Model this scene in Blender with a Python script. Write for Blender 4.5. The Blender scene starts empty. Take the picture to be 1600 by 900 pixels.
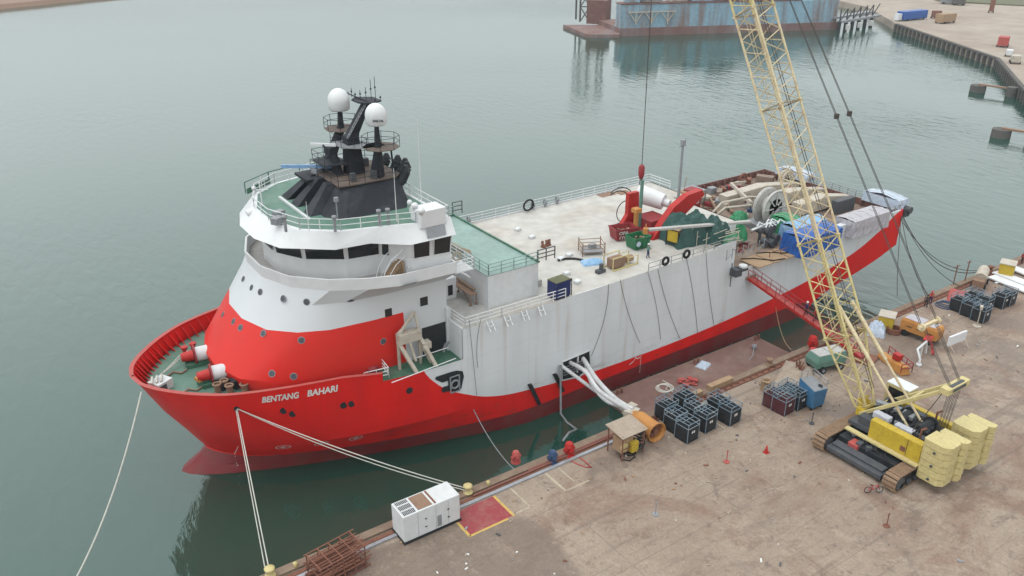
import bpy, bmesh, math, random
from mathutils import Vector, Matrix
random.seed(7)
R = math.radians
C = bpy.context.scene.collection
sc = bpy.context.scene

# ------------------------------------------------------------------ camera numbers
F, PH, VX, CH = 1300.0, 600.0, 2900.0, 50.0        # focal (px of 1600), horizon offset, quay vanishing point, height
pitch = math.atan(PH / F)
az = math.atan((VX - 800) * math.cos(pitch) / F)
fw = (math.cos(az), math.sin(az)); rt = (math.sin(az), -math.cos(az))
def ray(px, py):
    u = (px - 800) / F; v = (450 - py) / F
    c, s = math.cos(pitch), math.sin(pitch)
    h = c + v * s; z = -s + v * c
    return (fw[0]*h + rt[0]*u, fw[1]*h + rt[1]*u, z)
def at(px, py, z):
    r = ray(px, py); t = (z - CH) / r[2]; return Vector((r[0]*t, r[1]*t, z))
def aty(px, py, y):
    r = ray(px, py); t = y / r[1]; return Vector((r[0]*t, y, CH + r[2]*t))
def atx(px, py, x):
    r = ray(px, py); t = x / r[0]; return Vector((x, r[1]*t, CH + r[2]*t))
def V(*a): return Vector(a)

# ------------------------------------------------------------------ materials
MATS = {}
def nd(nt, t, **kw):
    n = nt.nodes.new(t)
    for k, v in kw.items(): setattr(n, k, v)
    return n
def paint(name, col, rough=0.5, metal=0.0, dirt=None, amt=0.35, scale=0.6, detail=6, streak=False, bump=0.0, spec=0.5, thr=(0.45, 0.75), var=.11):
    """paint with uneven tone and weathering patches that stay put on the surface"""
    K_ = .80 if sum(col) > .35 else 1.0; d_ = dirt if dirt else tuple(c*.45 for c in col); col = tuple(c*K_ for c in col); dirt = tuple(c*K_ for c in d_)
    m = bpy.data.materials.new(name); m.use_nodes = True; nt = m.node_tree
    b = nt.nodes['Principled BSDF']; b.inputs['Roughness'].default_value = rough; b.inputs['Metallic'].default_value = metal
    b.inputs['Specular IOR Level'].default_value = spec if spec > .5 else (.18 if max(col) < .12 else .3)
    geo = nd(nt, 'ShaderNodeNewGeometry')
    mp = nd(nt, 'ShaderNodeMapping'); nt.links.new(geo.outputs['Position'], mp.inputs['Vector'])
    if streak: mp.inputs['Scale'].default_value = (1, 1, 0.12)
    n1 = nd(nt, 'ShaderNodeTexNoise'); n1.inputs['Scale'].default_value = scale; n1.inputs['Detail'].default_value = detail; n1.inputs['Roughness'].default_value = 0.65
    nt.links.new(mp.outputs[0], n1.inputs['Vector'])
    mr = nd(nt, 'ShaderNodeMapRange'); mr.inputs['From Min'].default_value = thr[0]; mr.inputs['From Max'].default_value = thr[1]
    mr.inputs['To Max'].default_value = amt
    nt.links.new(n1.outputs['Fac'], mr.inputs['Value'])
    mx = nd(nt, 'ShaderNodeMix', data_type='RGBA'); nt.links.new(mr.outputs[0], mx.inputs[0])
    mx.inputs[6].default_value = (*col, 1)
    d = dirt if dirt else tuple(c * 0.45 for c in col)
    mx.inputs[7].default_value = (*d, 1)
    n2 = nd(nt, 'ShaderNodeTexNoise'); n2.inputs['Scale'].default_value = scale * 5; n2.inputs['Detail'].default_value = 4
    nt.links.new(geo.outputs['Position'], n2.inputs['Vector'])
    mr2 = nd(nt, 'ShaderNodeMapRange'); mr2.inputs['From Min'].default_value = 0.3; mr2.inputs['From Max'].default_value = 0.7
    mr2.inputs['To Min'].default_value = 1-var*1.25; mr2.inputs['To Max'].default_value = 1+var*.75
    nt.links.new(n2.outputs['Fac'], mr2.inputs['Value'])
    vm = nd(nt, 'ShaderNodeVectorMath', operation='SCALE'); nt.links.new(mx.outputs[2], vm.inputs[0]); nt.links.new(mr2.outputs[0], vm.inputs['Scale'])
    nt.links.new(vm.outputs[0], b.inputs['Base Color'])
    if bump:
        bp = nd(nt, 'ShaderNodeBump'); bp.inputs['Strength'].default_value = bump; bp.inputs['Distance'].default_value = 0.1
        nt.links.new(n2.outputs['Fac'], bp.inputs['Height']); nt.links.new(bp.outputs[0], b.inputs['Normal'])
    MATS[name] = m; return m
P = paint
P('white', (.72, .73, .74), .5, dirt=(.52, .48, .43), amt=.3, scale=.35, streak=True, var=.05)
P('white_clean', (.78, .78, .79), .4, dirt=(.68, .67, .65), amt=.25, scale=.2, var=.04)
P('grey_white', (.60, .58, .55), .5, dirt=(.36, .32, .28), amt=.6, scale=1.2)
P('cream', (.56, .50, .42), .5, dirt=(.3, .2, .12), amt=.5, scale=1.5)
P('boom_paint', (.68, .57, .27), .5, dirt=(.36, .24, .12), amt=.6, scale=.8)
P('boom_pale', (.72, .60, .38), .55, dirt=(.4, .22, .12), amt=.6, scale=.8)
P('yellow', (.60, .42, .04), .42, dirt=(.3, .2, .05), amt=.4, scale=1)
P('pale_yellow', (.66, .55, .26), .45, dirt=(.44, .34, .18), amt=.4, scale=.8)
P('orange', (.58, .26, .07), .5, dirt=(.3, .12, .05), amt=.45, scale=1.2)
P('red', (.50, .025, .02), .45, dirt=(.28, .03, .03), amt=.35, scale=.5)
P('red_dark', (.26, .03, .035), .55, dirt=(.14, .04, .03), amt=.5, scale=.7)
P('red_pale', (.48, .09, .08), .6, dirt=(.36, .16, .12), amt=.5, scale=1)
P('green_deck', (.11, .215, .165), .5, dirt=(.26, .33, .29), amt=.6, scale=.25)
P('green_deck_dark', (.045, .13, .085), .5, dirt=(.16, .22, .17), amt=.6, scale=.5)
P('green_pad', (.25, .36, .325), .35, dirt=(.35, .55, .48), amt=.5, scale=.3)
P('white_deck', (.57, .54, .50), .6, dirt=(.40, .31, .23), amt=.6, scale=.16, thr=(.48, .72))
P('grey_deck', (.50, .48, .46), .6, dirt=(.34, .30, .26), amt=.5, scale=.5)
P('brown_deck', (.26, .18, .14), .7, dirt=(.36, .30, .24), amt=.7, scale=.3)
P('maroon', (.15, .065, .055), .7, dirt=(.22, .14, .11), amt=.6, scale=.5)
P('rust', (.20, .085, .055), .8, dirt=(.12, .05, .04), amt=.7, scale=1.5, bump=.3)
P('rust_pale', (.30, .19, .13), .8, dirt=(.22, .11, .07), amt=.7, scale=1.5, bump=.3)
P('black', (.022, .024, .028), .5, dirt=(.05, .05, .05), amt=.5, scale=1)
P('mast_black', (.018, .020, .026), .6, dirt=(.07, .075, .08), amt=.5, scale=.6)
P('dark_grey', (.07, .075, .085), .5, dirt=(.13, .12, .11), amt=.5, scale=1.2)
P('grey', (.30, .31, .33), .5, dirt=(.2, .18, .16), amt=.5, scale=1)
P('steel', (.45, .46, .50), .35, metal=.4, dirt=(.25, .22, .2), amt=.5, scale=1)
P('rubber', (.02, .02, .02), .7)
P('navy', (.02, .03, .11), .4, dirt=(.05, .05, .08), amt=.4)
P('navy_rack', (.03, .06, .13), .5, dirt=(.1, .12, .16), amt=.4, scale=2)
P('track_tan', (.34, .22, .14), .8, dirt=(.2, .12, .08), amt=.7, scale=1.5, bump=.4)
P('blue_rail', (.17, .24, .30), .5, dirt=(.42, .44, .45), amt=.9, scale=1.2)
P('rack_maroon', (.075, .022, .028), .5, dirt=(.12, .06, .05), amt=.5)
P('pontoon_brown', (.17, .095, .08), .75, dirt=(.24, .17, .14), amt=.8, scale=.22, bump=.3)
P('sand_yard', (.42, .35, .29), .9, dirt=(.32, .23, .18), amt=.8, scale=.03)
P('tank_blue', (.06, .20, .38), .45, dirt=(.12, .2, .3), amt=.4)
P('tarp_blue', (.02, .10, .38), .4, dirt=(.05, .2, .6), amt=.5, bump=.5)
P('tarp_sky', (.26, .46, .70), .4, dirt=(.5, .62, .75), amt=.6, bump=.5)
P('tarp_pale', (.52, .60, .72), .45, dirt=(.62, .66, .72), amt=.6, scale=.8, bump=.5)
P('tarp_lilac', (.50, .47, .51), .6, dirt=(.48, .42, .46), amt=.5, bump=.3)
P('tarp_green', (.03, .25, .11), .5, dirt=(.12, .42, .2), amt=.6, bump=.5)
P('tarp_dark', (.035, .085, .075), .5, dirt=(.07, .12, .11), amt=.6, bump=.6)
P('green_box', (.02, .14, .06), .45, dirt=(.02, .07, .04), amt=.4)
P('teal_box', (.13, .27, .22), .5, dirt=(.2, .2, .16), amt=.5, scale=1)
P('wood', (.42, .28, .17), .75, dirt=(.25, .16, .1), amt=.6, scale=2)
P('sand', (.42, .34, .27), .85, dirt=(.34, .23, .16), amt=.6, scale=.8)
P('lilac_box', (.55, .56, .62), .5)
P('scanner_blue', (.25, .42, .68), .4)
P('rope', (.62, .60, .54), .8, dirt=(.4, .38, .33), amt=.5, scale=2)
P('wire', (.07, .06, .055), .6)
P('pipe_white', (.66, .65, .66), .5, dirt=(.4, .38, .36), amt=.6, scale=1.5)
P('skin', (.42, .24, .15), .6)
P('plat_brown', (.12, .085, .07), .7, dirt=(.18, .16, .14), amt=.6, scale=1)
P('coping', (.24, .165, .12), .85, dirt=(.36, .28, .2), amt=.7, scale=.5, bump=.4)
P('red_brown', (.26, .10, .075), .7, dirt=(.2, .12, .1), amt=.7, scale=1)
P('concrete_dark', (.14, .13, .12), .9, dirt=(.07, .07, .07), amt=.7, scale=.4, bump=.4)
P('barge_blue', (.30, .47, .58), .7, dirt=(.26, .17, .14), amt=.9, scale=.16, streak=True, thr=(.46, .64))
P('barge_rust', (.22, .12, .10), .8, dirt=(.34, .32, .34), amt=.7, scale=.12, streak=True)
P('pink_paint', (.34, .06, .07), .7, dirt=(.38, .24, .18), amt=.5, scale=1.0)
P('yellow_line', (.66, .44, .10), .7, dirt=(.38, .30, .22), amt=.8, scale=1.5)
P('line_faded', (.50, .42, .31), .8, dirt=(.34, .28, .22), amt=.9, scale=1.2)
P('mark_white', (.8, .79, .76), .6)
P('far_green', (.16, .16, .09), .9)
P('glass', (.010, .013, .016), .12, spec=.55)
P('lamp_green', (.25, .42, .2), .3)

def hull_mat():
    m = bpy.data.materials.new('hull_paint'); m.use_nodes = True; nt = m.node_tree
    b = nt.nodes['Principled BSDF']; b.inputs['Roughness'].default_value = .42; b.inputs['Specular IOR Level'].default_value = .22
    geo = nd(nt, 'ShaderNodeNewGeometry'); sp = nd(nt, 'ShaderNodeSeparateXYZ'); nt.links.new(geo.outputs['Position'], sp.inputs[0])
    def curve(pts):
        mu = nd(nt, 'ShaderNodeMath', operation='DIVIDE'); mu.inputs[1].default_value = 120; nt.links.new(sp.outputs[0], mu.inputs[0])
        fc = nd(nt, 'ShaderNodeFloatCurve'); cv = fc.mapping.curves[0]
        while len(cv.points) < len(pts): cv.points.new(.5, .5)
        for p, (x, z) in zip(cv.points, pts): p.location = (x/120, (z+2)/20)
        for p in cv.points: p.handle_type = 'AUTO_CLAMPED'
        fc.mapping.update(); nt.links.new(mu.outputs[0], fc.inputs['Value'])
        m1 = nd(nt, 'ShaderNodeMath', operation='MULTIPLY_ADD'); m1.inputs[1].default_value = 20; m1.inputs[2].default_value = -2
        nt.links.new(fc.outputs[0], m1.inputs[0])
        g = nd(nt, 'ShaderNodeMath', operation='GREATER_THAN'); nt.links.new(sp.outputs[2], g.inputs[0]); nt.links.new(m1.outputs[0], g.inputs[1])
        return g
    gw = curve([(0, 14), (29.5, 14), (30.6, 12), (31.4, 9.9), (32.1, 8.9), (33.9, 7.2), (35.7, 6.15), (38.5, 4.95), (41.5, 4.3), (47.5, 3.7), (52, 3.4), (59, 3.3), (69, 3.5), (78, 4.1), (89, 5.3), (97, 6.9), (103, 9.2), (108, 11.4), (120, 12)])
    gm = curve([(0, 1.7), (16, 1.75), (40, 1.7), (52, 1.9), (70, 2.0), (84, 2.2), (88, 2.0), (92, -1), (120, -1)])
    n1 = nd(nt, 'ShaderNodeTexNoise'); n1.inputs['Scale'].default_value = .35; n1.inputs['Detail'].default_value = 7
    mp = nd(nt, 'ShaderNodeMapping'); mp.inputs['Scale'].default_value = (1, 1, .3); nt.links.new(geo.outputs['Position'], mp.inputs[0]); nt.links.new(mp.outputs[0], n1.inputs['Vector'])
    mr = nd(nt, 'ShaderNodeMapRange'); mr.inputs['From Min'].default_value = .35; mr.inputs['From Max'].default_value = .75; nt.links.new(n1.outputs['Fac'], mr.inputs['Value'])
    def two(a, c):
        x = nd(nt, 'ShaderNodeMix', data_type='RGBA'); x.inputs[6].default_value = (*a, 1); x.inputs[7].default_value = (*c, 1); nt.links.new(mr.outputs[0], x.inputs[0]); return x
    red = two((.68, .015, .012), (.52, .015, .013)); mar = two((.17, .014, .018), (.15, .045, .040)); wh = two((.62, .63, .645), (.55, .56, .57))
    # rust runs and scuffs along the white topside
    n3 = nd(nt, 'ShaderNodeTexNoise'); n3.inputs['Scale'].default_value = 1.1; n3.inputs['Detail'].default_value = 3
    mp3 = nd(nt, 'ShaderNodeMapping'); mp3.inputs['Scale'].default_value = (1, 1, .05); nt.links.new(geo.outputs['Position'], mp3.inputs[0]); nt.links.new(mp3.outputs[0], n3.inputs['Vector'])
    mr3 = nd(nt, 'ShaderNodeMapRange'); mr3.inputs['From Min'].default_value = .60; mr3.inputs['From Max'].default_value = .72; mr3.inputs['To Max'].default_value = .35; nt.links.new(n3.outputs['Fac'], mr3.inputs['Value'])
    wr = nd(nt, 'ShaderNodeMix', data_type='RGBA'); wr.inputs[7].default_value = (.42, .36, .30, 1); nt.links.new(mr3.outputs[0], wr.inputs[0]); nt.links.new(wh.outputs[2], wr.inputs[6])
    a = nd(nt, 'ShaderNodeMix', data_type='RGBA'); nt.links.new(gm.outputs[0], a.inputs[0]); nt.links.new(mar.outputs[2], a.inputs[6]); nt.links.new(red.outputs[2], a.inputs[7])
    c = nd(nt, 'ShaderNodeMix', data_type='RGBA'); nt.links.new(gw.outputs[0], c.inputs[0]); nt.links.new(a.outputs[2], c.inputs[6]); nt.links.new(wr.outputs[2], c.inputs[7])
    # fender scrapes low on the side
    n4 = nd(nt, 'ShaderNodeTexNoise'); n4.inputs['Scale'].default_value = 1.6; n4.inputs['Detail'].default_value = 6; n4.inputs['Roughness'].default_value = .7
    mp4 = nd(nt, 'ShaderNodeMapping'); mp4.inputs['Scale'].default_value = (.28, 1, 1.6); nt.links.new(geo.outputs['Position'], mp4.inputs[0]); nt.links.new(mp4.outputs[0], n4.inputs['Vector'])
    r4 = nd(nt, 'ShaderNodeMapRange'); r4.inputs['From Min'].default_value = .56; r4.inputs['From Max'].default_value = .66; r4.inputs['To Max'].default_value = .75; nt.links.new(n4.outputs['Fac'], r4.inputs['Value'])
    bz = nd(nt, 'ShaderNodeMapRange'); bz.inputs['From Min'].default_value = 5.0; bz.inputs['From Max'].default_value = 2.5; nt.links.new(sp.outputs[2], bz.inputs['Value'])
    m4 = nd(nt, 'ShaderNodeMath', operation='MULTIPLY'); nt.links.new(r4.outputs[0], m4.inputs[0]); nt.links.new(bz.outputs[0], m4.inputs[1])
    c4 = nd(nt, 'ShaderNodeMix', data_type='RGBA'); c4.inputs[7].default_value = (.13, .045, .04, 1); nt.links.new(m4.outputs[0], c4.inputs[0]); nt.links.new(c.outputs[2], c4.inputs[6])
    # plate seams
    ls = []
    for ax, per, w_ in ((0, 3.6, .035), (2, 1.25, .03)):
        a_ = nd(nt, 'ShaderNodeMath', operation='PINGPONG'); a_.inputs[1].default_value = per; nt.links.new(sp.outputs[ax], a_.inputs[0])
        l_ = nd(nt, 'ShaderNodeMath', operation='LESS_THAN'); l_.inputs[1].default_value = w_; nt.links.new(a_.outputs[0], l_.inputs[0]); ls.append(l_)
    mj = nd(nt, 'ShaderNodeMath', operation='MAXIMUM'); nt.links.new(ls[0].outputs[0], mj.inputs[0]); nt.links.new(ls[1].outputs[0], mj.inputs[1])
    mk = nd(nt, 'ShaderNodeMapRange'); mk.inputs['To Min'].default_value = 1.0; mk.inputs['To Max'].default_value = .91; nt.links.new(mj.outputs[0], mk.inputs['Value'])
    vs_ = nd(nt, 'ShaderNodeVectorMath', operation='SCALE'); nt.links.new(c4.outputs[2], vs_.inputs[0]); nt.links.new(mk.outputs[0], vs_.inputs['Scale'])
    nt.links.new(vs_.outputs[0], b.inputs['Base Color'])
    n5 = nd(nt, 'ShaderNodeTexNoise'); n5.inputs['Scale'].default_value = .9; n5.inputs['Detail'].default_value = 2; nt.links.new(geo.outputs['Position'], n5.inputs['Vector'])
    bp = nd(nt, 'ShaderNodeBump'); bp.inputs['Strength'].default_value = .25; bp.inputs['Distance'].default_value = .12; nt.links.new(n5.outputs['Fac'], bp.inputs['Height']); nt.links.new(bp.outputs[0], b.inputs['Normal'])
    MATS['hull_paint'] = m
hull_mat()
def house_mat():
    m = bpy.data.materials.new('house_paint'); m.use_nodes = True; nt = m.node_tree
    b = nt.nodes['Principled BSDF']; b.inputs['Roughness'].default_value = .45; b.inputs['Specular IOR Level'].default_value = .25
    geo = nd(nt, 'ShaderNodeNewGeometry'); sp = nd(nt, 'ShaderNodeSeparateXYZ'); nt.links.new(geo.outputs['Position'], sp.inputs[0])
    g = nd(nt, 'ShaderNodeMath', operation='LESS_THAN'); g.inputs[1].default_value = 15.3; nt.links.new(sp.outputs[2], g.inputs[0])
    g2 = nd(nt, 'ShaderNodeMath', operation='LESS_THAN'); g2.inputs[1].default_value = 30.9; nt.links.new(sp.outputs[0], g2.inputs[0])
    mu = nd(nt, 'ShaderNodeMath', operation='MULTIPLY'); nt.links.new(g.outputs[0], mu.inputs[0]); nt.links.new(g2.outputs[0], mu.inputs[1])
    n1 = nd(nt, 'ShaderNodeTexNoise'); n1.inputs['Scale'].default_value = .4; n1.inputs['Detail'].default_value = 6
    nt.links.new(geo.outputs['Position'], n1.inputs['Vector'])
    def two(a, c):
        x = nd(nt, 'ShaderNodeMix', data_type='RGBA'); x.inputs[6].default_value = (*a, 1); x.inputs[7].default_value = (*c, 1); nt.links.new(n1.outputs['Fac'], x.inputs[0]); return x
    rd = two((.62, .016, .011), (.50, .030, .022)); wh = two((.55, .56, .575), (.50, .51, .52))
    x = nd(nt, 'ShaderNodeMix', data_type='RGBA'); nt.links.new(mu.outputs[0], x.inputs[0]); nt.links.new(wh.outputs[2], x.inputs[6]); nt.links.new(rd.outputs[2], x.inputs[7])
    nt.links.new(x.outputs[2], b.inputs['Base Color']); MATS['house_paint'] = m
house_mat()

def quay_mat():
    m = bpy.data.materials.new('quay_concrete'); m.use_nodes = True; nt = m.node_tree
    b = nt.nodes['Principled BSDF']; b.inputs['Roughness'].default_value = .85
    geo = nd(nt, 'ShaderNodeNewGeometry')
    def noise(scale, det, rough=.6, vec=None, dist=0):
        n = nd(nt, 'ShaderNodeTexNoise'); n.inputs['Scale'].default_value = scale; n.inputs['Detail'].default_value = det; n.inputs['Roughness'].default_value = rough; n.inputs['Distortion'].default_value = dist
        nt.links.new(vec or geo.outputs['Position'], n.inputs['Vector']); return n
    def ramp(n, a, c, lo=0, hi=1):
        r = nd(nt, 'ShaderNodeMapRange'); r.inputs['From Min'].default_value = a; r.inputs['From Max'].default_value = c; r.inputs['To Min'].default_value = lo; r.inputs['To Max'].default_value = hi
        nt.links.new(n.outputs['Fac'], r.inputs['Value']); return r
    def mix(f, a, c):
        x = nd(nt, 'ShaderNodeMix', data_type='RGBA'); nt.links.new(f.outputs[0], x.inputs[0])
        for i, s in ((6, a), (7, c)):
            if isinstance(s, tuple): x.inputs[i].default_value = (*s, 1)
            else: nt.links.new(s, x.inputs[i])
        return x.outputs[2]
    base = mix(ramp(noise(.10, 8), .35, .65), (0.229, 0.185, 0.152), (0.289, 0.244, 0.204))
    base = mix(ramp(noise(.13, 8, .72, dist=.8), .47, .62, 0, .8), base, (0.185, 0.122, 0.096))     # reddish mud
    base = mix(ramp(noise(.55, 10, .8, dist=.6), .54, .64, 0, .75), base, (0.111, 0.085, 0.074))   # oil and tyre dirt
    base = mix(ramp(noise(.30, 9, .75, dist=1.0), .57, .68, 0, .6), base, (0.340, 0.296, 0.252))       # dusty pale patches
    mp = nd(nt, 'ShaderNodeMapping'); mp.inputs['Rotation'].default_value = (0, 0, .5); mp.inputs['Scale'].default_value = (.12, 1.6, 1); nt.links.new(geo.outputs['Position'], mp.inputs[0])
    base = mix(ramp(noise(1.0, 7, .7, mp.outputs[0], .5), .56, .66, 0, .45), base, (0.126, 0.100, 0.089)) # drag marks
    mp6 = nd(nt, 'ShaderNodeMapping'); mp6.inputs['Rotation'].default_value = (0, 0, -.35); mp6.inputs['Scale'].default_value = (.05, .9, 1); nt.links.new(geo.outputs['Position'], mp6.inputs[0])
    base = mix(ramp(noise(1.0, 4, .55, mp6.outputs[0], .8), .60, .66, 0, .45), base, (.13, .105, .092))
    dampn = noise(.07, 7, .7, dist=.5); damp = ramp(dampn, .51, .58, 0, .7); base = mix(damp, base, (.135, .105, .088))
    rr = nd(nt, 'ShaderNodeMapRange'); rr.inputs['To Min'].default_value = .88; rr.inputs['To Max'].default_value = .45; nt.links.new(damp.outputs[0], rr.inputs['Value']); nt.links.new(rr.outputs[0], b.inputs['Roughness'])
    base = mix(ramp(noise(1.5, 8, .8, dist=.4), .55, .66, 0, .7), base, (.14, .105, .085))
    base = mix(ramp(noise(.9, 9, .8, dist=.3), .56, .68, 0, .5), base, (.36, .30, .245))
    n = noise(4.5, 8, .85); sc_ = ramp(n, .3, .7, .68, 1.22)
    vm = nd(nt, 'ShaderNodeVectorMath', operation='SCALE'); nt.links.new(base, vm.inputs[0]); nt.links.new(sc_.outputs[0], vm.inputs['Scale'])
    # slab joints
    sp = nd(nt, 'ShaderNodeSeparateXYZ'); nt.links.new(geo.outputs['Position'], sp.inputs[0])
    js = []
    for ax, per in ((0, 12.0), (1, 9.0)):
        a = nd(nt, 'ShaderNodeMath', operation='PINGPONG'); a.inputs[1].default_value = per/2; nt.links.new(sp.outputs[ax], a.inputs[0])
        l = nd(nt, 'ShaderNodeMath', operation='LESS_THAN'); l.inputs[1].default_value = .05; nt.links.new(a.outputs[0], l.inputs[0]); js.append(l)
    mxj = nd(nt, 'ShaderNodeMath', operation='MAXIMUM'); nt.links.new(js[0].outputs[0], mxj.inputs[0]); nt.links.new(js[1].outputs[0], mxj.inputs[1])
    fj = nd(nt, 'ShaderNodeMath', operation='MULTIPLY'); fj.inputs[1].default_value = .35; nt.links.new(mxj.outputs[0], fj.inputs[0])
    wv = nd(nt, 'ShaderNodeVectorMath', operation='MULTIPLY'); wv.inputs[1].default_value = (1.08, 1.0, .93); nt.links.new(vm.outputs[0], wv.inputs[0])
    out = mix(fj, wv.outputs[0], (0.104, 0.089, 0.074))
    nt.links.new(out, b.inputs['Base Color'])
    bp = nd(nt, 'ShaderNodeBump'); bp.inputs['Strength'].default_value = .35; bp.inputs['Distance'].default_value = .05
    nt.links.new(n.outputs['Fac'], bp.inputs['Height']); nt.links.new(bp.outputs[0], b.inputs['Normal'])
    MATS['quay_concrete'] = m
quay_mat()
def water_mat():
    m = bpy.data.materials.new('harbour_water'); m.use_nodes = True; nt = m.node_tree
    b = nt.nodes['Principled BSDF']; b.inputs['Roughness'].default_value = .06; b.inputs["IOR"].default_value = 1.78
    b.inputs['Base Color'].default_value = (.012, .052, .038, 1)
    geo = nd(nt, 'ShaderNodeNewGeometry')
    big = nd(nt, 'ShaderNodeTexNoise'); big.inputs['Scale'].default_value = .012; big.inputs['Detail'].default_value = 3; nt.links.new(geo.outputs['Position'], big.inputs['Vector'])
    amp = nd(nt, 'ShaderNodeMapRange'); amp.inputs['From Min'].default_value = .4; amp.inputs['From Max'].default_value = .65; amp.inputs['To Min'].default_value = .25; amp.inputs['To Max'].default_value = 1.0
    nt.links.new(big.outputs['Fac'], amp.inputs['Value'])
    mp = nd(nt, 'ShaderNodeMapping'); mp.inputs['Rotation'].default_value = (0, 0, -az + R(8)); mp.inputs['Scale'].default_value = (1.0, .42, 1); nt.links.new(geo.outputs['Position'], mp.inputs[0])
    n1 = nd(nt, 'ShaderNodeTexNoise'); n1.inputs['Scale'].default_value = .55; n1.inputs['Detail'].default_value = 5; n1.inputs['Roughness'].default_value = .5; n1.inputs['Distortion'].default_value = .4
    nt.links.new(mp.outputs[0], n1.inputs['Vector'])
    mu = nd(nt, 'ShaderNodeMath', operation='MULTIPLY'); nt.links.new(n1.outputs['Fac'], mu.inputs[0]); nt.links.new(amp.outputs[0], mu.inputs[1])
    bp = nd(nt, 'ShaderNodeBump'); bp.inputs['Strength'].default_value = .55; bp.inputs['Distance'].default_value = .55
    nt.links.new(mu.outputs[0], bp.inputs['Height']); nt.links.new(bp.outputs[0], b.inputs['Normal'])
    sx = nd(nt, 'ShaderNodeSeparateXYZ'); nt.links.new(geo.outputs['Position'], sx.inputs[0])
    lane = nd(nt, 'ShaderNodeMath', operation='MULTIPLY_ADD'); lane.inputs[1].default_value = -.55; nt.links.new(sx.outputs[1], lane.inputs[0]); nt.links.new(sx.outputs[0], lane.inputs[2])
    wn = nd(nt, 'ShaderNodeMath', operation='MULTIPLY_ADD'); wn.inputs[1].default_value = 90; nt.links.new(big.outputs['Fac'], wn.inputs[0]); nt.links.new(lane.outputs[0], wn.inputs[2])
    lr = nd(nt, 'ShaderNodeMapRange'); lr.inputs['From Min'].default_value = 40; lr.inputs['From Max'].default_value = 150; nt.links.new(wn.outputs[0], lr.inputs['Value'])
    ro = nd(nt, 'ShaderNodeMapRange'); ro.inputs['To Min'].default_value = .07; ro.inputs['To Max'].default_value = .04; nt.links.new(lr.outputs[0], ro.inputs['Value']); nt.links.new(ro.outputs[0], b.inputs['Roughness'])
    bs_ = nd(nt, 'ShaderNodeMapRange'); bs_.inputs['To Min'].default_value = .26; bs_.inputs['To Max'].default_value = .50; nt.links.new(lr.outputs[0], bs_.inputs['Value']); nt.links.new(bs_.outputs[0], bp.inputs['Strength'])
    MATS['harbour_water'] = m
water_mat()

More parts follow.
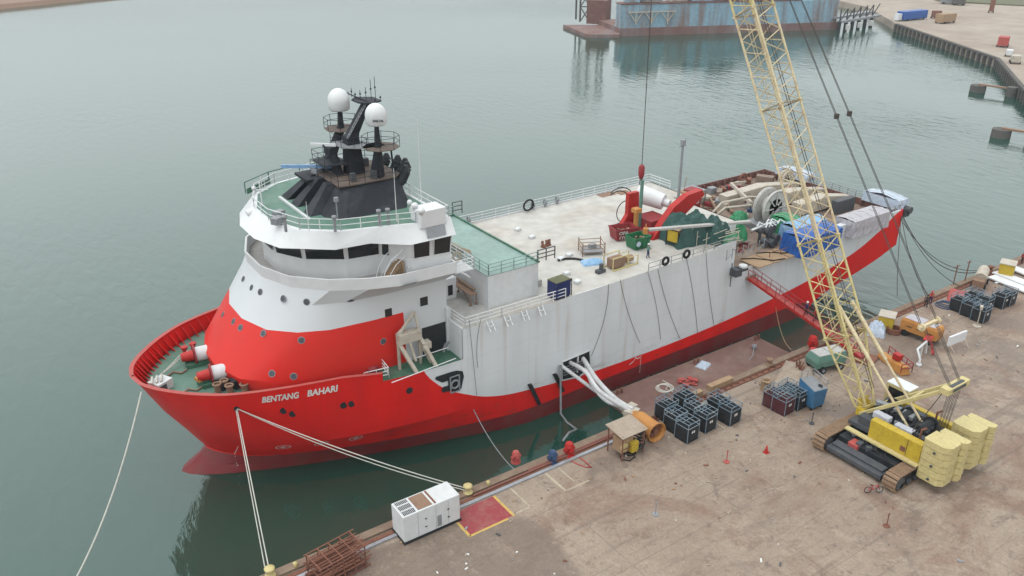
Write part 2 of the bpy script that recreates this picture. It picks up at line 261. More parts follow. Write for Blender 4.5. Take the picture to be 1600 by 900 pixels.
# ------------------------------------------------------------------ mesh builder
HAZE = 0.00019; EXPO = 0.58
class MB:
    def __init__(s): s.v = []; s.f = []; s.m = []; s.mats = []; s.cur = 0; s.sm = []
    def use(s, name):
        if name not in s.mats: s.mats.append(name)
        s.cur = s.mats.index(name); return s
    def add(s, vs, fs, smooth=False):
        o = len(s.v); s.v += [tuple(v) for v in vs]
        for f in fs: s.f.append([i + o for i in f]); s.m.append(s.cur); s.sm.append(smooth)
        return s
    def box(s, c, d, rz=0.0, M=None):
        x, y, z = d[0]/2, d[1]/2, d[2]/2; ca, sa = math.cos(rz), math.sin(rz)
        vs = []
        for k in (-1, 1):
            for i, j in ((-1, -1), (1, -1), (1, 1), (-1, 1)):
                a, b2, e = i*x, j*y, k*z
                p = Vector((a*ca - b2*sa, a*sa + b2*ca, e))
                if M: p = M @ Vector((a, b2, e))
                vs.append(p + Vector(c))
        return s.add(vs, [(3,2,1,0), (4,5,6,7), (0,1,5,4), (1,2,6,5), (2,3,7,6), (3,0,4,7)])
    def bb(s, x0, x1, y0, y1, z0, z1): return s.box(((x0+x1)/2, (y0+y1)/2, (z0+z1)/2), (x1-x0, y1-y0, z1-z0))
    def cyl(s, p0, p1, r0, r1=None, n=10, cap=True):
        p0, p1 = Vector(p0), Vector(p1); r1 = r0 if r1 is None else r1
        d = (p1 - p0).normalized(); a = d.orthogonal().normalized(); b2 = d.cross(a)
        vs = []
        for p, r in ((p0, r0), (p1, r1)):
            for i in range(n):
                t = 2*math.pi*i/n; vs.append(p + (a*math.cos(t) + b2*math.sin(t))*r)
        fs = [(i, (i+1) % n, n + (i+1) % n, n + i) for i in range(n)]
        s.add(vs, fs, n > 6)
        if cap: s.add(vs, [tuple(range(n-1, -1, -1)), tuple(range(n, 2*n))])
        return s
    def bar(s, p0, p1, w): return s.cyl(p0, p1, w*.6, n=4)
    def tube(s, pts, r, n=6):
        pts = [Vector(p) for p in pts]; vs = []; a = None
        for i, p in enumerate(pts):
            d = (pts[min(i+1, len(pts)-1)] - pts[max(i-1, 0)]).normalized()
            if a is None: a = d.orthogonal().normalized()
            a = (a - d*a.dot(d)).normalized(); b2 = d.cross(a)
            for k in range(n):
                t = 2*math.pi*k/n; vs.append(p + (a*math.cos(t) + b2*math.sin(t))*r)
        fs = [(i*n+k, i*n+(k+1) % n, (i+1)*n+(k+1) % n, (i+1)*n+k) for i in range(len(pts)-1) for k in range(n)]
        s.add(vs, fs, True); L = len(vs)
        return s.add([vs[k] for k in range(n)] + [vs[L-n+k] for k in range(n)], [tuple(range(n-1, -1, -1)), tuple(range(n, 2*n))])
    def loft(s, rings, cap0=True, cap1=True, smooth=False, close=True):
        n = len(rings[0]); vs = [p for r in rings for p in r]; fs = []
        for j in range(len(rings)-1):
            for i in range(n if close else n-1):
                fs.append((j*n+i, j*n+(i+1) % n, (j+1)*n+(i+1) % n, (j+1)*n+i))
        s.add(vs, fs, smooth)
        if cap0: s.add(rings[0], [tuple(range(n-1, -1, -1))])
        if cap1: s.add(rings[-1], [tuple(range(n))])
        return s
    def prism(s, poly, z0, z1): return s.loft([[(x, y, z0) for x, y in poly], [(x, y, z1) for x, y in poly]])
    def lathe(s, c, prof, n=16, ax='z'):
        c = Vector(c); rings = []
        for r, h in prof:
            ring = []
            for i in range(n):
                t = 2*math.pi*i/n; q = (r*math.cos(t), r*math.sin(t), h)
                if ax == 'x': q = (h, q[0], q[1])
                if ax == 'y': q = (q[1], h, q[0])
                ring.append(c + Vector(q))
            rings.append(ring)
        return s.loft(rings, smooth=True)
    def quad(s, a, b2, c, d): return s.add([a, b2, c, d], [(0, 1, 2, 3)])
    def torus(s, c, R0, r, ax='z', n=18, m=6, arc=1.0, M=None):
        pts = []
        k = int(n*arc)
        for i in range(k+1):
            t = 2*math.pi*i/n
            q = Vector((R0*math.cos(t), R0*math.sin(t), 0))
            if ax == 'x': q = Vector((0, q.x, q.y))
            if ax == 'y': q = Vector((q.x, 0, q.y))
            if M: q = M @ q
            pts.append(Vector(c) + q)
        return s.tube(pts, r, m)
    def split(s, name, mat=None, parent=None, bevel=0):
        """one object per separate piece: pieces are groups of primitives whose boxes touch"""
        n = len(s.v); par = list(range(n))
        def fd(a):
            while par[a] != a: par[a] = par[par[a]]; a = par[a]
            return a
        for f in s.f:
            for k in f[1:]: par[fd(k)] = fd(f[0])
        grp = {}
        for i in range(n): grp.setdefault(fd(i), []).append(i)
        bx_ = {g: [min(s.v[i][k] for i in ix)-.03 for k in range(3)] + [max(s.v[i][k] for i in ix)+.03 for k in range(3)] for g, ix in grp.items()}
        ks = list(grp); pr = {g: g for g in ks}
        def fg(a):
            while pr[a] != a: a = pr[a]
            return a
        for a in range(len(ks)):
            for c in range(a):
                A, B = bx_[ks[a]], bx_[ks[c]]
                if all(A[k] <= B[k+3] and B[k] <= A[k+3] for k in range(3)): pr[fg(ks[a])] = fg(ks[c])
        out = {}
        for fi, f in enumerate(s.f): out.setdefault(fg(fd(f[0])), []).append(fi)
        obs = []
        for fl in out.values():
            m_ = MB(); m_.mats = list(s.mats); mp = {}
            for fi in fl:
                nf = []
                for i in s.f[fi]:
                    if i not in mp: mp[i] = len(m_.v); m_.v.append(s.v[i])
                    nf.append(mp[i])
                m_.f.append(nf); m_.m.append(s.m[fi]); m_.sm.append(s.sm[fi])
            obs.append(m_.build(name, mat, parent, bevel))
        return obs
    def build(s, name, mat=None, parent=None, bevel=0, org=None):
        me = bpy.data.meshes.new(name)
        if mat and not s.mats: s.mats = [mat]
        o0 = Vector(org) if org is not None else (ORG.get(parent.name, Vector((0, 0, 0))) if parent else Vector((0, 0, 0)))
        me.from_pydata([tuple(Vector(v) - o0) for v in s.v], [], s.f)
        for mn in s.mats: me.materials.append(MATS[mn])
        me.polygons.foreach_set('material_index', s.m); me.polygons.foreach_set('use_smooth', s.sm)
        me.update()
        bm = bmesh.new(); bm.from_mesh(me); bmesh.ops.recalc_face_normals(bm, faces=bm.faces); bm.to_mesh(me); bm.free()
        o = bpy.data.objects.new(name, me); C.objects.link(o)
        if parent: o.parent = parent; ORG[o.name] = o0
        if bevel:
            b = o.modifiers.new('Bevel', 'BEVEL'); b.width = bevel; b.segments = 2; b.limit_method = 'ANGLE'
        return o
ORG = {}
def tag(o, label=None, cat=None, group=None, kind=None):
    if label: o['label'] = label
    if cat: o['category'] = cat
    if group: o['group'] = group
    if kind: o['kind'] = kind
    return o
def thing(name, org, label, cat, group=None, rz=0.0, local=False):
    """Empty at the base. local=False: parts are built in world coordinates; local=True: parts built round (0,0,0)"""
    o = bpy.data.objects.new(name, None); C.objects.link(o); o.location = org; o.empty_display_size = .3
    o.rotation_euler = (0, 0, rz); ORG[o.name] = Vector((0, 0, 0)) if local else Vector(org)
    return tag(o, label, cat, group)
def single(mb, name, org, label, cat, group=None, mat=None, bevel=0):
    o = mb.build(name, mat, None, bevel, org=org); o.location = org
    return tag(o, label, cat, group)
def copy_tree(o, parent=None):
    c = o.copy(); C.objects.link(c); c.parent = parent
    for ch in [k for k in bpy.data.objects if k.parent == o]: copy_tree(ch, c)
    return c
def dup(o, loc, rz=None, label=None, group=None, sc_=None):
    c = copy_tree(o); c.location = loc
    if rz is not None: c.rotation_euler = (0, 0, rz)
    if sc_: c.scale = sc_
    if label: c['label'] = label
    if group: c['group'] = group
    return c
def rail(mb, pts, h=1.1, bars=3, step=1.7, r=.035, close=False):
    pts = [Vector(p) for p in pts]
    if close: pts.append(pts[0])
    for a, b2 in zip(pts, pts[1:]):
        L = (b2 - a).length
        if L < .01: continue
        for k in range(bars):
            z = Vector((0, 0, h*(k+1)/bars)); mb.cyl(a + z, b2 + z, r, n=5, cap=False)
        n = max(1, round(L/step))
        for i in range(n+1):
            p = a.lerp(b2, i/n); mb.cyl(p, p + Vector((0, 0, h)), r*1.1, n=5, cap=False)
    return mb
def sag(a, b2, d, n=14):
    a, b2 = Vector(a), Vector(b2)
    return [a.lerp(b2, i/n) - Vector((0, 0, d*4*(i/n)*(1-i/n))) for i in range(n+1)]
def text_mesh(s, size, bold=.0, shear=0.0):
    cu = bpy.data.curves.new('t', 'FONT'); cu.body = s; cu.size = size; cu.offset = bold; cu.shear = shear; cu.resolution_u = 3
    o = bpy.data.objects.new('t', cu); C.objects.link(o)
    me = bpy.data.meshes.new_from_object(o.evaluated_get(bpy.context.evaluated_depsgraph_get()))
    vs = [tuple(v.co) for v in me.vertices]; fs = [tuple(p.vertices) for p in me.polygons]
    bpy.data.objects.remove(o); bpy.data.meshes.remove(me); bpy.data.curves.remove(cu)
    return vs, fs
def put_text(mb, s, size, o, ux, uy, bold=.0, shear=0.0):
    vs, fs = text_mesh(s, size, bold, shear); o, ux, uy = Vector(o), Vector(ux).normalized(), Vector(uy).normalized()
    mb.add([o + ux*v[0] + uy*v[1] for v in vs], fs)
def lerp_tab(tab, x):
    if x <= tab[0][0]: return tab[0][1]
    for i in range(len(tab)-1):
        (x0, y0), (x1, y1) = tab[i], tab[i+1]
        if x <= x1:
            # monotone cubic (Fritsch-Carlson style slopes)
            def sl(j):
                if j <= 0: return (tab[1][1]-tab[0][1])/(tab[1][0]-tab[0][0])
                if j >= len(tab)-1: return 0
                a = (tab[j][1]-tab[j-1][1])/(tab[j][0]-tab[j-1][0]); c = (tab[j+1][1]-tab[j][1])/(tab[j+1][0]-tab[j][0])
                return 0 if a*c <= 0 else 2*a*c/(a+c)
            h = x1-x0; t = (x-x0)/h; m0, m1 = sl(i)*h, sl(i+1)*h
            return (2*t**3-3*t*t+1)*y0 + (t**3-2*t*t+t)*m0 + (-2*t**3+3*t*t)*y1 + (t**3-t*t)*m1
    return tab[-1][1]

# ================================================================== SETTING
QZ = 3.0; YQ = 51.0                                   # quay level, quay face line
w = MB(); w.bb(-900, 1500, -300, 1900, -.5, 0)
water = MB(); water.add([(-1500, -400, 0), (2200, -400, 0), (2200, 2600, 0), (-1500, 2600, 0)], [(0, 1, 2, 3)])
tag(water.build('water', 'harbour_water'), kind='structure')
# quay slab (one big sheet of concrete with a vertical face)
FQ = [(at(1402, 38, 3).x, at(1402, 38, 3).y), (at(1560, 92, 3).x, at(1560, 92, 3).y), (at(1600, 138, 3).x, at(1600, 138, 3).y), (215, 85), (200, YQ)]
g = MB(); g.prism([(-120, -160), (-120, YQ), (200, YQ), (420, YQ), (900, YQ), (900, -160)], -4, QZ)
tag(g.build('ground', 'quay_concrete'), kind='structure')
# far side of the basin: yard ground with quay wall
fp = [FQ[0], FQ[1], FQ[2], (222, 92), (210, YQ + .5), (1200, YQ + .5), (1500, 900), (620, 560), (430, 330), (395, 262)]
g = MB(); g.prism(fp[::-1], -4, QZ - .02)
tag(g.build('yard_ground', 'sand_yard' if 'sand_yard' in MATS else 'sand'), kind='structure')
g = MB()
for a, b2 in zip(FQ[:3] + [(222, 92)], FQ[1:3] + [(222, 92), (210, YQ + .5)]):
    a, b2 = Vector((*a, 0)), Vector((*b2, 0)); d = (b2-a).normalized(); nn = Vector((-d.y, d.x, 0)); nn = -nn if (nn.dot(Vector((-a.x, -a.y, 0))) < 0) else nn
    L = (b2-a).length; k = int(L/4)
    for i in range(k+1):
        p = a + d*(L*i/max(k, 1)); g.box((p + nn*.35 + V(0, 0, 1.2)), (.7, 1.6, 3.8), math.atan2(d.y, d.x))
    g.box((a+b2)/2 + V(0, 0, 3.1) + nn*.2, (L, 1.2, .55), math.atan2(d.y, d.x))
fw_ = g.build('far_quay_wall', 'concrete_dark', org=(*FQ[1], 0)); fw_.location = (*FQ[1], 0)
tag(fw_, 'dark concrete quay wall with ribs round the far side of the basin', 'quay wall')
# far shore top left
g = MB(); sh = [at(-260, 62, 0), at(-100, 30, 0), at(0, 15, 0), at(60, 9, 0), at(130, 1, 0), at(200, -6, 0), at(300, -16, 0)]
pts = [(p.x, p.y) for p in sh]; far = [(p[0]*2.2, p[1]*2.2) for p in pts]
g.loft([[(x, y, -1) for x, y in pts] , [(x + 1, y + 4, 2.2) for x, y in pts], [(x, y, 4) for x, y in far]], cap0=False, cap1=False, close=False)
tag(g.build('far_shore', 'rust_pale'), kind='structure')
# painted marks on the quay
g = MB()
def patch(mb, x0, x1, y0, y1, z=QZ+.004): mb.add([(x0, y0, z), (x1, y0, z), (x1, y1, z), (x0, y1, z)], [(0, 1, 2, 3)])
patch(g, 27.2, 31.6, 46.1, 49.2); patch(g, 8.0, 12.6, 46.1, 49.2)
tag(g.build('painted_berth_marking', 'pink_paint'), kind='structure')
g = MB(); z8 = QZ + .008
for x in (27.2, 31.6, 12.6): patch(g, x-.12, x+.12, 46.0, 49.2, z8)
patch(g, 27.2, 31.0, 45.9, 46.12, z8)
tag(g.build('painted_line', 'yellow_line'), kind='structure')
g = MB()
for x0, x1, y0, y1 in ((33.3, 33.5, 46.3, 49.2), (31.9, 33.3, 46.1, 46.3), (37.1, 37.35, 46.2, 49.2), (38.6, 38.75, 46.8, 49.2), (37.35, 39.9, 46.1, 46.25), (56.0, 56.2, 45, 49)): patch(g, x0, x1, y0, y1, z8)
tag(g.build('faded_painted_line', 'line_faded'), kind='structure')
# quay edge: coping, timber/rust strip, crane rail cover
def strip(name, mat, y0, y1, z0, z1, label, cat, segs=((-60, 199.5),)):
    m_ = MB()
    for a, b2 in segs: m_.bb(a, b2, y0, y1, z0, z1)
    o = m_.build(name, mat, org=(30, y0, QZ), bevel=.02); o.location = (30, y0, QZ); return tag(o, label, cat)
strip('quay_coping', 'coping', 50.35, 51.15, 2.2, QZ+.22, 'low worn concrete coping along the waterside edge of the quay', 'coping')
strip('service_trench', 'rust', 49.82, 50.2, QZ-.2, QZ+.05, 'narrow rusty service trench just inside the quay coping', 'trench')
strip('crane_rail', 'steel', 49.3, 49.62, QZ-.1, QZ+.16, 'pale metal channel running along the quay beside the painted marks', 'rail', ((-60, 48.5),))
pr = MB()
for y in (49.75, 50.3): pr.bb(49, 199, y-.05, y+.05, QZ-.1, QZ+.12)
for i in range(0, 150): pr.bb(49.5+i, 49.7+i, 49.7, 50.34, QZ-.1, QZ+.05)
single(pr, 'rail_track', (49, 50, QZ), 'rusty grating track running along the quay edge past the gas cylinder racks', 'track', mat='rust')
pi = MB(); pi.cyl((30, 50.05, QZ+.16), (47.5, 50.05, QZ+.16), .10, n=8); pi.cyl((36, 50.3, QZ+.14), (48.5, 50.3, QZ+.14), .12, n=8)
single(pi, 'quay_pipe', (30, 50.05, QZ), 'thin rusty pipe lying between the quay coping and the metal channel', 'pipe', mat='red_brown')
for i, (px, py, rz) in enumerate([(700, 770, 0)]): pass

# ================================================================== SHIP
CY = 72.55; HB = 12.25
ship = thing('offshore_vessel', (8, CY, 0), 'large red and white offshore cable vessel with black mast moored along the quay', 'ship')
ROWS = {
 -2.0: [(9.8, 0), (10.8, 1.3), (13, 2.4), (17, 3.7), (21, 5), (26, 6.6), (35, 9.4), (44, 12), (46, HB)],
 -0.4: [(9.9, 0), (10.3, .8), (12.6, 2.3), (16.6, 4.0), (21.2, 5.8), (26.1, 7.4), (34.7, 10.0), (43.8, 12.2), (46, HB)],
 0.7: [(11.9, 0), (12.6, 1.0), (14.6, 2.6), (17.6, 4.4), (21.5, 6.1), (26.1, 7.8), (34.7, 10.3), (43.8, 12.2), (46, HB)],
 1.8: [(13.3, 0), (14.1, 1.5), (17, 4.3), (21, 6.3), (26, 8.2), (35, 10.7), (43, 12.15), (46, HB)],
 4.4: [(11.8, 0), (12.5, 2.1), (15, 5.1), (19, 7.9), (24, 9.9), (30, 11.3), (38, 12.2), (46, HB)],
 7.0: [(10.2, 0), (10.8, 2.1), (13, 5.2), (16, 7.6), (20, 9.4), (26, 11.1), (34, 12.1), (46, HB)],
 10.2: [(8.7, 0), (9.1, 1.9), (10.7, 4.4), (12.9, 6.7), (15.2, 8.1), (19, 9.6), (22, 10.5), (26, 11.3), (32, 12.1), (46, HB)],
 11.5: [(8.0, 0), (8.4, 1.9), (10.0, 4.4), (12.3, 6.7), (14.5, 8.2), (18.6, 9.7), (22, 10.6), (26, 11.4), (32, 12.1), (46, HB)],
}
ZR = sorted(ROWS)
def halfb(x, z):
    zs = ZR
    if z <= zs[0]: z = zs[0] + 1e-6
    for i in range(len(zs)-1):
        if z <= zs[i+1]:
            t = (z-zs[i])/(zs[i+1]-zs[i])
            return (1-t)*lerp_tab(ROWS[zs[i]], x) + t*lerp_tab(ROWS[zs[i+1]], x)
    return lerp_tab(ROWS[zs[-1]], x)
def zbot(x): return lerp_tab([(85, -2), (87, -1.2), (90, 1.6), (94, 2.8), (99, 3.7), (105, 5.1), (107.4, 5.9)], x)
def row_pts(z, side, ztop=None):
    tab = ROWS[z]; x0 = tab[0][0]; pts = []
    N = 26
    for i in range(N):
        u = i/N; x = x0 + (46-x0)*u**2.1; pts.append((x, CY + side*lerp_tab(tab, x), z))
    for x in (46, 52, 60, 68, 73, 78, 82, 85, 86, 87, 88, 89, 90, 92, 94, 96, 98, 100, 102, 104, 106, 107.4):
        zz = z if z >= zbot(x) else zbot(x)
        y = HB if x < 85 or z > 1 else HB
        pts.append((x, CY + side*y, zz))
    return pts
h = MB()
hz = [z for z in ZR if z <= 10.2]
for side in (-1, 1):
    h.loft([row_pts(z, side) for z in hz], cap0=False, cap1=False, close=False, smooth=True)
# bottom aft (rising counter) and transom
a = row_pts(-2.0, -1); b2 = row_pts(-2.0, 1)
for i in range(len(a)-1): h.quad(a[i], a[i+1], b2[i+1], b2[i])
h.quad((107.4, CY-HB, 5.9), (107.4, CY+HB, 5.9), (107.4, CY+HB, 10.2), (107.4, CY-HB, 10.2))
# sharp bow knuckle & top side walls
NY, FY = CY-HB, CY+HB
def wallstrip(mb, x0, x1, y, z0, z1, t, seg=1):
    mb.bb(x0, x1, min(y, y+t), max(y, y+t), z0, z1)
hull = h.build('hull', 'hull_paint', ship)
md = hull.modifiers.new('e', 'EDGE_SPLIT'); md.split_angle = R(22)
# raised topsides
t = MB()
OP = (50.6, 55.0, 4.1, 6.0)                              # side opening that the ducts come out of
t.loft([[(35.5, CY - halfb(35.5, 10.2) - .004, 10.2), (40, CY - halfb(40, 10.2) - .004, 10.2), (46, NY-.004, 10.2), (73, NY-.004, 10.2)],
        [(35.5, CY - halfb(35.5, 10.2) - .004, 13.4), (40, CY - halfb(40, 10.2) - .004, 13.4), (46, NY-.004, 13.4), (73, NY-.004, 13.9)]], cap0=False, cap1=False, close=False)
t.loft([[(35.5, CY + halfb(35.5, 10.2), 10.2), (40, CY + halfb(40, 10.2), 10.2), (46, FY, 10.2), (82, FY, 10.2)],
        [(35.5, CY + halfb(35.5, 10.2), 13.4), (40, CY + halfb(40, 10.2), 13.4), (46, FY, 13.4), (82, FY, 13.4)]], cap0=False, cap1=False, close=False)
t.bb(35.5, 35.7, NY+.3, 64.6, 10.0, 13.4); t.bb(35.5, 35.7, CY+6, FY-.3, 10.0, 13.4)
t.bb(72.8, 73.0, NY, 66.5, 10.0, 13.4); t.bb(73, 79.8, 66.3, 66.5, 10, 13.4); t.bb(79.6, 79.8, 66.5, 77.5, 10, 13.4); t.bb(79.8, 82, 77.3, 77.5, 10, 13.4); t.bb(81.8, 82, 77.5, FY, 10, 13.4)
t.bb(70, 73.0, NY-.02, NY+.15, 13.4, 14.1)
t.build('topside', 'hull_paint', ship)
# aft bulwarks
t = MB()
t.bb(84.3, 98.0, NY-.02, NY+.25, 10.2, 11.7); t.bb(98.0, 107.4, NY-.02, NY+.25, 10.2, 11.2)
t.bb(84.3, 101, NY+.25, NY+.9, 11.45, 11.6)
t.build('aft_bulwark', 'hull_paint', ship)
t = MB(); t.bb(82, 107.4, FY-.2, FY+.0, 9.0, 11.0); t.bb(107.15, 107.38, NY+.2, FY, 9.2, 11.0)
for i in range(17): t.bb(82.5+i*1.5, 82.6+i*1.5, FY-.75, FY-.2, 9.6, 10.9)
for i in range(14): t.bb(106.6, 107.15, NY+1+i*1.7, NY+1.1+i*1.7, 9.6, 10.9)
t.build('far_bulwark', 'maroon', ship)
# decks
def deck_poly(z, x0, x1, inset=.1):
    xs = [x0 + (x1-x0)*i/22 for i in range(23)]
    return [(x, CY - max(.2, halfb(x, z) - inset)) for x in xs] + [(x, CY + max(.2, halfb(x, z) - inset)) for x in reversed(xs)]
t = MB(); t.prism(deck_poly(9.75, 9.4, 35.5, .1), 9.75, 9.9); t.build('foredeck', 'green_deck', ship)
t = MB()
t.prism([(27.2, CY - halfb(27.2, 10.2)+.05), (31, CY - halfb(31, 10.2)+.05), (35.5, CY - halfb(35.5, 10.2)+.05), (35.5, 64), (27.2, 64)], 9.9, 9.99)
t.build('boat_deck', 'green_deck_dark', ship)
t = MB(); t.prism([(35.7, CY-halfb(35.7, 10.2)+.02), (40, CY-halfb(40, 10.2)+.02), (46, NY+.01), (73, NY+.01), (73, 66.3), (79.8, 66.3), (79.8, 77.4), (82, 77.4), (82, FY-.01), (46, FY-.01), (40, CY+halfb(40, 10.2)-.02), (35.7, CY+halfb(35.7, 10.2)-.02)], 13.2, 13.4)
t.build('main_deck', 'white_deck', ship)
t = MB(); t.prism([(35.71, 61.2), (39.9, 61.0), (39.9, FY-.6), (35.71, FY-1.5)], 13.4, 13.41); t.build('forward_well_deck', 'grey_deck', ship)
t = MB(); t.bb(73, 107.2, NY+.01, FY-.1, 9.9, 10.05); t.build('aft_deck', 'brown_deck', ship)
# bow bulwark with stays and cap
t = MB(); N = 30
for side in (-1, 1):
    xe = 27.2 if side < 0 else 33
    ro, rto, ri, rti = [], [], [], []
    for i in range(N+1):
        x = 0 + (i/N)**2.0
        xb = 8.7 + (xe-8.7)*x; xt = 8.0 + (xe-8.0)*x
        yb = lerp_tab(ROWS[10.2], xb); yt = lerp_tab(ROWS[11.5], xt); zt = 11.5 if xb < 24 else 11.5 - .45*(min(xb, 27)-24)/3
        ro.append((xb, CY+side*yb, 10.2)); rto.append((xt, CY+side*yt, zt))
        ri.append((xb+.12, CY+side*max(0, yb-.10), 10.0)); rti.append((xt+.12, CY+side*max(0, yt-.10), zt))
    t.use('hull_paint'); t.loft([ro, rto], cap0=False, cap1=False, close=False, smooth=True); t.loft([rti, ri], cap0=False, cap1=False, close=False, smooth=True)
    t.use('red_pale'); t.loft([[(p[0]-.06, p[1]+side*.05, p[2]+.02) for p in rto], [(p[0]+.12, p[1]-side*.14, p[2]+.02) for p in rti]], cap0=False, cap1=False, close=False)
    t.use('hull_paint')
    for i in range(2, N-1, 1):
        a, b2 = Vector(rti[i]), Vector(ri[i])
        inn = Vector((.35, -side*.75, 0)) if i < 14 else Vector((.1, -side*.8, 0))
        p0, p1, p2 = a, Vector((b2.x, b2.y, 9.9)), Vector((b2.x, b2.y, 9.9)) + inn
        o = Vector((.07, 0, 0)); t.add([p0, p1, p2, p0+o, p1+o, p2+o], [(0, 1, 2), (5, 4, 3), (0, 3, 4, 1), (1, 4, 5, 2), (2, 5, 3, 0)])
t.build('bow_bulwark', None, ship)
# lettering on the bow, wrapped round the flare
def hx(px, py):
    best = None; z = 10.4
    for k in range(400):
        x = 12 + k*.04
        for zz in (9.6, 9.9, 10.2, 10.5, 10.8, 11.1):
            p = Vector((x, CY - halfb(x, zz), zz)); q = proj(p); d = (q[0]-px)**2 + (q[1]-py)**2
            if best is None or d < best[0]: best = (d, x, zz)
    return best
def proj(p):
    c, s = math.cos(pitch), math.sin(pitch); hh = p[0]*fw[0]+p[1]*fw[1]; l = p[0]*rt[0]+p[1]*rt[1]; z = p[2]-CH
    d = hh*c - z*s; return (800+F*l/d, 450-F*(hh*s+z*c)/d)
def wrap_text(s, x0, x1, z0, hgt, mat, name, sh=.15):
    vs, fs = text_mesh(s, 1.0, .034, sh); xm = max(v[0] for v in vs); ym = max(v[1] for v in vs)
    mb = MB()
    out = []
    for v in vs:
        x = x0 + (x1-x0)*v[0]/xm; z = z0 + hgt*v[1]/ym; out.append((x - .02, CY - halfb(x, z) - .045, z))
    mb.add(out, fs); return mb.build(name, mat, ship)
t0 = hx(409, 634)[1]; t1 = hx(468, 625)[1]; t2 = hx(480, 623)[1]; t3 = hx(529, 614)[1]
print('TEXT', t0, t1, t2, t3, hx(409, 634), hx(529, 614))
zl = 10.25
wrap_text('BENTANG', t0, t1, zl, .66, 'mark_white', 'name_lettering'); wrap_text('BAHARI', t2, t3, zl, .66, 'mark_white', 'name_lettering')
# hull openings / marks
t = MB()
for px, py in ((444, 644), (458, 643), (537, 631), (549, 629), (641, 613), (697, 615), (703, 613)):
    b_ = hx(px, py) if False else None
    best = None
    for i in range(300):
        x = 14 + i*.08
        for zz in (7.5, 8.0, 8.5, 9.0, 9.5, 10):
            q = proj((x, CY-halfb(x, zz), zz)); d = (q[0]-px)**2+(q[1]-py)**2
            if best is None or d < best[0]: best = (d, x, zz)
    x, zz = best[1], best[2]; y = CY - halfb(x, zz)
    t.cyl((x, y+.1, zz), (x, y-.05, zz), .34, n=12)
t.split('fairlead_opening', 'black', ship)
t = MB(); t.use('mark_white')
for px, py in ((441, 686), (501, 681), (555, 678)):
    best = None
    for i in range(300):
        x = 12 + i*.08
        for zz in (2.2, 2.6, 3.0, 3.4, 3.8):
            q = proj((x, CY-halfb(x, zz), zz)); d = (q[0]-px)**2+(q[1]-py)**2
            if best is None or d < best[0]: best = (d, x, zz)
    x, zz = best[1], best[2]
    def hp(u, v): return Vector((x+u, CY-halfb(x+u, zz+v)-.04, zz+v))
    for r_ in (.62, .5):
        for k in range(20):
            a0, a1 = 2*math.pi*k/20, 2*math.pi*(k+1)/20
            t.quad(hp(r_*math.cos(a0), r_*.8*math.sin(a0)), hp(r_*math.cos(a1), r_*.8*math.sin(a1)), hp((r_-.09)*math.cos(a1), (r_-.09)*.8*math.sin(a1)), hp((r_-.09)*math.cos(a0), (r_-.09)*.8*math.sin(a0))) if r_ > .55 else None
    for u, v in ((.3, 0),): t.quad(hp(-u, -.06), hp(u, -.06), hp(u, .06), hp(-u, .06))
    t.quad(hp(-.06, -.3), hp(.06, -.3), hp(.06, .3), hp(-.06, .3))
# draught marks
for i in range(14):
    zz = .6 + i*.24; x = 15.2
    y = CY-halfb(x, zz)-.04; t.quad((x-.07, y, zz), (x+.07, y, zz), (x+.07, y, zz+.1), (x-.07, y, zz+.1))
for i in range(12):
    zz = 1.0 + i*.26; x = 58.9; y = NY-.03; t.quad((x-.05, y, zz), (x+.06, y, zz), (x+.06, y, zz+.11), (x-.05, y, zz+.11))
for a_, b_ in (((57.2, 2.5), (57.8, 2.75)), ((57.8, 2.75), (58.1, 3.15)), ((58.1, 3.15), (58.4, 2.9)), ((58.4, 2.9), (58.8, 3.0))):
    t.quad((a_[0], NY-.03, a_[1]), (b_[0], NY-.03, b_[1]), (b_[0], NY-.03, b_[1]+.12), (a_[0], NY-.03, a_[1]+.12))
t.split('hull_mark', None, ship)
# black rubbing bars + side recess panel
t = MB()
for px0, py0, px1, py1 in ((827, 600, 843, 632), (866, 584, 880, 612)):
    a = aty(px0, py0, NY-.05); b2 = aty(px1, py1, NY-.05); t.add([a+V(-.22, -.25, 0), a+V(.22, -.25, 0), b2+V(.22, -.05, 0), b2+V(-.22, -.05, 0), a+V(-.22, .05, 0), a+V(.22, .05, 0), b2+V(.22, .05, 0), b2+V(-.22, .05, 0)], [(0, 1, 2, 3), (4, 5, 1, 0), (0, 3, 7, 4), (1, 5, 6, 2), (3, 2, 6, 7)])
t.split('rubbing_bar', 'black', ship)
# open side port with frame, seen as dark hole
a = aty(878, 563, NY); b2 = aty(921, 548, NY); c_ = aty(921, 566, NY); d_ = aty(876, 598, NY)
P0 = [aty(878, 565, NY), aty(921, 547, NY), aty(922, 572, NY), aty(905, 588, NY), aty(877, 594, NY)]
t = MB(); t.add([p + V(0, -.03, 0) for p in P0], [tuple(range(5))]); po = t.build('side_port', 'black', ship)
t = MB()
for i in range(5): t.bar(P0[i] + V(0, -.08, 0), P0[(i+1) % 5] + V(0, -.08, 0), .13)
m0 = aty(903, 556, NY-.1); t.bar(m0, aty(902, 582, NY-.1), .16)
t.build('port_frame', 'white', ship)
t = MB(); 
for k in range(4): t.bar(aty(880, 575+4*k, NY-.3), aty(915, 562+4*k, NY-.3), .09)
t.build('port_grating', 'grey', ship)
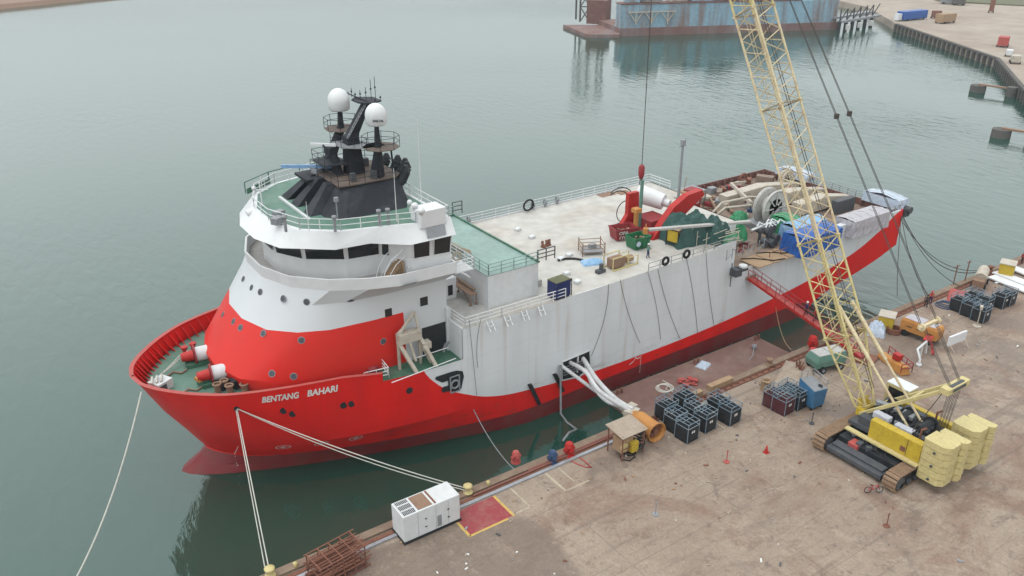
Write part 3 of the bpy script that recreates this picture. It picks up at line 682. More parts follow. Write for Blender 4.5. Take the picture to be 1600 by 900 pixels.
# mooring recess near the bow shoulder
RP = [(680, 593), (681, 589), (705, 581), (714, 579), (723, 580), (725, 588), (721, 607), (714, 612), (701, 611), (700, 595), (691, 598)]
def hull_at(px, py, off=.05):
    y = 60.5
    for _ in range(10): p = aty(px, py, y); y = CY - halfb(p.x, p.z)
    return aty(px, py, y - off)
zz_ = [hull_at(*q_) for q_ in RP]
t = MB(); t.add(zz_, [tuple(range(len(RP)))]); t.build('mooring_recess', 'black', ship)
t = MB(); c0 = hull_at(711, 599, .2); t.torus(c0+V(0, 0, -.1), .42, .1, 'y', 16)
for dx in (-.5, .5): t.bar(c0+V(dx, 0, -.95), c0+V(dx, 0, .8), .12)
t.bar(c0+V(-.5, 0, .8), c0+V(.5, 0, .8), .1); t.bar(c0+V(-.5, 0, -.95), c0+V(.5, 0, -.95), .1)
t.build('roller_fairlead', 'grey', ship)
# small scupper slots along the top edge of the white side aft
t = MB()
for i in range(9):
    x = 88.5 + i*1.15; t.bb(x, x+.7, NY-.035, NY, 10.65 + .0*i, 10.8)
for i in range(2): t.bb(94.6+i*4, 95.2+i*4, NY-.05, NY, 10.2, 10.9)
t.split('scupper', 'maroon', ship)

# ---- forward superstructure
def ring(tab, z): # half outline -> closed ring, symmetric about CY
    return [(x, CY - d, z) for x, d in tab] + [(x, CY + d, z) for x, d in reversed(tab)]
L0 = [(15.2, 1.8), (16.3, 5.2), (18.4, 7.4), (21, 8.7), (26, 9.2), (35.5, 9.2)]
L1 = [(15.0, 1.9), (16.1, 5.4), (18.3, 7.6), (21, 8.8), (26, 9.25), (35.5, 9.25)]
L2 = [(18.0, 1.9), (19.1, 5.4), (21.2, 7.5), (23.8, 8.65), (28.0, 9.1), (35.5, 9.25)]
L3 = [(19.6, 1.9), (20.7, 5.4), (22.8, 7.5), (25.4, 8.65), (29.0, 9.1), (35.5, 9.3)]
L4 = [(20.3, 2.1), (21.6, 5.8), (24.2, 8.5), (27.2, 10.2), (29.8, 11.1), (35.5, 11.35)]
t = MB(); t.loft([ring(L0, 9.8), ring(L1, 11.2), ring(L2, 15.3), ring(L3, 17.6), ring(L4, 19.0)], cap0=False, smooth=True)
L5 = [(x-.1 if i < 4 else x, d+.05) for i, (x, d) in enumerate(L4)]
hs = t.build('deckhouse', 'house_paint', ship); md = hs.modifiers.new('e', 'EDGE_SPLIT'); md.split_angle = R(30)
def inset(tab, k): 
    o = []
    for x, d in tab: o.append((x + (k if x < 33 else -k), max(.3, d - k*.8)))
    return o
# bridge-deck bulwark
t = MB(); 
for a_, b_, za, zb in ((L4, L5, 19.0, 20.1), (L5, inset(L5, .16), 20.1, 20.1), (inset(L5, .16), inset(L4, .12), 20.1, 19.0)):
    t.loft([ring(a_, za), ring(b_, zb)], cap0=False, cap1=False)
t.build('bridge_bulwark', 'white_clean', ship)
t = MB(); t.prism([(x, y) for x, y, z in ring(inset(L4, .05), 0)], 18.99, 19.03); t.build('bridge_deck', 'grey_deck', ship)
# wheelhouse
W0 = [(21.9, 1.8), (23.5, 4.9), (26.6, 7.1), (29.6, 7.6), (31.5, 10.3), (35.3, 10.8)]
W1 = [(21.6, 1.9), (23.3, 5.2), (26.4, 7.5), (29.5, 8.0), (31.3, 10.7), (35.4, 11.0)]
t = MB(); t.loft([ring(W0, 19.0), ring(W0, 21.0), ring(W1, 22.8)], cap0=False); t.build('wheelhouse', 'white_clean', ship)
def facet(tab0, tab1, i, side, z0, z1):
    def f(u, v, off=.05):
        (xa, da), (xb, db) = tab0[i], tab0[i+1]; (xc, dc), (xd, dd) = tab1[i], tab1[i+1]
        A, B = Vector((xa, CY+side*da, z0)), Vector((xb, CY+side*db, z0)); C_, D = Vector((xc, CY+side*dc, z1)), Vector((xd, CY+side*dd, z1))
        n = (B-A).cross(C_-A).normalized(); ctr = Vector((28, CY, z0)); n = -n if n.dot(A-ctr) < 0 else n
        return A.lerp(B, u).lerp(C_.lerp(D, u), v) + n*off
    return f
def win(i, side, u0, u1, v0=-.02, v1=.95):
    f = facet(W0, W1, i, side, 21.0, 22.8); m_ = MB(); m_.quad(f(u0, v0), f(u1, v0), f(u1, v1), f(u0, v1))
    o = m_.build('window', 'glass', ship)
    m_ = MB()
    for a_, b_ in (((u0, v0), (u1, v0)), ((u1, v0), (u1, v1)), ((u1, v1), (u0, v1)), ((u0, v1), (u0, v0))): m_.bar(f(*a_), f(*b_), .07)
    m_.build('frame', 'white_clean', o)
for side in (-1, 1):
    win(0, side, .06, .95); win(1, side, .04, .96); win(2, side, .05, .99); win(4, side, .05, .45); win(4, side, .55, .97)
f0 = lambda y, z: Vector((21.75 - (z-21)*.16, y, z))
for y0, y1 in ((CY-1.7, CY+1.7),):
    m_ = MB(); m_.quad(f0(y0, 21.15), f0(y1, 21.15), f0(y1, 22.6), f0(y0, 22.6)); m_.build('window', 'glass', ship)
m_ = MB(); f = facet(W0, W1, 3, -1, 21, 22.8); m_.quad(f(.1, .0), f(.3, .0), f(.3, .8), f(.1, .8)); m_.build('window', 'glass', ship)
# roof fascia (sloping visor)
F0 = [(20.1, 2.0), (21.2, 5.5), (25.0, 8.6), (28.2, 8.95), (31.0, 11.3), (35.6, 11.35)]
F1 = [(21.5, 2.1), (22.9, 6.0), (25.7, 8.3), (29.1, 9.3), (32.0, 10.3), (35.6, 10.4)]
F2 = [(20.6, 2.0), (21.7, 5.4), (25.2, 8.3), (28.6, 8.6), (31.4, 10.9), (35.5, 11.0)]
t = MB(); t.loft([ring(F2, 22.6), ring(F0, 22.75), ring(F1, 24.2)], cap0=True, smooth=True); br_ = t.build('bridge_roof', 'white_clean', ship); md = br_.modifiers.new('e', 'EDGE_SPLIT'); md.split_angle = R(34)
t = MB(); t.prism([(x, y) for x, y, z in ring(inset(F1, .35), 0)], 24.2, 24.22); t.build('roof_deck', 'green_deck', ship)
t = MB(); rr = ring(inset(F1, .15), 24.2); rail(t, rr, 1.05, 2, 1.8, .04, close=True); t.build('roof_railing', 'white_clean', ship)
t = MB(); rail(t, [(22.3, CY+6.4, 24.3), (25.4, CY+8.5, 24.3), (29, CY+9.4, 24.3)], 1.1, 1, 9, .05); t.quad((22.4, CY+6.3, 24.2), (25.5, CY+8.4, 24.2), (25.5, CY+8.4, 24.75), (22.4, CY+6.3, 24.75)); t.build('wind_screen', 'green_deck_dark', ship)
# wing box on the near end of the roof
bx = at(672, 352, 24.8)
t = MB(); t.box((33.6, CY-9.9, 24.6), (2.6, 1.9, 1.6)); wb = t.build('wing_locker', 'white_clean', ship, bevel=.06)
t = MB(); t.quad((32.7, CY-11.28, 22.95), (34.6, CY-11.3, 22.95), (34.7, CY-10.9, 23.75), (32.8, CY-10.88, 23.75)); t.build('skylight', 'grey', ship)
# portholes
def house_hit(px, py, levels):
    """point on the faceted near side of the deckhouse that the porthole sits on"""
    best = None
    for (A, za), (B, zb) in zip(levels, levels[1:]):
        for i in range(-1, len(A)-1):
            for side in ((-1, 1) if i < 1 else (-1,)):
                for u in [k/24 for k in range(25)]:
                    for v in [k/12 for k in range(13)]:
                        Ai = A[i] if i >= 0 else (A[0][0], 0); Bi = B[i] if i >= 0 else (B[0][0], 0); x0 = Ai[0]*(1-u)+A[i+1][0]*u; d0 = Ai[1]*(1-u)+A[i+1][1]*u; x1 = Bi[0]*(1-u)+B[i+1][0]*u; d1 = Bi[1]*(1-u)+B[i+1][1]*u
                        p = Vector((x0*(1-v)+x1*v, CY+side*(d0*(1-v)+d1*v), za*(1-v)+zb*v)); q = proj(p); d = (q[0]-px)**2+(q[1]-py)**2
                        if best is None or d < best[0]:
                            ta = Vector((A[i+1][0]-Ai[0], side*(A[i+1][1]-Ai[1]), 0)); tb = Vector((x1-x0, side*(d1-d0), zb-za)); n = ta.cross(tb).normalized()
                            if n.dot(p - Vector((28, CY, p.z))) < 0: n = -n
                            best = (d, p, n)
    return best
LV = [(L0, 9.8), (L1, 11.2), (L2, 15.3), (L3, 17.6), (L4, 19.0)]
for px, py in ((380, 436), (393, 449), (407, 457), (442, 467), (480, 471), (548, 469), (351, 491), (363, 504), (376, 512), (411, 523), (471, 530), (601, 534), (424, 585), (458, 587)):
    d, p, n = house_hit(px, py, LV); m_ = MB(); m_.use('grey').cyl(p - n*.1, p + n*.03, .33, n=16); m_.use('dark_grey').cyl(p, p + n*.05, .27, n=16)
    m_.build('porthole', None, ship)
for px, py, w_, h_ in ((607, 487, .7, .8), (663, 472, .8, .9), (637, 437, 1.4, 1.0)):
    lv = LV; d, p, n = house_hit(px, py, lv); m_ = MB(); ux = V(-n.y, n.x, 0).normalized(); uy = n.cross(ux); m_.quad(p+n*.05-ux*w_/2-uy*h_/2, p+n*.05+ux*w_/2-uy*h_/2, p+n*.05+ux*w_/2+uy*h_/2, p+n*.05-ux*w_/2+uy*h_/2); m_.build('window', 'glass', ship)
# dark doorway to the boat deck
t = MB(); y = CY-9.27; a = aty(660, 505, y); t.bb(32.7, 35.3, y-.02, y+.05, 10.0, 13.1); t.build('doorway', 'black', ship)
t = MB(); t.bb(35.3, 35.75, y-.25, y+.2, 9.9, 14.6); t.build('corner_post', 'white', ship)
# stairs and rails on the bridge wing
t = MB(); 
for k in range(9): t.bb(29.2+.18*k, 29.45+.18*k, CY-9.9, CY-8.7, 19.05+.0, 19.15+.2*k)
t.build('wing_stair', 'wood', ship)
t = MB()
for y in (CY-9.95, CY-8.65):
    t.tube([(28.6, y, 19.1), (29.0, y, 20.2), (29.6, y, 21.1), (30.9, y, 21.9)], .045); t.tube([(29.1, y, 19.1), (29.5, y, 19.8), (30.1, y, 20.6), (31.2, y, 21.3)], .04)
rail(t, [(31.0, CY-10.4, 19.05), (31.9, CY-9.4, 19.05)], 1.1, 2, .6, .04); t.build('stair_handrail', 'white_clean', ship)
# outside stair aft of the wing down to the well deck
t = MB()
for s in (0, .9): t.bar(V(35.6, 63.2+s, 19.9), V(38.2, 63.2+s, 18.0), .07); t.bar(V(35.6, 63.2+s, 19.0), V(38.2, 63.2+s, 17.1), .12)
for k in range(8): t.box((35.7+.33*k, 63.65, 18.9-.24*k), (.28, .9, .05))
rail(t, [(35.5, 61.2, 19.0), (37.4, 61.2, 19.0), (37.4, 66, 19.0)], 1.1, 3, 1.5, .045); t.bb(35.4, 37.4, 61.2, 66, 18.88, 18.98)
t.build('outside_stair', 'white_clean', ship)
# coiled hose reel aft of the wing
t = MB()
for r_ in (.3, .42, .54): t.torus((36.4, 62.6, 19.9), r_, .05, 'y', 14)
t.build('hose_reel', 'cream', ship)

# ---- mast house
MB0 = [(26.0, 4.2), (27.4, 5.9), (33.4, 6.1), (34.4, 4.6)]
MB1 = [(28.3, 2.9), (29.0, 3.2), (33.6, 3.2), (34.4, 2.6)]
t = MB(); t.loft([ring(MB0, 24.2), ring(MB1, 26.4)]); t.build('mast_house', 'mast_black', ship)
for y in (CY-2.6, CY+.6, CY+3.2):
    t = MB(); yt = CY+(y-CY)*.62
    t.loft([[(25.0, y-.8, 24.2), (26.4, y-.8, 24.2), (26.4, y+.8, 24.2), (25.0, y+.8, 24.2)], [(27.4, yt-.4, 26.5), (29.0, yt-.4, 26.5), (29.0, yt+.4, 26.5), (27.4, yt+.4, 26.5)]]); t.build('mast_rib', 'mast_black', ship)
t = MB(); t.bb(24.5, 24.7, CY-4.2, CY+3.4, 24.22, 24.42); t.build('coaming', 'white', ship)
PLR = [(28.0, 3.3), (29.0, 3.5), (33.8, 3.4), (34.6, 2.7)]
t = MB(); t.prism([(x, y) for x, y, z in ring(PLR, 0)], 26.4, 26.52); t.build('mast_platform', 'plat_brown', ship)
t = MB(); rail(t, ring(PLR, 26.52), 1.0, 2, 1.5, .028, close=True); t.build('platform_railing', 'mast_black', ship)
for k, (dy, x0) in enumerate(((-3.0, 34.3), (-1.9, 35.0), (-.8, 35.4), (.6, 35.3), (1.9, 34.7))):
    t = MB(); y = CY+dy
    pts_ = [(x0-1.8, y, 25.2), (x0-.6, y, 25.4), (x0+.3, y, 25.9), (x0+.75, y, 26.7), (x0+.8, y, 27.3)]
    t.tube(pts_[:4], .52, 8); t.cyl(pts_[3], pts_[4], .5, .2, 8); t.build('exhaust_pipe', 'black', ship)
def bx4(x0, x1, hy, z, y=CY): return [(x0, y-hy, z), (x1, y-hy, z), (x1, y+hy, z), (x0, y+hy, z)]
t = MB(); t.loft([bx4(30.3, 31.9, .8, 26.5), bx4(30.4, 31.6, .6, 30.0), bx4(30.8, 31.7, .5, 30.4), bx4(32.6, 33.3, .28, 33.2)]); t.build('mast_column', 'mast_black', ship)
t = MB()
for dy in (-.75, -.45): t.cyl((30.3, CY+dy-.3, 30.2), (32.5, CY+dy-.1, 33.2), .04, n=5)
for k in range(10): q = k/10; t.cyl((30.3+2.2*q, CY-1.05, 30.2+3*q), (30.3+2.2*q, CY-.7, 30.2+3*q), .03, n=4)
t.build('mast_ladder', 'grey', ship)
t = MB(); t.prism([(31.8, CY-.5), (32.6, CY-1.6), (34.0, CY-.9), (34.0, CY+.9), (32.6, CY+1.9), (31.8, CY+1.0)], 33.15, 33.28)
t.bar((32.8, CY-2.2, 33.2), (32.2, CY+3.4, 33.5), .1); t.build('crosstree', 'mast_black', ship)
for x, y, hh in ((32.3, CY+2.9, .4), (32.4, CY+2.2, .9), (32.4, CY+1.4, .6), (32.6, CY+.7, .9), (33.0, CY+.3, 1.2), (33.4, CY, 1.9), (33.7, CY-.3, 2.2), (33.9, CY-.9, .5), (33.0, CY-1.6, .4)):
    t = MB(); t.cyl((x, y, 33.2), (x, y, 33.2+hh), .03, n=5); t.lathe((x, y, 33.22+hh*.5), [(0, 0), (.09, .02), (.09, .14), (0, .18)], 8); t.build('aerial', 'mast_black', ship)
def strut(p0, p1, r0, r1, n='mast_strut'): m_ = MB(); m_.cyl(p0, p1, r0, r1, 10); return m_.build(n, 'mast_black', ship)
def platform(c, r, n, a0=0):
    m_ = MB(); pl = [(c[0]+r*math.cos(a0+2*math.pi*i/n), c[1]+r*math.sin(a0+2*math.pi*i/n)) for i in range(n)]
    m_.prism(pl, c[2]-.08, c[2]); o = m_.build('dome_platform', 'plat_brown', ship)
    m_ = MB(); rail(m_, [(x, y, c[2]) for x, y in pl], 1.05, 2, 1.6, .026, close=True); m_.build('railing', 'mast_black', o); return o
def dome(c, r, post_z):
    m_ = MB(); m_.cyl((c[0], c[1], post_z), (c[0], c[1], c[2]-r), .34, .2, 10); m_.build('dome_post', 'mast_black', ship)
    m_ = MB(); pr_ = [(0, -r), (r*.82, -r), (r*.97, -r*.86), (r, -.1*r)] + [(r*math.cos(a), -.1*r + r*1.1*math.sin(a)) for a in [R(q) for q in (12, 24, 36, 48, 60, 72, 82)]] + [(0, r)]
    m_.lathe(c, pr_, 28); return m_.build('radome', 'white_clean', ship)
d1 = aty(529, 155, CY+2.6); platform((d1.x+.1, d1.y, d1.z-2.75), 1.7, 8, .3); dome(d1, 1.04, d1.z-2.75); strut((29.0, CY+2.2, 26.5), (d1.x, d1.y, d1.z-2.8), .62, .42)
d2 = aty(587, 178, CY-2.6); platform((d2.x+.3, d2.y, d2.z-3.1), 1.75, 8, .3); D2 = dome(d2, 1.0, d2.z-3.1); strut((32.4, CY-2.3, 26.5), (d2.x, d2.y, d2.z-3.15), .72, .34); strut((34.0, CY-2.6, 26.5), (d2.x+1.3, d2.y, d2.z-3.15), .09, .09)
t = MB(); e1 = V(rt[0], rt[1], 0); cdir = V(-fw[0], -fw[1], 0)
put_text(t, 'SAILOR', .30, d2 + cdir*1.09 - e1*.15 + V(0, 0, -.5), e1, (0, 0, 1), .012); t.build('dome_lettering', 'black', D2)
zc = d2.z-3.1
t = MB(); t.prism([(29.6, CY+1.6), (29.6, CY-.9), (31.5, CY-2.4), (33.4, CY-2.4), (33.4, CY-1.0), (32.4, CY-.2), (31.4, CY+1.6)], zc-.1, zc); t.build('catwalk', 'grey', ship)
t = MB(); rail(t, [(29.6, CY+1.6, zc), (29.6, CY-.9, zc), (31.5, CY-2.4, zc)], 1.0, 2, 1.3, .026); t.build('catwalk_railing', 'mast_black', ship)
s1 = atx(484, 260, 27.6); t = MB(); t.box(s1, (5.5, .2, .32), az - R(90)); t.build('radar_scanner', 'scanner_blue', ship)
t = MB(); t.box(s1 + V(.5, -.4, -.5), (.8, .7, .5), .4); t.cyl(s1 + V(.4, -.3, -.3), s1, .12); t.build('radar_gearbox', 'grey', ship)
t = MB(); t.prism([(s1.x-1.1, s1.y-1.8), (s1.x+1.6, s1.y-1.8), (s1.x+1.6, s1.y+1.4), (s1.x-1.1, s1.y+1.4)], s1.z-1.0, s1.z-.75); t.build('radar_bracket', 'mast_black', ship)
s2 = atx(505, 226, 28.6); t = MB(); t.box(s2, (2.5, .18, .26), az - R(98)); t.build('radar_scanner', 'white_clean', ship)
t = MB(); t.box(s2 + V(.5, -.4, -.5), (.9, .8, .6), .3); t.cyl(s2 + V(.4, -.3, -.8), s2, .14); t.build('radar_gearbox', 'mast_black', ship)
pz2 = s2.z-1.7
t = MB(); t.prism([(28.0, s2.y-1.4), (30.4, s2.y-1.6), (30.4, s2.y+1.9), (28.0, s2.y+1.6)], pz2-.12, pz2); t.cyl((29.6, s2.y-.6, 26.5), (29.3, s2.y-.2, s2.z-.4), .5, .35, 10); t.build('radar_bracket', 'mast_black', ship)
t = MB(); rail(t, [(28.0, s2.y-1.4, pz2), (28.0, s2.y+1.6, pz2), (30.4, s2.y+1.9, pz2)], 1.0, 2, 1.2, .026); t.build('radar_railing', 'mast_black', ship)
for x, y in ((31.8, CY-2.8), (29.8, CY-2.6), (33.0, CY+1.5)):
    t = MB(); t.box((x, y, 26.9), (.5, .5, .8)); t.build('mast_cabinet', 'dark_grey', ship, bevel=.03)
# whip aerials and small roof fittings
t = MB()
for px, py, py2, y in ((659, 330, 185, 63.5), (620, 346, 262, 62.9), (483, 361, 314, 64.2)):
    a = aty(px, py, y); b_ = Vector((a.x, a.y, aty(px, py2, y).z)); t.cyl(a, b_, .045, .02, 5)
t.split('whip_aerial', 'white_clean', ship)
for px, py, z_, r_ in ((658, 330, 25.9, .36), (648, 322, 25.6, .34), (640, 316, 25.4, .25)):
    q = at(px, py, z_); m_ = MB(); m_.lathe(q, [(0, -.3), (.2, -.3), (.22, -.1)] + [(r_*math.cos(R(a_)), r_*math.sin(R(a_))) for a_ in (0, 30, 60)] + [(0, r_)], 14); m_.cyl(q+V(0, 0, -.9), q, .08); m_.build('satcom_dome', 'white_clean', ship)
t = MB()
for px, py in ((524, 362), (593, 352), (447, 362), (607, 350)):
    q = at(px, py, 24.3); t.cyl(q, q+V(0, 0, 1.2), .13); t.lathe(q+V(0, 0, 1.2), [(0, 0), (.22, 0), (.22, .25), (0, .3)], 8)
for q in (at(436, 340, 24.3), at(434, 350, 24.3)): t.box(q+V(0, 0, .35), (1.0, .7, .6), .5)
q = at(528, 345, 24.3); t.cyl(q, q+V(0, 0, 2.0), .06); t.box(q+V(0, 0, 2.0), (.35, .3, .4))
t.split('roof_fitting', 'grey', ship)
q = at(410, 322, 24.3); t = MB(); t.cyl(q, q+V(0, 0, 2.3), .07); t.cyl(q+V(-.6, .3, 1.6), q+V(.6, -.3, 1.6), .05); t.cyl(q+V(.2, 0, 1.6), q+V(.2, 0, 2.8), .04); t.lathe(q+V(-.5, .3, 1.6), [(0, 0), (.2, 0), (.2, .3), (0, .32)], 8)
t.cyl(at(400, 328, 24), at(400, 328, 24)+V(-.9, 0, -.2), .3, .3, 10); t.build('jackstaff', 'white_clean', ship)

# ---- foredeck gear
def winch(px, py, rz=0.0, s=1.0):
    q = at(px, py, 9.9); M = Matrix.Rotation(rz, 3, 'Z')
    def T(*a): return q + M @ Vector(a)*s
    m_ = MB(); m_.use('green_deck_dark'); m_.box(q + V(0, 0, .2), (3.2*s, 1.5*s, .4*s), rz)
    w_ = m_.build('winch_bed', None, ship)
    m_ = MB(); m_.use('red'); m_.cyl(T(-1.9, 0, 1.0), T(-.8, 0, 1.0), .42*s, .55*s, 14); m_.use('red_dark'); m_.cyl(T(-.75, 0, 1.0), T(-.6, 0, 1.0), .95*s, n=18)
    m_.use('red_dark'); m_.cyl(T(.9, 0, 1.0), T(1.05, 0, 1.0), .95*s, n=18); m_.split('warping_head', None, w_)
    m_ = MB(); m_.cyl(T(-.6, 0, 1.0), T(.9, 0, 1.0), .72*s, n=16); m_.build('rope_drum', 'white', w_)
    m_ = MB(); m_.box(T(1.6, 0, .9), (.9*s, 1.1*s, 1.1*s), rz); m_.build('motor', 'dark_grey', w_)
winch(318, 566, R(-6)); winch(344, 596, R(-6))
# big covered machine at house foot
t = MB(); q = at(322, 600, 9.9); t.use('green_deck_dark').box(q+V(0, 0, .3), (1.2, 1.0, .6), .3); t.use('orange').box(q+V(-.3, 0, .75), (1.0, .8, .3), .3); t.build('hydraulic_unit', None, ship)
for px, py, d_ in ((362, 590, (1.8, 1.2, 1.3)), (372, 603, (1.2, 1.0, .9)), (334, 558, (1.4, 1.0, 1.2)), (300, 566, (.9, .7, .7)), (352, 606, (1.0, .8, .5))):
    q = at(px, py, 9.9); t = MB(); t.box(q+V(0, 0, d_[2]/2), d_, .3); t.cyl(q+V(-.6, -.3, d_[2]*.7), q+V(.6, .2, d_[2]*.9), .22, n=10); t.build('deck_gearbox', 'black', ship, bevel=.05)
for px, py in ((276, 585), (300, 612), (392, 606), (326, 618)):
    q = at(px, py, 9.9); t = MB(); t.tube([q+V(-.8, 0, .1), q+V(-.2, .4, .15), q+V(.4, -.2, .1), q+V(1.0, .2, .1)], .09); t.build('chain', 'rust_pale', ship)
t = MB()
for px, py in ((290, 555), (303, 549), (262, 540)):
    q = at(px, py, 9.9); t.cyl(q, q+V(0, 0, .8), .22, n=10); t.cyl(q+V(0, 0, .75), q+V(0, 0, .95), .34, n=10)
t.split('bollard', 'red', ship)
t = MB()
for px, py in ((341, 612), (360, 614), (352, 606), (383, 612)):
    q = at(px, py, 9.9); t.cyl(q, q+V(0, 0, .7), .3, n=10); t.torus(q+V(0, 0, .8), .34, .09, 'z', 12)
t.split('pedestal_roller', 'rust_pale', ship)
t = MB(); q = at(252, 604, 10.1); t.use('white').box(q+V(0, 0, .25), (1.6, 1.4, .9), .5); t.use('dark_grey').box(q+V(-.1, -.75, .2), (1.0, .25, .6), .5)
for k in range(3): t.use('rope').tube([q+V(-.8+.4*k, -.5, .8), q+V(-.6+.4*k, .1, 1.05), q+V(-.5+.4*k, .7, .8)], .1)
t.build('anchor_chock', None, ship)
t = MB(); rp = at(232, 603, 10.5); t.tube(sag(rp, at(284, 552, 10.7), .1), .055); t.tube(sag(rp+V(0, .2, 0), at(293, 548, 10.7), .15), .055); t.build('deck_rope', 'rope', ship)
t = MB(); 
for px, py in ((396, 606), (420, 603), (440, 600), (452, 597)): q = at(px, py, 9.9); t.box(q+V(0, 0, .3), (1.3, .35, .25), .1)
t.split('fairlead_cover', 'wood', ship)

# ---- boat deck: davit crane, rails
t = MB(); dz = 9.99
def A(px, py, z=dz): return at(px, py, z)
base1 = V(28.9, 61.1, dz); base2 = V(33.4, 61.2, dz)
for b_ in ((617, 573, 560), ):
    pass
f1a, f1b = aty(622, 535, 62.4), aty(652, 584, 60.9); f2a, f2b = aty(655, 525, 62.4), aty(684, 577, 60.9)
for a_, b_ in ((f1a, f1b), (f2a, f2b)):
    d = b_-a_; t.bar(a_, b_, .42)
    t.bar(a_, Vector((a_.x, a_.y, dz)), .3)
t.box(((f1a+f2a)/2 + V(0, 0, .3)), (2.3, .8, 1.0))
top = aty(647, 487, 62.8); t.bar(f1a + V(0, 0, .6), top, .3); t.bar(f2a + V(0, 0, .6), top, .24); t.bar(f1a + V(0, 0, 1.8)*.5, top + V(-.3, 0, -.6), .2)
t.cyl(aty(641, 536, 62.0), aty(650, 564, 61.6), .14, n=8)
t.cyl(aty(660, 540, 62.4), aty(674, 566, 61.8), .2, n=8); t.box(aty(665, 538, 62.2), (.9, .8, .7))
t.build('davit_crane', 'cream', ship, bevel=.04)
t = MB()
rail(t, [A(570, 599), A(608, 590), A(595, 574), A(612, 553), A(636, 545)], 1.1, 3, 1.2, .045)
rail(t, [A(640, 548), A(683, 534), A(697, 530)], 1.1, 3, 1.4, .045)
t.tube([A(612, 598, 10.4), A(660, 580, 10.9), A(712, 560, 10.9)], .05, 5); t.tube([A(648, 560, 11), A(700, 543, 11)], .05)
t.build('boat_deck_railing', 'white_clean', ship)
t = MB(); q = A(707, 545); t.torus(q+V(0, 0, .0), 1.0, .18, 'y', 20, arc=.5); t.box(q+V(0, .3, .4), (1.6, .5, .8)); t.build('hose_guide', 'grey', ship)
t = MB(); q = A(582, 582); t.lathe(q, [(0, 0), (.5, 0), (.55, .5), (.4, .7), (0, .75)], 12); t.build('capstan', 'red_dark', ship)
t = MB(); t.lathe(A(583, 570), [(0, 0), (.3, 0), (.3, .6), (0, .65)], 10); t.lathe(A(565, 566), [(0, 0), (.3, 0), (.3, .9), (0, 1)], 10); t.split('vent_head', 'red', ship)

# ---- well deck behind the bridge & helideck house
t = MB(); rail(t, [(35.75, 65.5, 13.4), (35.75, 62.6, 13.4), (35.85, CY-halfb(36, 10.2)+.1, 13.4), (40, CY-halfb(40, 10.2)+.1, 13.4), (47.8, NY+.1, 13.4)], 1.1, 3, 1.5, .05)
t.build('side_railing', 'white_clean', ship)
t = MB()
for k in range(4): # folded cradle steps over the side
    x = 38.2+k*2.0
    for s in (0, .55): t.bar((x+s, NY-.02+.3*(2-min(k,2))*.3, 13.5), (x+s+.05, NY-.6, 12.6), .12)
    t.bar((x, NY-.35, 13.1), (x+.6, NY-.35, 13.1), .1)
t.split('fender_bracket', 'white_clean', ship)
t = MB(); t.bb(39.9, 46.0, 62.7, 79.5, 13.4, 16.95); dk = t.build('deck_hangar', 'white', ship, bevel=.03)
t = MB(); t.bb(39.85, 46.05, 62.65, 79.55, 16.95, 17.0); t.build('hangar_roof', 'green_pad', ship)
t = MB(); t.bb(45.9, 46.1, 62.6, 79.6, 17.0, 17.16); t.bb(39.8, 46.0, 79.45, 79.6, 17.0, 17.16); t.build('roof_coaming', 'green_deck_dark', ship)
t = MB(); t.bb(46.0, 47.6, 64.2, 79.5, 13.4, 14.1); t.build('hangar_plinth', 'grey_deck', ship)
t = MB(); rail(t, [(40, 79.4, 17), (40, 62.75, 17), (46, 62.75, 17)], 1.15, 3, 1.6, .045); rail(t, [(40, 79.5, 17), (46, 79.5, 17)], 1.15, 3, 1.6, .045); t.build('hangar_railing', 'green_pad', ship)
t = MB(); rail(t, [(46, 79.8, 17), (47.3, 79.8, 17)], 1.5, 3, 1.3, .06); rail(t, [(46.0, 62.9, 16.9), (48.2, 62.9, 16.9)], 1.3, 3, 1.1, .06); t.split('gate_frame', 'dark_grey', ship)
t = MB(); rail(t, [(40.3, FY-.15, 13.4), (47, FY-.1, 13.4), (81.8, FY-.1, 13.4), (81.9, 80.5, 13.4)], 1.15, 3, 2.0, .045); t.build('far_side_railing', 'white_clean', ship)
t = MB(); rail(t, [(59.2, NY+.1, 13.4), (72.8, NY+.1, 13.6)], 1.1, 2, 1.7, .04); t.build('near_side_railing', 'grey', ship)
t = MB(); t.bb(47, 82, FY-.35, FY-.2, 13.4, 13.6); t.bb(49, 70, NY+.0, NY+.12, 13.4, 13.5); t.split('deck_edge_bar', 'white', ship)
t = MB(); q = at(700, 470, 13.41)
t.box((38.0, 67.6, 14.5), (1.5, 1.4, 2.3)); kb = t.build('deck_locker', 'white_clean', ship, bevel=.05)
t = MB(); t.bb(37.75, 38.3, 66.87, 66.9, 13.8, 14.9); t.build('locker_door', 'black', kb)
t = MB(); q = V(39.3, 66.2, 13.41)
for dx, dy in ((-.5, -1.9), (.2, -1.9), (-.5, 1.6), (.2, 1.6)): t.cyl(q+V(dx, dy, 0), q+V(dx, dy, 1.2), .05); t.lathe(q+V(dx, dy, 0), [(0, 0), (.14, 0), (.14, .2), (0, .25)], 8)
t.box(q+V(-.15, -.1, 1.2), (.8, 3.8, .08)); t.bar(q+V(-.5, -1.9, .2), q+V(.2, 1.6, 1.1), .08); t.cyl(q+V(.2, -1.6, 1.5), q+V(.2, 1.8, 1.5), .12)
single(t, 'work_trolley', q, 'narrow brown trolley with thin legs beside the pale wall below the green helipad', 'trolley', mat='rust_pale')
t = MB()
for k in range(3): t.tube([(40.3+.16*k, 76-k, 18.1), (40.3+.16*k, 70, 17.5), (40.2+.16*k, 66.3+k*.4, 18.0)], .12)
t.box((40.4, 73, 17.5), (.5, 3.2, .7)); t.box((40.4, 69.5, 17.5), (.5, 1.8, .6))
single(t, 'timber_bundle', (40.4, 71, 17.0), 'bundle of brown timber tied to the forward railing of the green helipad', 'timber', mat='wood')
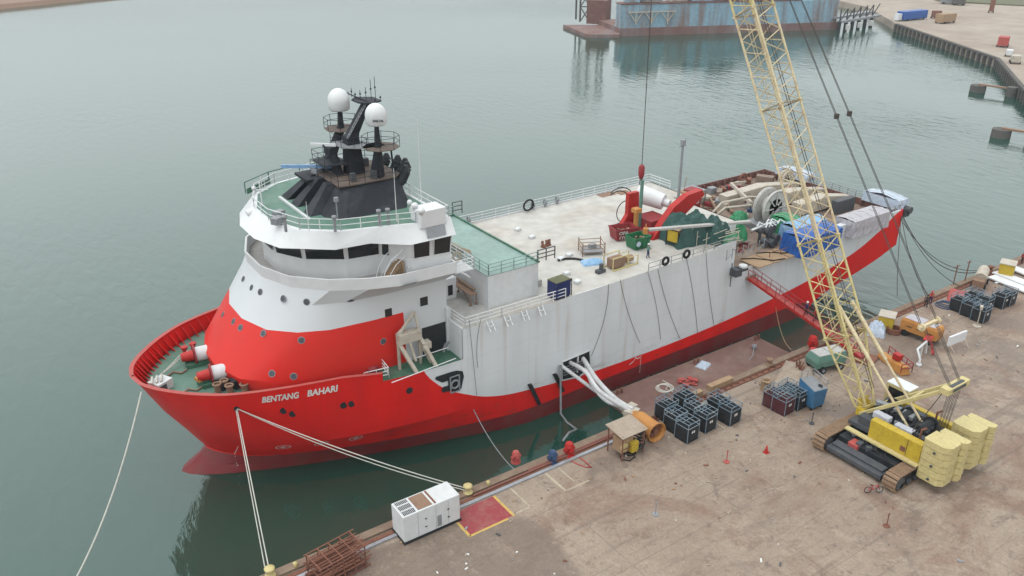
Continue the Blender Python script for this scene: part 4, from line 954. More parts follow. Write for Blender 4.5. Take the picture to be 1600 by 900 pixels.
# pipes / lifting padeyes on main deck
t = MB()
for px, py in ((809, 360), (831, 372), (876, 406), (885, 429), (902, 442), (889, 400)):
    q = at(px, py, 13.4); t.box(q+V(0, 0, .16), (.75, .6, .32), .2)
t.split('deck_hatch', 'white', ship, bevel=.05)
t = MB(); q = at(948, 304, 13.4); t.box(q+V(0, 0, .02), (2.6, 1.3, .04), 0); q = at(974, 301, 13.4); t.box(q+V(0, 0, .02), (1.9, 1.4, .05), 0); t.split('deck_grating', 'rust_pale', ship)
t = MB()
for x in (60.8, 62.8, 64.8, 50.9): t.torus((x, FY-.5, 14.1), .35, .11, 'x', 12); t.cyl((x, FY-.5, 13.4), (x, FY-.5, 14.0), .12)
t.split('gooseneck_vent', 'grey', ship)
# ---- aft working deck machinery (fixed to the ship)
DZ = 10.05
# big red stern reel / cable engine on the main deck: two red frames, white drum
def poly_ext(mb, pts, t):  # extrude polygon given as 3D points along vector t
    mb.loft([[Vector(p) for p in pts], [Vector(p)+Vector(t) for p in pts]])
t = MB(); X0 = 66.0
poly_ext(t, [(65.0, 72.0, 13.4), (69.5, 72.0, 13.4), (68.2, 72.0, 15.0), (68.0, 72.0, 17.9), (66.4, 72.0, 17.9), (66.4, 72.0, 15.2)], (0, .6, 0)); t.build('reel_frame', 'red', ship)
t = MB(); poly_ext(t, [(66.2, 67.2, 13.4), (71.0, 67.2, 13.4), (71.2, 67.2, 15.6), (74.4, 67.2, 17.6), (74.0, 67.2, 18.3), (71.6, 67.2, 18.1), (69.4, 67.2, 17.0), (67.6, 67.2, 15.2)], (0, .9, 0)); t.build('reel_frame', 'red', ship)
t = MB(); t.bb(66, 72, 67.6, 72.2, 13.4, 14.1); t.bb(67, 70, 68.5, 71.5, 14.1, 15.2); t.build('reel_base', 'red_dark', ship)
t = MB(); c_ = V(70.6, 72.6, 16.6); t.cyl(c_+V(-1.0, 1.2, .3), c_+V(.5, -1.8, -.3), 1.2, 1.0, 20); t.cyl(c_+V(.5, -1.8, -.3), c_+V(.8, -2.6, -.4), .5, n=12); t.build('reel_drum', 'white_clean', ship)
t = MB(); 
for r_, o in ((2.7, 0), (2.2, .3)): t.torus((66.2, 73.6+o, 15.6), r_, .07, 'y', 26, arc=.62, M=Matrix.Rotation(R(100), 3, 'Y'))
t.torus((67.0, 73.2, 15.2), 1.4, .06, 'y', 20); t.build('hydraulic_hose', 'black', ship)
t = MB(); t.cyl((65.9, 70.0, 13.4), (65.9, 70.0, 16.3), .3); t.box((65.9, 70.0, 16.5), (.9, .9, .5)); t.build('hose_stand', 'orange', ship)
t = MB(); t.cyl((66.9, 70.4, 13.4), (66.9, 70.4, 20.0), .22); t.build('reel_post', 'teal_box', ship)
# pole mast
pm = V(80.3, 77.2, 13.4); t = MB(); t.cyl(pm, pm+V(0, 0, 7.6), .22, .16, 10); t.box(pm+V(0, 0, 7.7), (.5, .5, .7)); t.cyl(pm+V(-.6, 0, 7.2), pm+V(.6, 0, 7.2), .08); t.build('light_mast', 'grey', ship)
# grey plank / spreader beam lying diagonal over the reel
a, b2 = aty(1012, 359, 63.6), aty(1172, 346, 62.6)
t = MB(); t.loft([[p_+V(0, -.3, -.12), p_+V(0, .3, -.12), p_+V(0, .3, .12), p_+V(0, -.3, .12)] for p_ in (a, b2)]); single(t, 'walkway_plank', a, 'long pale grey gangplank lying across the deck in front of the dark green tarpaulin', 'plank', mat='grey_deck')
t = MB(); q = a+V(-.2, .1, -.1); t.box(q, (.7, .5, .6), .6); t.cyl(q, q+V(0, 0, .8), .07); single(t, 'chain_hoist', q, 'small orange hoist head at the tip of the pale grey gangplank', 'hoist', mat='orange')

# ---- tarpaulin-like heap helper
def heap(c, sx, sy, h, rz, mat, seed, sharp=.5, n=22):
    rnd = random.Random(seed); M = Matrix.Rotation(rz, 3, 'Z'); vs = []
    ph = [rnd.uniform(0, 6.28) for _ in range(8)]
    for j in range(n+1):
        for i in range(n+1):
            u, v = i/n*2-1, j/n*2-1
            e = min(1, (1-max(abs(u), abs(v)))/sharp*1.0) if sharp > 0 else 1
            prof = max(0, e)**.45
            z = h*prof*(.82 + .10*math.sin(u*5+ph[0])*math.cos(v*4+ph[1]) + .08*math.sin(u*11+v*7+ph[2]) + .05*math.sin(v*17+ph[3]+u*3))
            w = 1 - .06*prof + .04*math.sin(9*u+ph[4]+7*v)
            p = M @ Vector((u*sx/2*w, v*sy/2*w, z)); vs.append(Vector(c)+p)
    m_ = MB(); m_.use(mat); m_.add(vs, [(j*(n+1)+i, j*(n+1)+i+1, (j+1)*(n+1)+i+1, (j+1)*(n+1)+i) for j in range(n) for i in range(n)], False)
    return m_
def covered(c, d, rz, mat, name, label, cat, ridge=0.0, seed=1, lift=0.0, skirt=True):
    """box cargo under a fitted sheet: faceted cover with folds, ridge and hem"""
    rnd = random.Random(seed); M = Matrix.Rotation(rz, 3, 'Z'); c = Vector(c); L, W, H = d; m_ = MB(); m_.use(mat); n = 14
    def T(x, y, z): return c + M @ Vector((x, y, z))
    per = []
    def side(x0, y0, x1, y1):
        for i in range(n):
            t_ = i/n; per.append((x0+(x1-x0)*t_, y0+(y1-y0)*t_))
    side(-L/2, -W/2, L/2, -W/2); side(L/2, -W/2, L/2, W/2); side(L/2, W/2, -L/2, W/2); side(-L/2, W/2, -L/2, -W/2)
    rings = []
    for k, (zz, s) in enumerate(((0, 1.03), (H*.35, 1.0), (H*.7, 1.0), (H, .98))):
        r_ = []
        for i, (x, y) in enumerate(per):
            f = (rnd.uniform(-.05, .05) if k < 3 else rnd.uniform(-.02, .02))
            r_.append(T(x*(s+f*.5), y*(s+f), zz + (rnd.uniform(-.04, .04) if k else 0)))
        rings.append(r_)
    m_.loft(rings, cap0=False, cap1=False)
    # top with ridge along local x
    N = 10; top = []
    for j in range(N+1):
        for i in range(N+1):
            u, v = i/N*2-1, j/N*2-1
            top.append(T(u*L/2*.98, v*W/2*.98, H + ridge*(1-abs(v))*(1-.25*abs(u)) + rnd.uniform(-.04, .05)*(abs(v) < .95)))
    m_.add(top, [(j*(N+1)+i, j*(N+1)+i+1, (j+1)*(N+1)+i+1, (j+1)*(N+1)+i) for j in range(N) for i in range(N)])
    m_.use('rope')
    for k in range(max(2, int(L/1.6))):
        u = -L/2 + L*(k+.5)/max(2, int(L/1.6))
        m_.tube([T(u, -W/2*1.04, .1), T(u, -W/2*1.02, H), T(u+.05, 0, H+ridge*(1-.25*abs(2*u/L))+.05), T(u, W/2*1.02, H)], .03, 4)
    return single(m_, name, c, label, cat)
o = heap(at(1074, 374, 13.4), 6.0, 4.4, 3.5, R(-8), 'tarp_dark', 5, .42); single(o, 'tarpaulin_cover', at(1078, 372, 13.4), 'bulky dark green tarpaulin draped over machinery beside the red reel frame', 'tarpaulin')
o = heap(at(1112, 374, 13.4), 3.4, 3.4, 2.9, R(10), 'tarp_dark', 9, .4); single(o, 'tarpaulin_cover', at(1122, 372, 13.4), 'smaller dark green sheet at the right end of the bulky green tarpaulin', 'tarpaulin')
q = at(1262, 388, DZ+.2); covered(at(1266, 388, DZ), (7.6, 3.4, 2.5), R(0), 'tarp_blue', 'covered_cargo', 'bright blue tarpaulin covered cargo stack on the brown aft deck behind the crane boom', 'tarpaulin', .3, 3)
covered(at(1252, 374, DZ), (6.4, 2.6, 2.5), R(2), 'tarp_sky', 'covered_cargo', 'pale sky blue sheet lying over cargo just behind the bright blue tarpaulin', 'tarpaulin', .5, 4)
covered(at(1224, 368, DZ), (2.4, 3.0, 2.7), R(4), 'tarp_green', 'covered_cargo', 'green sheeted crate at the left end of the bright blue tarpaulin', 'tarpaulin', .3, 6)
covered(at(1345, 358, DZ), (8.0, 3.0, 2.2), R(0), 'tarp_lilac', 'covered_cargo', 'pale lilac fabric covered container lashed beside the stern railing', 'container', .25, 8)
q = at(1150, 340, DZ); o = heap(at(1148, 352, DZ+1.6), 6.8, 1.8, 1.7, R(28), 'tarp_green', 12, .5); single(o, 'netting_bundle', at(1152, 352, DZ+1.6), 'long bright green netting roll sloping up toward the white winch drum', 'netting')
o = heap(at(1135, 375, 13.4), 3.0, 2.2, .9, R(20), 'tarp_green', 15, .5); single(o, 'netting_bundle', at(1135, 375, 13.4), 'loose green netting heap inside scaffold rails at the edge of the main deck', 'netting')
o = heap(at(1158, 374, DZ+1), 1.3, 1.3, 1.9, R(20), 'tarp_green', 16, .5); single(o, 'netting_bundle', at(1158, 372, DZ+1), 'small upright green sheet bundle at the corner of the main deck', 'netting')
# blue covers on the transom
for (px0, py0, px1, py1, zz, lab, hh) in ((1228, 282, 1290, 280, 11.0, 'pale blue sheet over the far stern roller behind the boom', 1.6), (1352, 327, 1416, 330, 11.0, 'pale blue sheet over the near stern roller at the red stern corner', 2.2)):
    a, b2 = at(px0, py0, zz), at(px1, py1, zz)
    c_ = (a+b2)/2; c_.x = 107.3; wdt = 5.8
    c_.y = 79.2 if px0 < 1300 else 63.6
    covered(Vector((c_.x+.6, c_.y, 11.0)), (2.2, wdt, hh*.62), R(0), 'tarp_pale', 'covered_roller', lab, 'tarpaulin', .5, px0)
t = MB(); q = V(108.2, 60.6, 10.6); t.box(q, (1.0, 1.2, 1.1)); t.cyl(q+V(.2, -.9, .4), q+V(.2, .8, .4), .5, n=12); t.build('stern_roller', 'dark_grey', ship)
# winch drum with two flanges (white), cable engines (cream)
def flanged(c, r, w_, ax, mat, name='winch_drum', n=26):
    m_ = MB(); c = Vector(c); e = {'x': V(1, 0, 0), 'y': V(0, 1, 0)}[ax]
    m_.cyl(c - e*w_/2, c - e*(w_/2-.25), r, n=n); m_.cyl(c + e*(w_/2-.25), c + e*w_/2, r, n=n); m_.cyl(c - e*w_/2, c + e*w_/2, r*.55, n=n); m_.torus(c - e*w_/2, r, .14, ax, n); m_.torus(c + e*w_/2, r, .14, ax, n)
    for k in range(8):
        a_ = 2*math.pi*k/8; o_ = V(0, math.cos(a_), math.sin(a_)) if ax == 'x' else V(math.cos(a_), 0, math.sin(a_)); m_.bar(c - e*(w_/2+.05) + o_*r*.2, c - e*(w_/2+.05) + o_*r*.95, .2)
    return m_.build(name, mat, ship)
wd = at(1200, 352, DZ); flanged(wd + V(0, 0, 2.7), 2.4, 1.7, 'y', 'grey_white')
t = MB(); t.box(wd+V(0, 0, .4), (6, 3.6, .8)); t.bar(wd+V(-2.4, -1.4, .5), wd+V(0, -1.4, 2.7), .4); t.bar(wd+V(2.4, -1.4, .5), wd+V(0, -1.4, 2.7), .4); t.build('winch_bed', 'grey', ship)
t = MB(); t.tube([wd+V(-7, 5, .6), wd+V(-5, 4.2, 3.0), wd+V(-1, 3, 3.4), wd+V(6, 2, 2.2)], .2); t.tube([wd+V(-7.4, 4.3, .6), wd+V(-5, 3.5, 2.5), wd+V(-1, 2.4, 2.4)], .18); t.build('cable_chute', 'cream', ship)
# long cream cable troughs running to stern
for y, z0, x0, x1 in ((77.8, 11.0, 90, 106.6), (73.2, 11.3, 92, 106.6), (68.8, 11.4, 95, 106.6)):
    m_ = MB(); m_.loft([[(x0, y-.8, z0-1), (x0, y+.8, z0-1), (x0, y+.8, z0+.7), (x0, y-.8, z0+.7)], [((x0+x1)/2, y-.9, z0-1), ((x0+x1)/2, y+.9, z0-1), ((x0+x1)/2, y+.9, z0+.9), ((x0+x1)/2, y-.9, z0+.9)], [(x1, y-.6, z0-1.4), (x1, y+.6, z0-1.4), (x1, y+.6, z0-.2), (x1, y-.6, z0-.2)]])
    m_.build('cable_engine', 'cream', ship, bevel=.08)
t = MB()
t.bb(89, 93, 69.6, 71.0, 10.05, 11.6); t.bb(100.5, 104.5, 66.0, 67.0, 10.05, 12.0)
t.split('engine_housing', 'dark_grey', ship, bevel=.05)
# a frame beams
t = MB(); a = aty(1142, 287, 81); b2 = at(1175, 318, 12.5); t.bar(a, b2, .45); t.bar(a, aty(1165, 284, 82), .35); t.bar(aty(1150, 303, 79), b2, .3); t.build('derrick_beam', 'cream', ship)
t = MB()
for px, py in ((1160, 290), (1222, 285)):
    q = at(px, py, DZ); t.cyl(q, q+V(0, 0, 1.0), .35, n=10); t.torus(q+V(0, 0, 1.2), .7, .2, 'y', 14)
t.split('deck_sheave', 'rust', ship)
flanged(at(1226, 292, DZ)+V(0, 0, 1.4), 1.2, .8, 'y', 'cream', 'fairlead_sheave', 16)
t = MB(); rnd = random.Random(3)
for i in range(26):
    x = rnd.uniform(83, 106); y = rnd.uniform(73.5, 83.5); s = rnd.uniform(.4, 1.3)
    t.use(rnd.choice(['grey', 'rust', 'cream', 'dark_grey', 'red_dark', 'brown_deck'])).box((x, y, DZ+s*.4), (s*rnd.uniform(.8, 2.6), s, s*.8), rnd.uniform(0, 3))
t.split('deck_fitting', None, ship, bevel=.03)
t = MB()
for i in range(9): t.tube([(82+rnd.uniform(0, 20), 75+rnd.uniform(0, 8), DZ+.15) for _ in range(2)] and [(84+i*2.2, 80+rnd.uniform(-2, 2), DZ+.15), (86+i*2.2, 78+rnd.uniform(-3, 3), DZ+.3), (88+i*2.0, 82+rnd.uniform(-2, 1), DZ+.15)], .12)
for x in (83.5, 86, 88.5): t.bar((x, 74.5, DZ+.3), (x+3.2, 79.5, DZ+.9), .35)
t.split('deck_piping', 'rust_pale', ship)
t = MB(); t.bb(84, 88.5, 79.6, 82.4, 12.2, 12.35)
for x, y in ((84.1, 79.7), (88.4, 79.7), (84.1, 82.3), (88.4, 82.3)): t.bar((x, y, DZ), (x, y, 12.2), .15)
t.build('deck_canopy', 'grey', ship)
t = MB(); rail(t, [(107.2, 63+3.5, 11.0), (107.2, 76, 11.0)], 1.0, 3, 1.4, .05); rail(t, [(98.2, NY+.2, 11.2), (106.8, NY+.2, 11.2)], .8, 2, 1.2, .05); t.split('stern_railing', 'grey', ship)
t = MB(); t.bb(98.6, 106, NY+.9, NY+1.0, 11.2, 11.3)
for i in range(6): t.bb(98.6+i*1.4, 99.6+i*1.4, NY+.5, NY+1.1, 10.9, 11.4)
t.build('rope_bin', 'steel', ship)
# red box with emblem on far side
q = at(1079, 333, 13.4) ; q = V(83.6, 77.8, DZ); t = MB(); t.box(q+V(0, 0, 1.9), (2.0, 1.8, 3.8), .2); t.use('red_dark'); rb = single(t, 'control_cabin', q, 'dark red steel cabin with a white ring mark standing by the dark stern bulwark', 'cabin', mat='red_dark', bevel=.05)
t = MB(); M_ = Matrix.Rotation(.2, 3, 'Z'); c_ = q + M_ @ V(0, -.93, 2.2); t.torus(c_, .3, .06, 'y', 16); tt = t.build('ring_mark', 'mark_white', rb, org=q); ORG
t = MB(); q2 = q+V(-1.3, .4, 0); t.box(q2+V(0, 0, 1.8), (.9, 1.0, 3.6)); t.cyl(q2+V(0, 0, 3.6), q2+V(.3, 0, 5.6), .05); single(t, 'gas_locker', q2, 'narrow sand coloured locker with a thin aerial left of the dark red cabin', 'locker', mat='wood')

# ================================================================== loose things on the main deck
D0 = 13.4
def skip(px, py, z, L, W, H, rz, mat, label, txt=None, name='rubbish_skip'):
    q = at(px, py, z); r_ = thing(name, q, label, 'skip', rz=rz, local=True); m_ = MB()
    b_ = [(-L/2*.85, -W/2*.85, .12), (L/2*.85, -W/2*.85, .12), (L/2*.85, W/2*.85, .12), (-L/2*.85, W/2*.85, .12)]
    t_ = [(-L/2, -W/2, H), (L/2, -W/2, H), (L/2, W/2, H), (-L/2, W/2, H)]
    ti = [(x*.92, y*.92, H) for x, y, _ in t_]; bi = [(x*.9, y*.9, .3) for x, y, _ in b_]
    m_.loft([b_, t_, ti, bi], cap0=True, cap1=True); m_.bb(-L/2-.04, L/2+.04, -W/2-.05, -W/2+.02, H-.1, H+.02); m_.bb(-L/2-.04, L/2+.04, W/2-.02, W/2+.05, H-.1, H+.02)
    for x in (-L*.3, 0, L*.3): m_.box((x, -W/2*.93, H*.5), (.08, .14, H*.9))
    m_.build('bin', mat, r_)
    m_ = MB(); rnd = random.Random(px)
    for i in range(14): m_.box((rnd.uniform(-L*.36, L*.36), rnd.uniform(-W*.36, W*.36), rnd.uniform(.35, H*.75)), (rnd.uniform(.2, .7), rnd.uniform(.1, .4), rnd.uniform(.1, .3)), rnd.uniform(0, 3))
    m_.build('scrap', 'rust_pale', r_)
    if txt:
        m_ = MB(); dz_ = Vector((0, -W/2*.15, H*.88)).normalized()
        for k, s in enumerate(txt): put_text(m_, s, H*.42, V(-L*.36, -W/2*.97-.02, H*.55 - k*H*.42), (1, 0, 0), dz_, .02)
        m_.build('lettering', 'mark_white', r_)
    return r_
skip(973, 372, D0, 3.0, 1.9, 1.5, R(-12), 'red_dark', 'dark red open skip with white writing on the main deck beside the green bin', ['OPA', '1TO8'])
g_ = skip(996, 386, D0, 2.4, 1.9, 1.5, R(-2), 'green_box', 'dark green open bin standing against the dark red skip on deck')
t = MB(); t.cyl((-.75, -1.02, .85), (-.75, -1.06, .85), .33, n=16); t.build('round_mark', 'tarp_pale', g_)
# yellow crate
q = at(1056, 382, D0); r_ = thing('generator_cage', q, 'yellow cube cabinet in a dark frame in front of the dark green tarpaulin', 'generator', rz=R(12), local=True)
t = MB(); t.bb(-.85, .85, -.75, .75, .55, 2.0); t.build('cabinet', 'yellow', r_, bevel=.03)
t = MB()
for x in (-.9, .9):
    for y in (-.8, .8): t.bar((x, y, 0), (x, y, 2.1), .11)
for z in (.5, 2.05):
    for y in (-.8, .8): t.bar((-.9, y, z), (.9, y, z), .11)
    for x in (-.9, .9): t.bar((x, -.8, z), (x, .8, z), .11)
t.bar((0, -.78, .5), (0, -.78, 2.05), .1); t.build('frame', 'black', r_)
t = MB(); t.bb(-.8, .8, -.7, .7, 2.0, 2.08); t.build('lid', 'wood', r_)
# yellow compressor skid
q = at(970, 415, D0); r_ = thing('compressor_skid', q, 'sand coloured compressor on an open yellow skid near the deck railing', 'compressor', rz=R(2), local=True)
t = MB(); t.bb(-1.9, 1.9, -.8, -.7, 0, .18); t.bb(-1.9, 1.9, .7, .8, 0, .18)
for x in (-1.9, .35, 1.85): 
    for y in (-.75, .75): t.bar((x, y, 0), (x, y, 1.5 if x < 1 else 1.1), .11)
for y in (-.75, .75): t.bar((-1.9, y, 1.5), (.35, y, 1.5), .11); t.bar((.35, y, 1.1), (1.85, y, 1.1), .08)
t.build('skid_frame', 'pale_yellow', r_)
t = MB(); t.bb(-1.7, .1, -.55, .5, .15, 1.25); t.build('engine', 'rust_pale', r_, bevel=.06)
t = MB(); t.cyl((.6, 0, .6), (1.6, 0, .6), .4, n=12); t.build('receiver', 'wood', r_)
# scaffold cage rack
q = at(924, 395, D0); r_ = thing('scaffold_rack', q, 'rusty open scaffold rack with corner posts on the white deck', 'rack', rz=R(-25), local=True)
t = MB()
for x in (-1.3, 1.3):
    for y in (-1.0, 1.0): t.bar((x, y, 0), (x, y, 1.6), .11)
for z in (.4, .9, 1.35):
    for y in (-1, 1): t.bar((-1.3, y, z), (1.3, y, z), .07)
    for x in (-1.3, 1.3): t.bar((x, -1, z), (x, 1, z), .07)
t.build('frame', 'rust_pale', r_)
t = MB(); t.bb(-1.1, 1.1, -.8, .8, .35, .42); t.box((.2, .4, .7), (.8, .5, .5), .3); t.build('shelf', 'grey', r_)
o = heap(at(926, 411, D0), 2.6, 1.6, .5, R(-20), 'tarp_sky', 21, .6); single(o, 'plastic_sheet', at(926, 411, D0), 'crumpled light blue plastic sheet lying on the white deck', 'sheet')
t = MB(); p_ = [at(x, y, D0+.12) for x, y in ((872, 407), (884, 404), (898, 404), (910, 406), (920, 410))]; t.tube(p_, .13); single(t, 'deck_hose', p_[0], 'thick black hose curving over the white deck to the blue plastic sheet', 'hose', mat='rubber')
q = at(873, 463, D0); r_ = thing('plant_cabinet', q, 'navy blue cabinet with an olive lid behind the ship side railing', 'cabinet', rz=R(5), local=True)
t = MB(); t.bb(-1.0, 1.0, -.7, .7, .15, 1.9); t.build('body', 'navy', r_, bevel=.04); t = MB(); t.bb(-1.0, 1.0, -.7, .7, 1.9, 1.98); t.build('lid', 'far_green', r_)
t = MB(); t.bar((1.2, -.6, 0), (1.2, -.6, 1.9), .08); t.bar((1.2, -.6, 1.9), (1.0, -.6, 1.6), .08); t.bb(-.8, .9, -.6, .6, 0, .15); t.build('frame', 'black', r_)
q = at(825, 331, D0); t = MB(); t.torus(q+V(0, -.1, .95), .75, .13, 'y', 24, M=Matrix.Rotation(.15, 3, 'X')); single(t, 'hose_coil', q, 'black hose coil leaning upright against the far deck railing', 'hose coil', mat='rubber')
t = MB(); q = at(853, 385, D0); t.box(q+V(0, 0, .1), (1.3, .5, .2), .2)
for dx in (-.5, .1, .5): t.cyl(q+V(dx, 0, .2), q+V(dx+.05, .1, .75), .16)
single(t, 'pipe_clamp_stand', q, 'small rusty bracket with three uprights alone on the white deck', 'bracket', mat='rust')
t = MB(); q = at(938, 426, D0); t.box(q+V(0, 0, .2), (1.1, .6, .4), .1); t.box(q+V(.1, 0, .7), (.35, .35, .7), .1); single(t, 'mooring_winch', q, 'small dark bracket machine below the light blue plastic sheet', 'machine', mat='dark_grey', bevel=.03)
t = MB(); q = at(771, 344+16, D0); q = V(46.8, 76.5, 14.1); t.box(q+V(0, 0, .4), (.9, .9, .8)); t.box(q+V(.9, .1, .3), (.7, .8, .5), .3); single(t, 'tool_box', q, 'little dark red box on the grey plinth behind the green helipad', 'box', mat='red_dark', bevel=.05)
# tyres hanging on the near rail
proto = None
for px, py, lab in ((1040, 408, 'black tyre fender hung on the deck railing, left one of the pair'), (1073, 397, 'dark tyre fender hung on the deck railing, right one of the pair')):
    q = aty(px, py, NY-.1)
    if proto is None:
        t = MB(); t.torus((0, 0, 0), .42, .15, 'y', 18, 8); proto = t.build('tyre_fender', 'rubber'); proto.location = q; tag(proto, lab, 'tyre', 'tyres on the deck railing')
    else: dup(proto, q, None, lab)
# scaffold rails and pipework heap at the near aft corner
q = at(1135, 385, D0); r_ = thing('scaffolding', q, 'tangled pale scaffold poles around green netting at the corner of the main deck', 'scaffold')
t = MB(); rnd = random.Random(11)
for i in range(7):
    a = q+V(rnd.uniform(-3.5, 3), rnd.uniform(-.5, 2.6), 0); t.cyl(a, a+V(0, 0, rnd.uniform(1.2, 2.2)), .05, n=5)
for i in range(14):
    a = q+V(rnd.uniform(-3.5, 1), rnd.uniform(-.5, 2.6), rnd.uniform(.3, 1.8)); b2 = a+V(rnd.uniform(1.5, 3.5), rnd.uniform(-1, 1), rnd.uniform(-.2, .2)); t.cyl(a, b2, .05, n=5)
t.build('pole', 'cream', r_)
t = MB()
for i in range(8):
    x = -3.2+i*.9; t.cyl(q+V(x, -2.9, 0), q+V(x, -2.9, 1.2), .05, n=5); t.cyl(q+V(x, -2.9, 1.1*(i % 2)+.1), q+V(x+.9, -2.9, .6), .04, n=5)
t.split('edge_pole', 'grey', r_)
q = at(1198, 382, DZ); r_ = thing('pipe_manifold', q, 'dark pipe manifold with round flanges below the white winch drum', 'manifold')
t = MB()
for i, (dx, dy, z, r2) in enumerate(((-1.2, -.6, .9, .45), (-.3, -1.0, .6, .5), (.8, -.7, 1.0, .5), (0, 0, 1.8, .55), (1.2, .4, 1.9, .5), (-1, .5, 2.0, .4))):
    t.cyl(q+V(dx, dy-.3, z), q+V(dx, dy+.5, z), r2, n=14); t.cyl(q+V(dx, dy, 0), q+V(dx, dy, z), r2*.5)
t.split('valve', 'dark_grey', r_)
t = MB()
for i in range(6): a = q+V(-1.6+i*.6, rnd.uniform(-.5, .8), 2.6); t.tube([a, a+V(.6, .2, .4), a+V(1.0, -.3, .1)], .1)
t.tube([q+V(-2.4, .8, 2.2), q+V(0, .4, 2.7), q+V(2.6, .6, 2.4)], .16); t.split('pipe', 'white', r_)
# deck boards, hoses on the aft opening
t = MB(); q = at(1205, 402, DZ)
for i in range(3): t.box(q+V(-2.8+i*2.9, -.1, .12), (2.7, 3.0, .1), 0)
single(t, 'plywood_sheet', q, 'flat brown plywood sheets laid on the aft deck behind the gangway', 'plywood', mat='wood')
t = MB(); t.tube([q+V(-4, 1.4, .25), q+V(-2.5, .6, .25), q+V(-1, -1.2, .25), q+V(.6, -1.6, .25)], .07); t.tube([q+V(-1, 1.6, .25), q+V(.4, 1.0, .25), q+V(2.0, -.4, .25), q+V(4, -.6, .25)], .07); single(t, 'deck_cable', q+V(0, 0, .1), 'two black cables snaking over the brown plywood sheets', 'cable', mat='rubber')
t = MB(); rail(t, [(76.2, NY+4.2, DZ), (84, NY+3.9, DZ)], .5, 1, 2, .05); rail(t, [(80, NY+.4, DZ+.2), (84, NY+.3, DZ+.2)], .6, 1, 2, .05); t.split('edge_railing', 'rust', ship)
# pilot platform by the gangway head on ship side
t = MB(); q = aty(1150, 425, NY-.5); t.use('dark_grey').box(q+V(0, 0, 0), (1.0, 1.0, .9)); t.box(q+V(.8, -.2, .3), (1.1, .9, .3)); t.bar(q+V(-.6, .2, 1.2), q+V(-1.0, -.2, -1.6), .1); t.use('white_clean').cyl(q+V(.9, -.2, .5), q+V(.9, -.2, .75), .5, n=12); t.build('side_bracket', 'dark_grey', ship)

t_rnd = random.Random(31)
for i in range(34):
    x, y = t_rnd.uniform(74.5, 105), t_rnd.uniform(61.8, 83.2)
    if 83 < x < 104 and y < 67: continue
    sz = t_rnd.uniform(.25, .7); t = MB(); q = V(x, y, DZ); k = i % 4
    if k == 0: t.cyl(q, q+V(0, 0, sz), sz*.5, n=12); t.torus(q+V(0, 0, sz), sz*.55, .05, 'z', 12)
    elif k == 1: t.torus(q+V(0, 0, .1), sz, .07, 'z', 14); t.torus(q+V(.1, 0, .22), sz*.85, .07, 'z', 14)
    elif k == 2: t.box(q+V(0, 0, sz*.5), (sz*1.6, sz, sz), t_rnd.uniform(0, 3)); t.cyl(q+V(0, 0, sz), q+V(0, 0, sz*1.8), .08)
    else: t.tube([q+V(-1, 0, .1), q+V(-.3, .5, .12), q+V(.4, -.3, .12), q+V(1.1, .2, .1)], .06)
    t.build('deck_gear', t_rnd.choice(['dark_grey', 'rust', 'red_dark', 'black', 'grey', 'rope', 'navy_rack', 'cream']), ship)
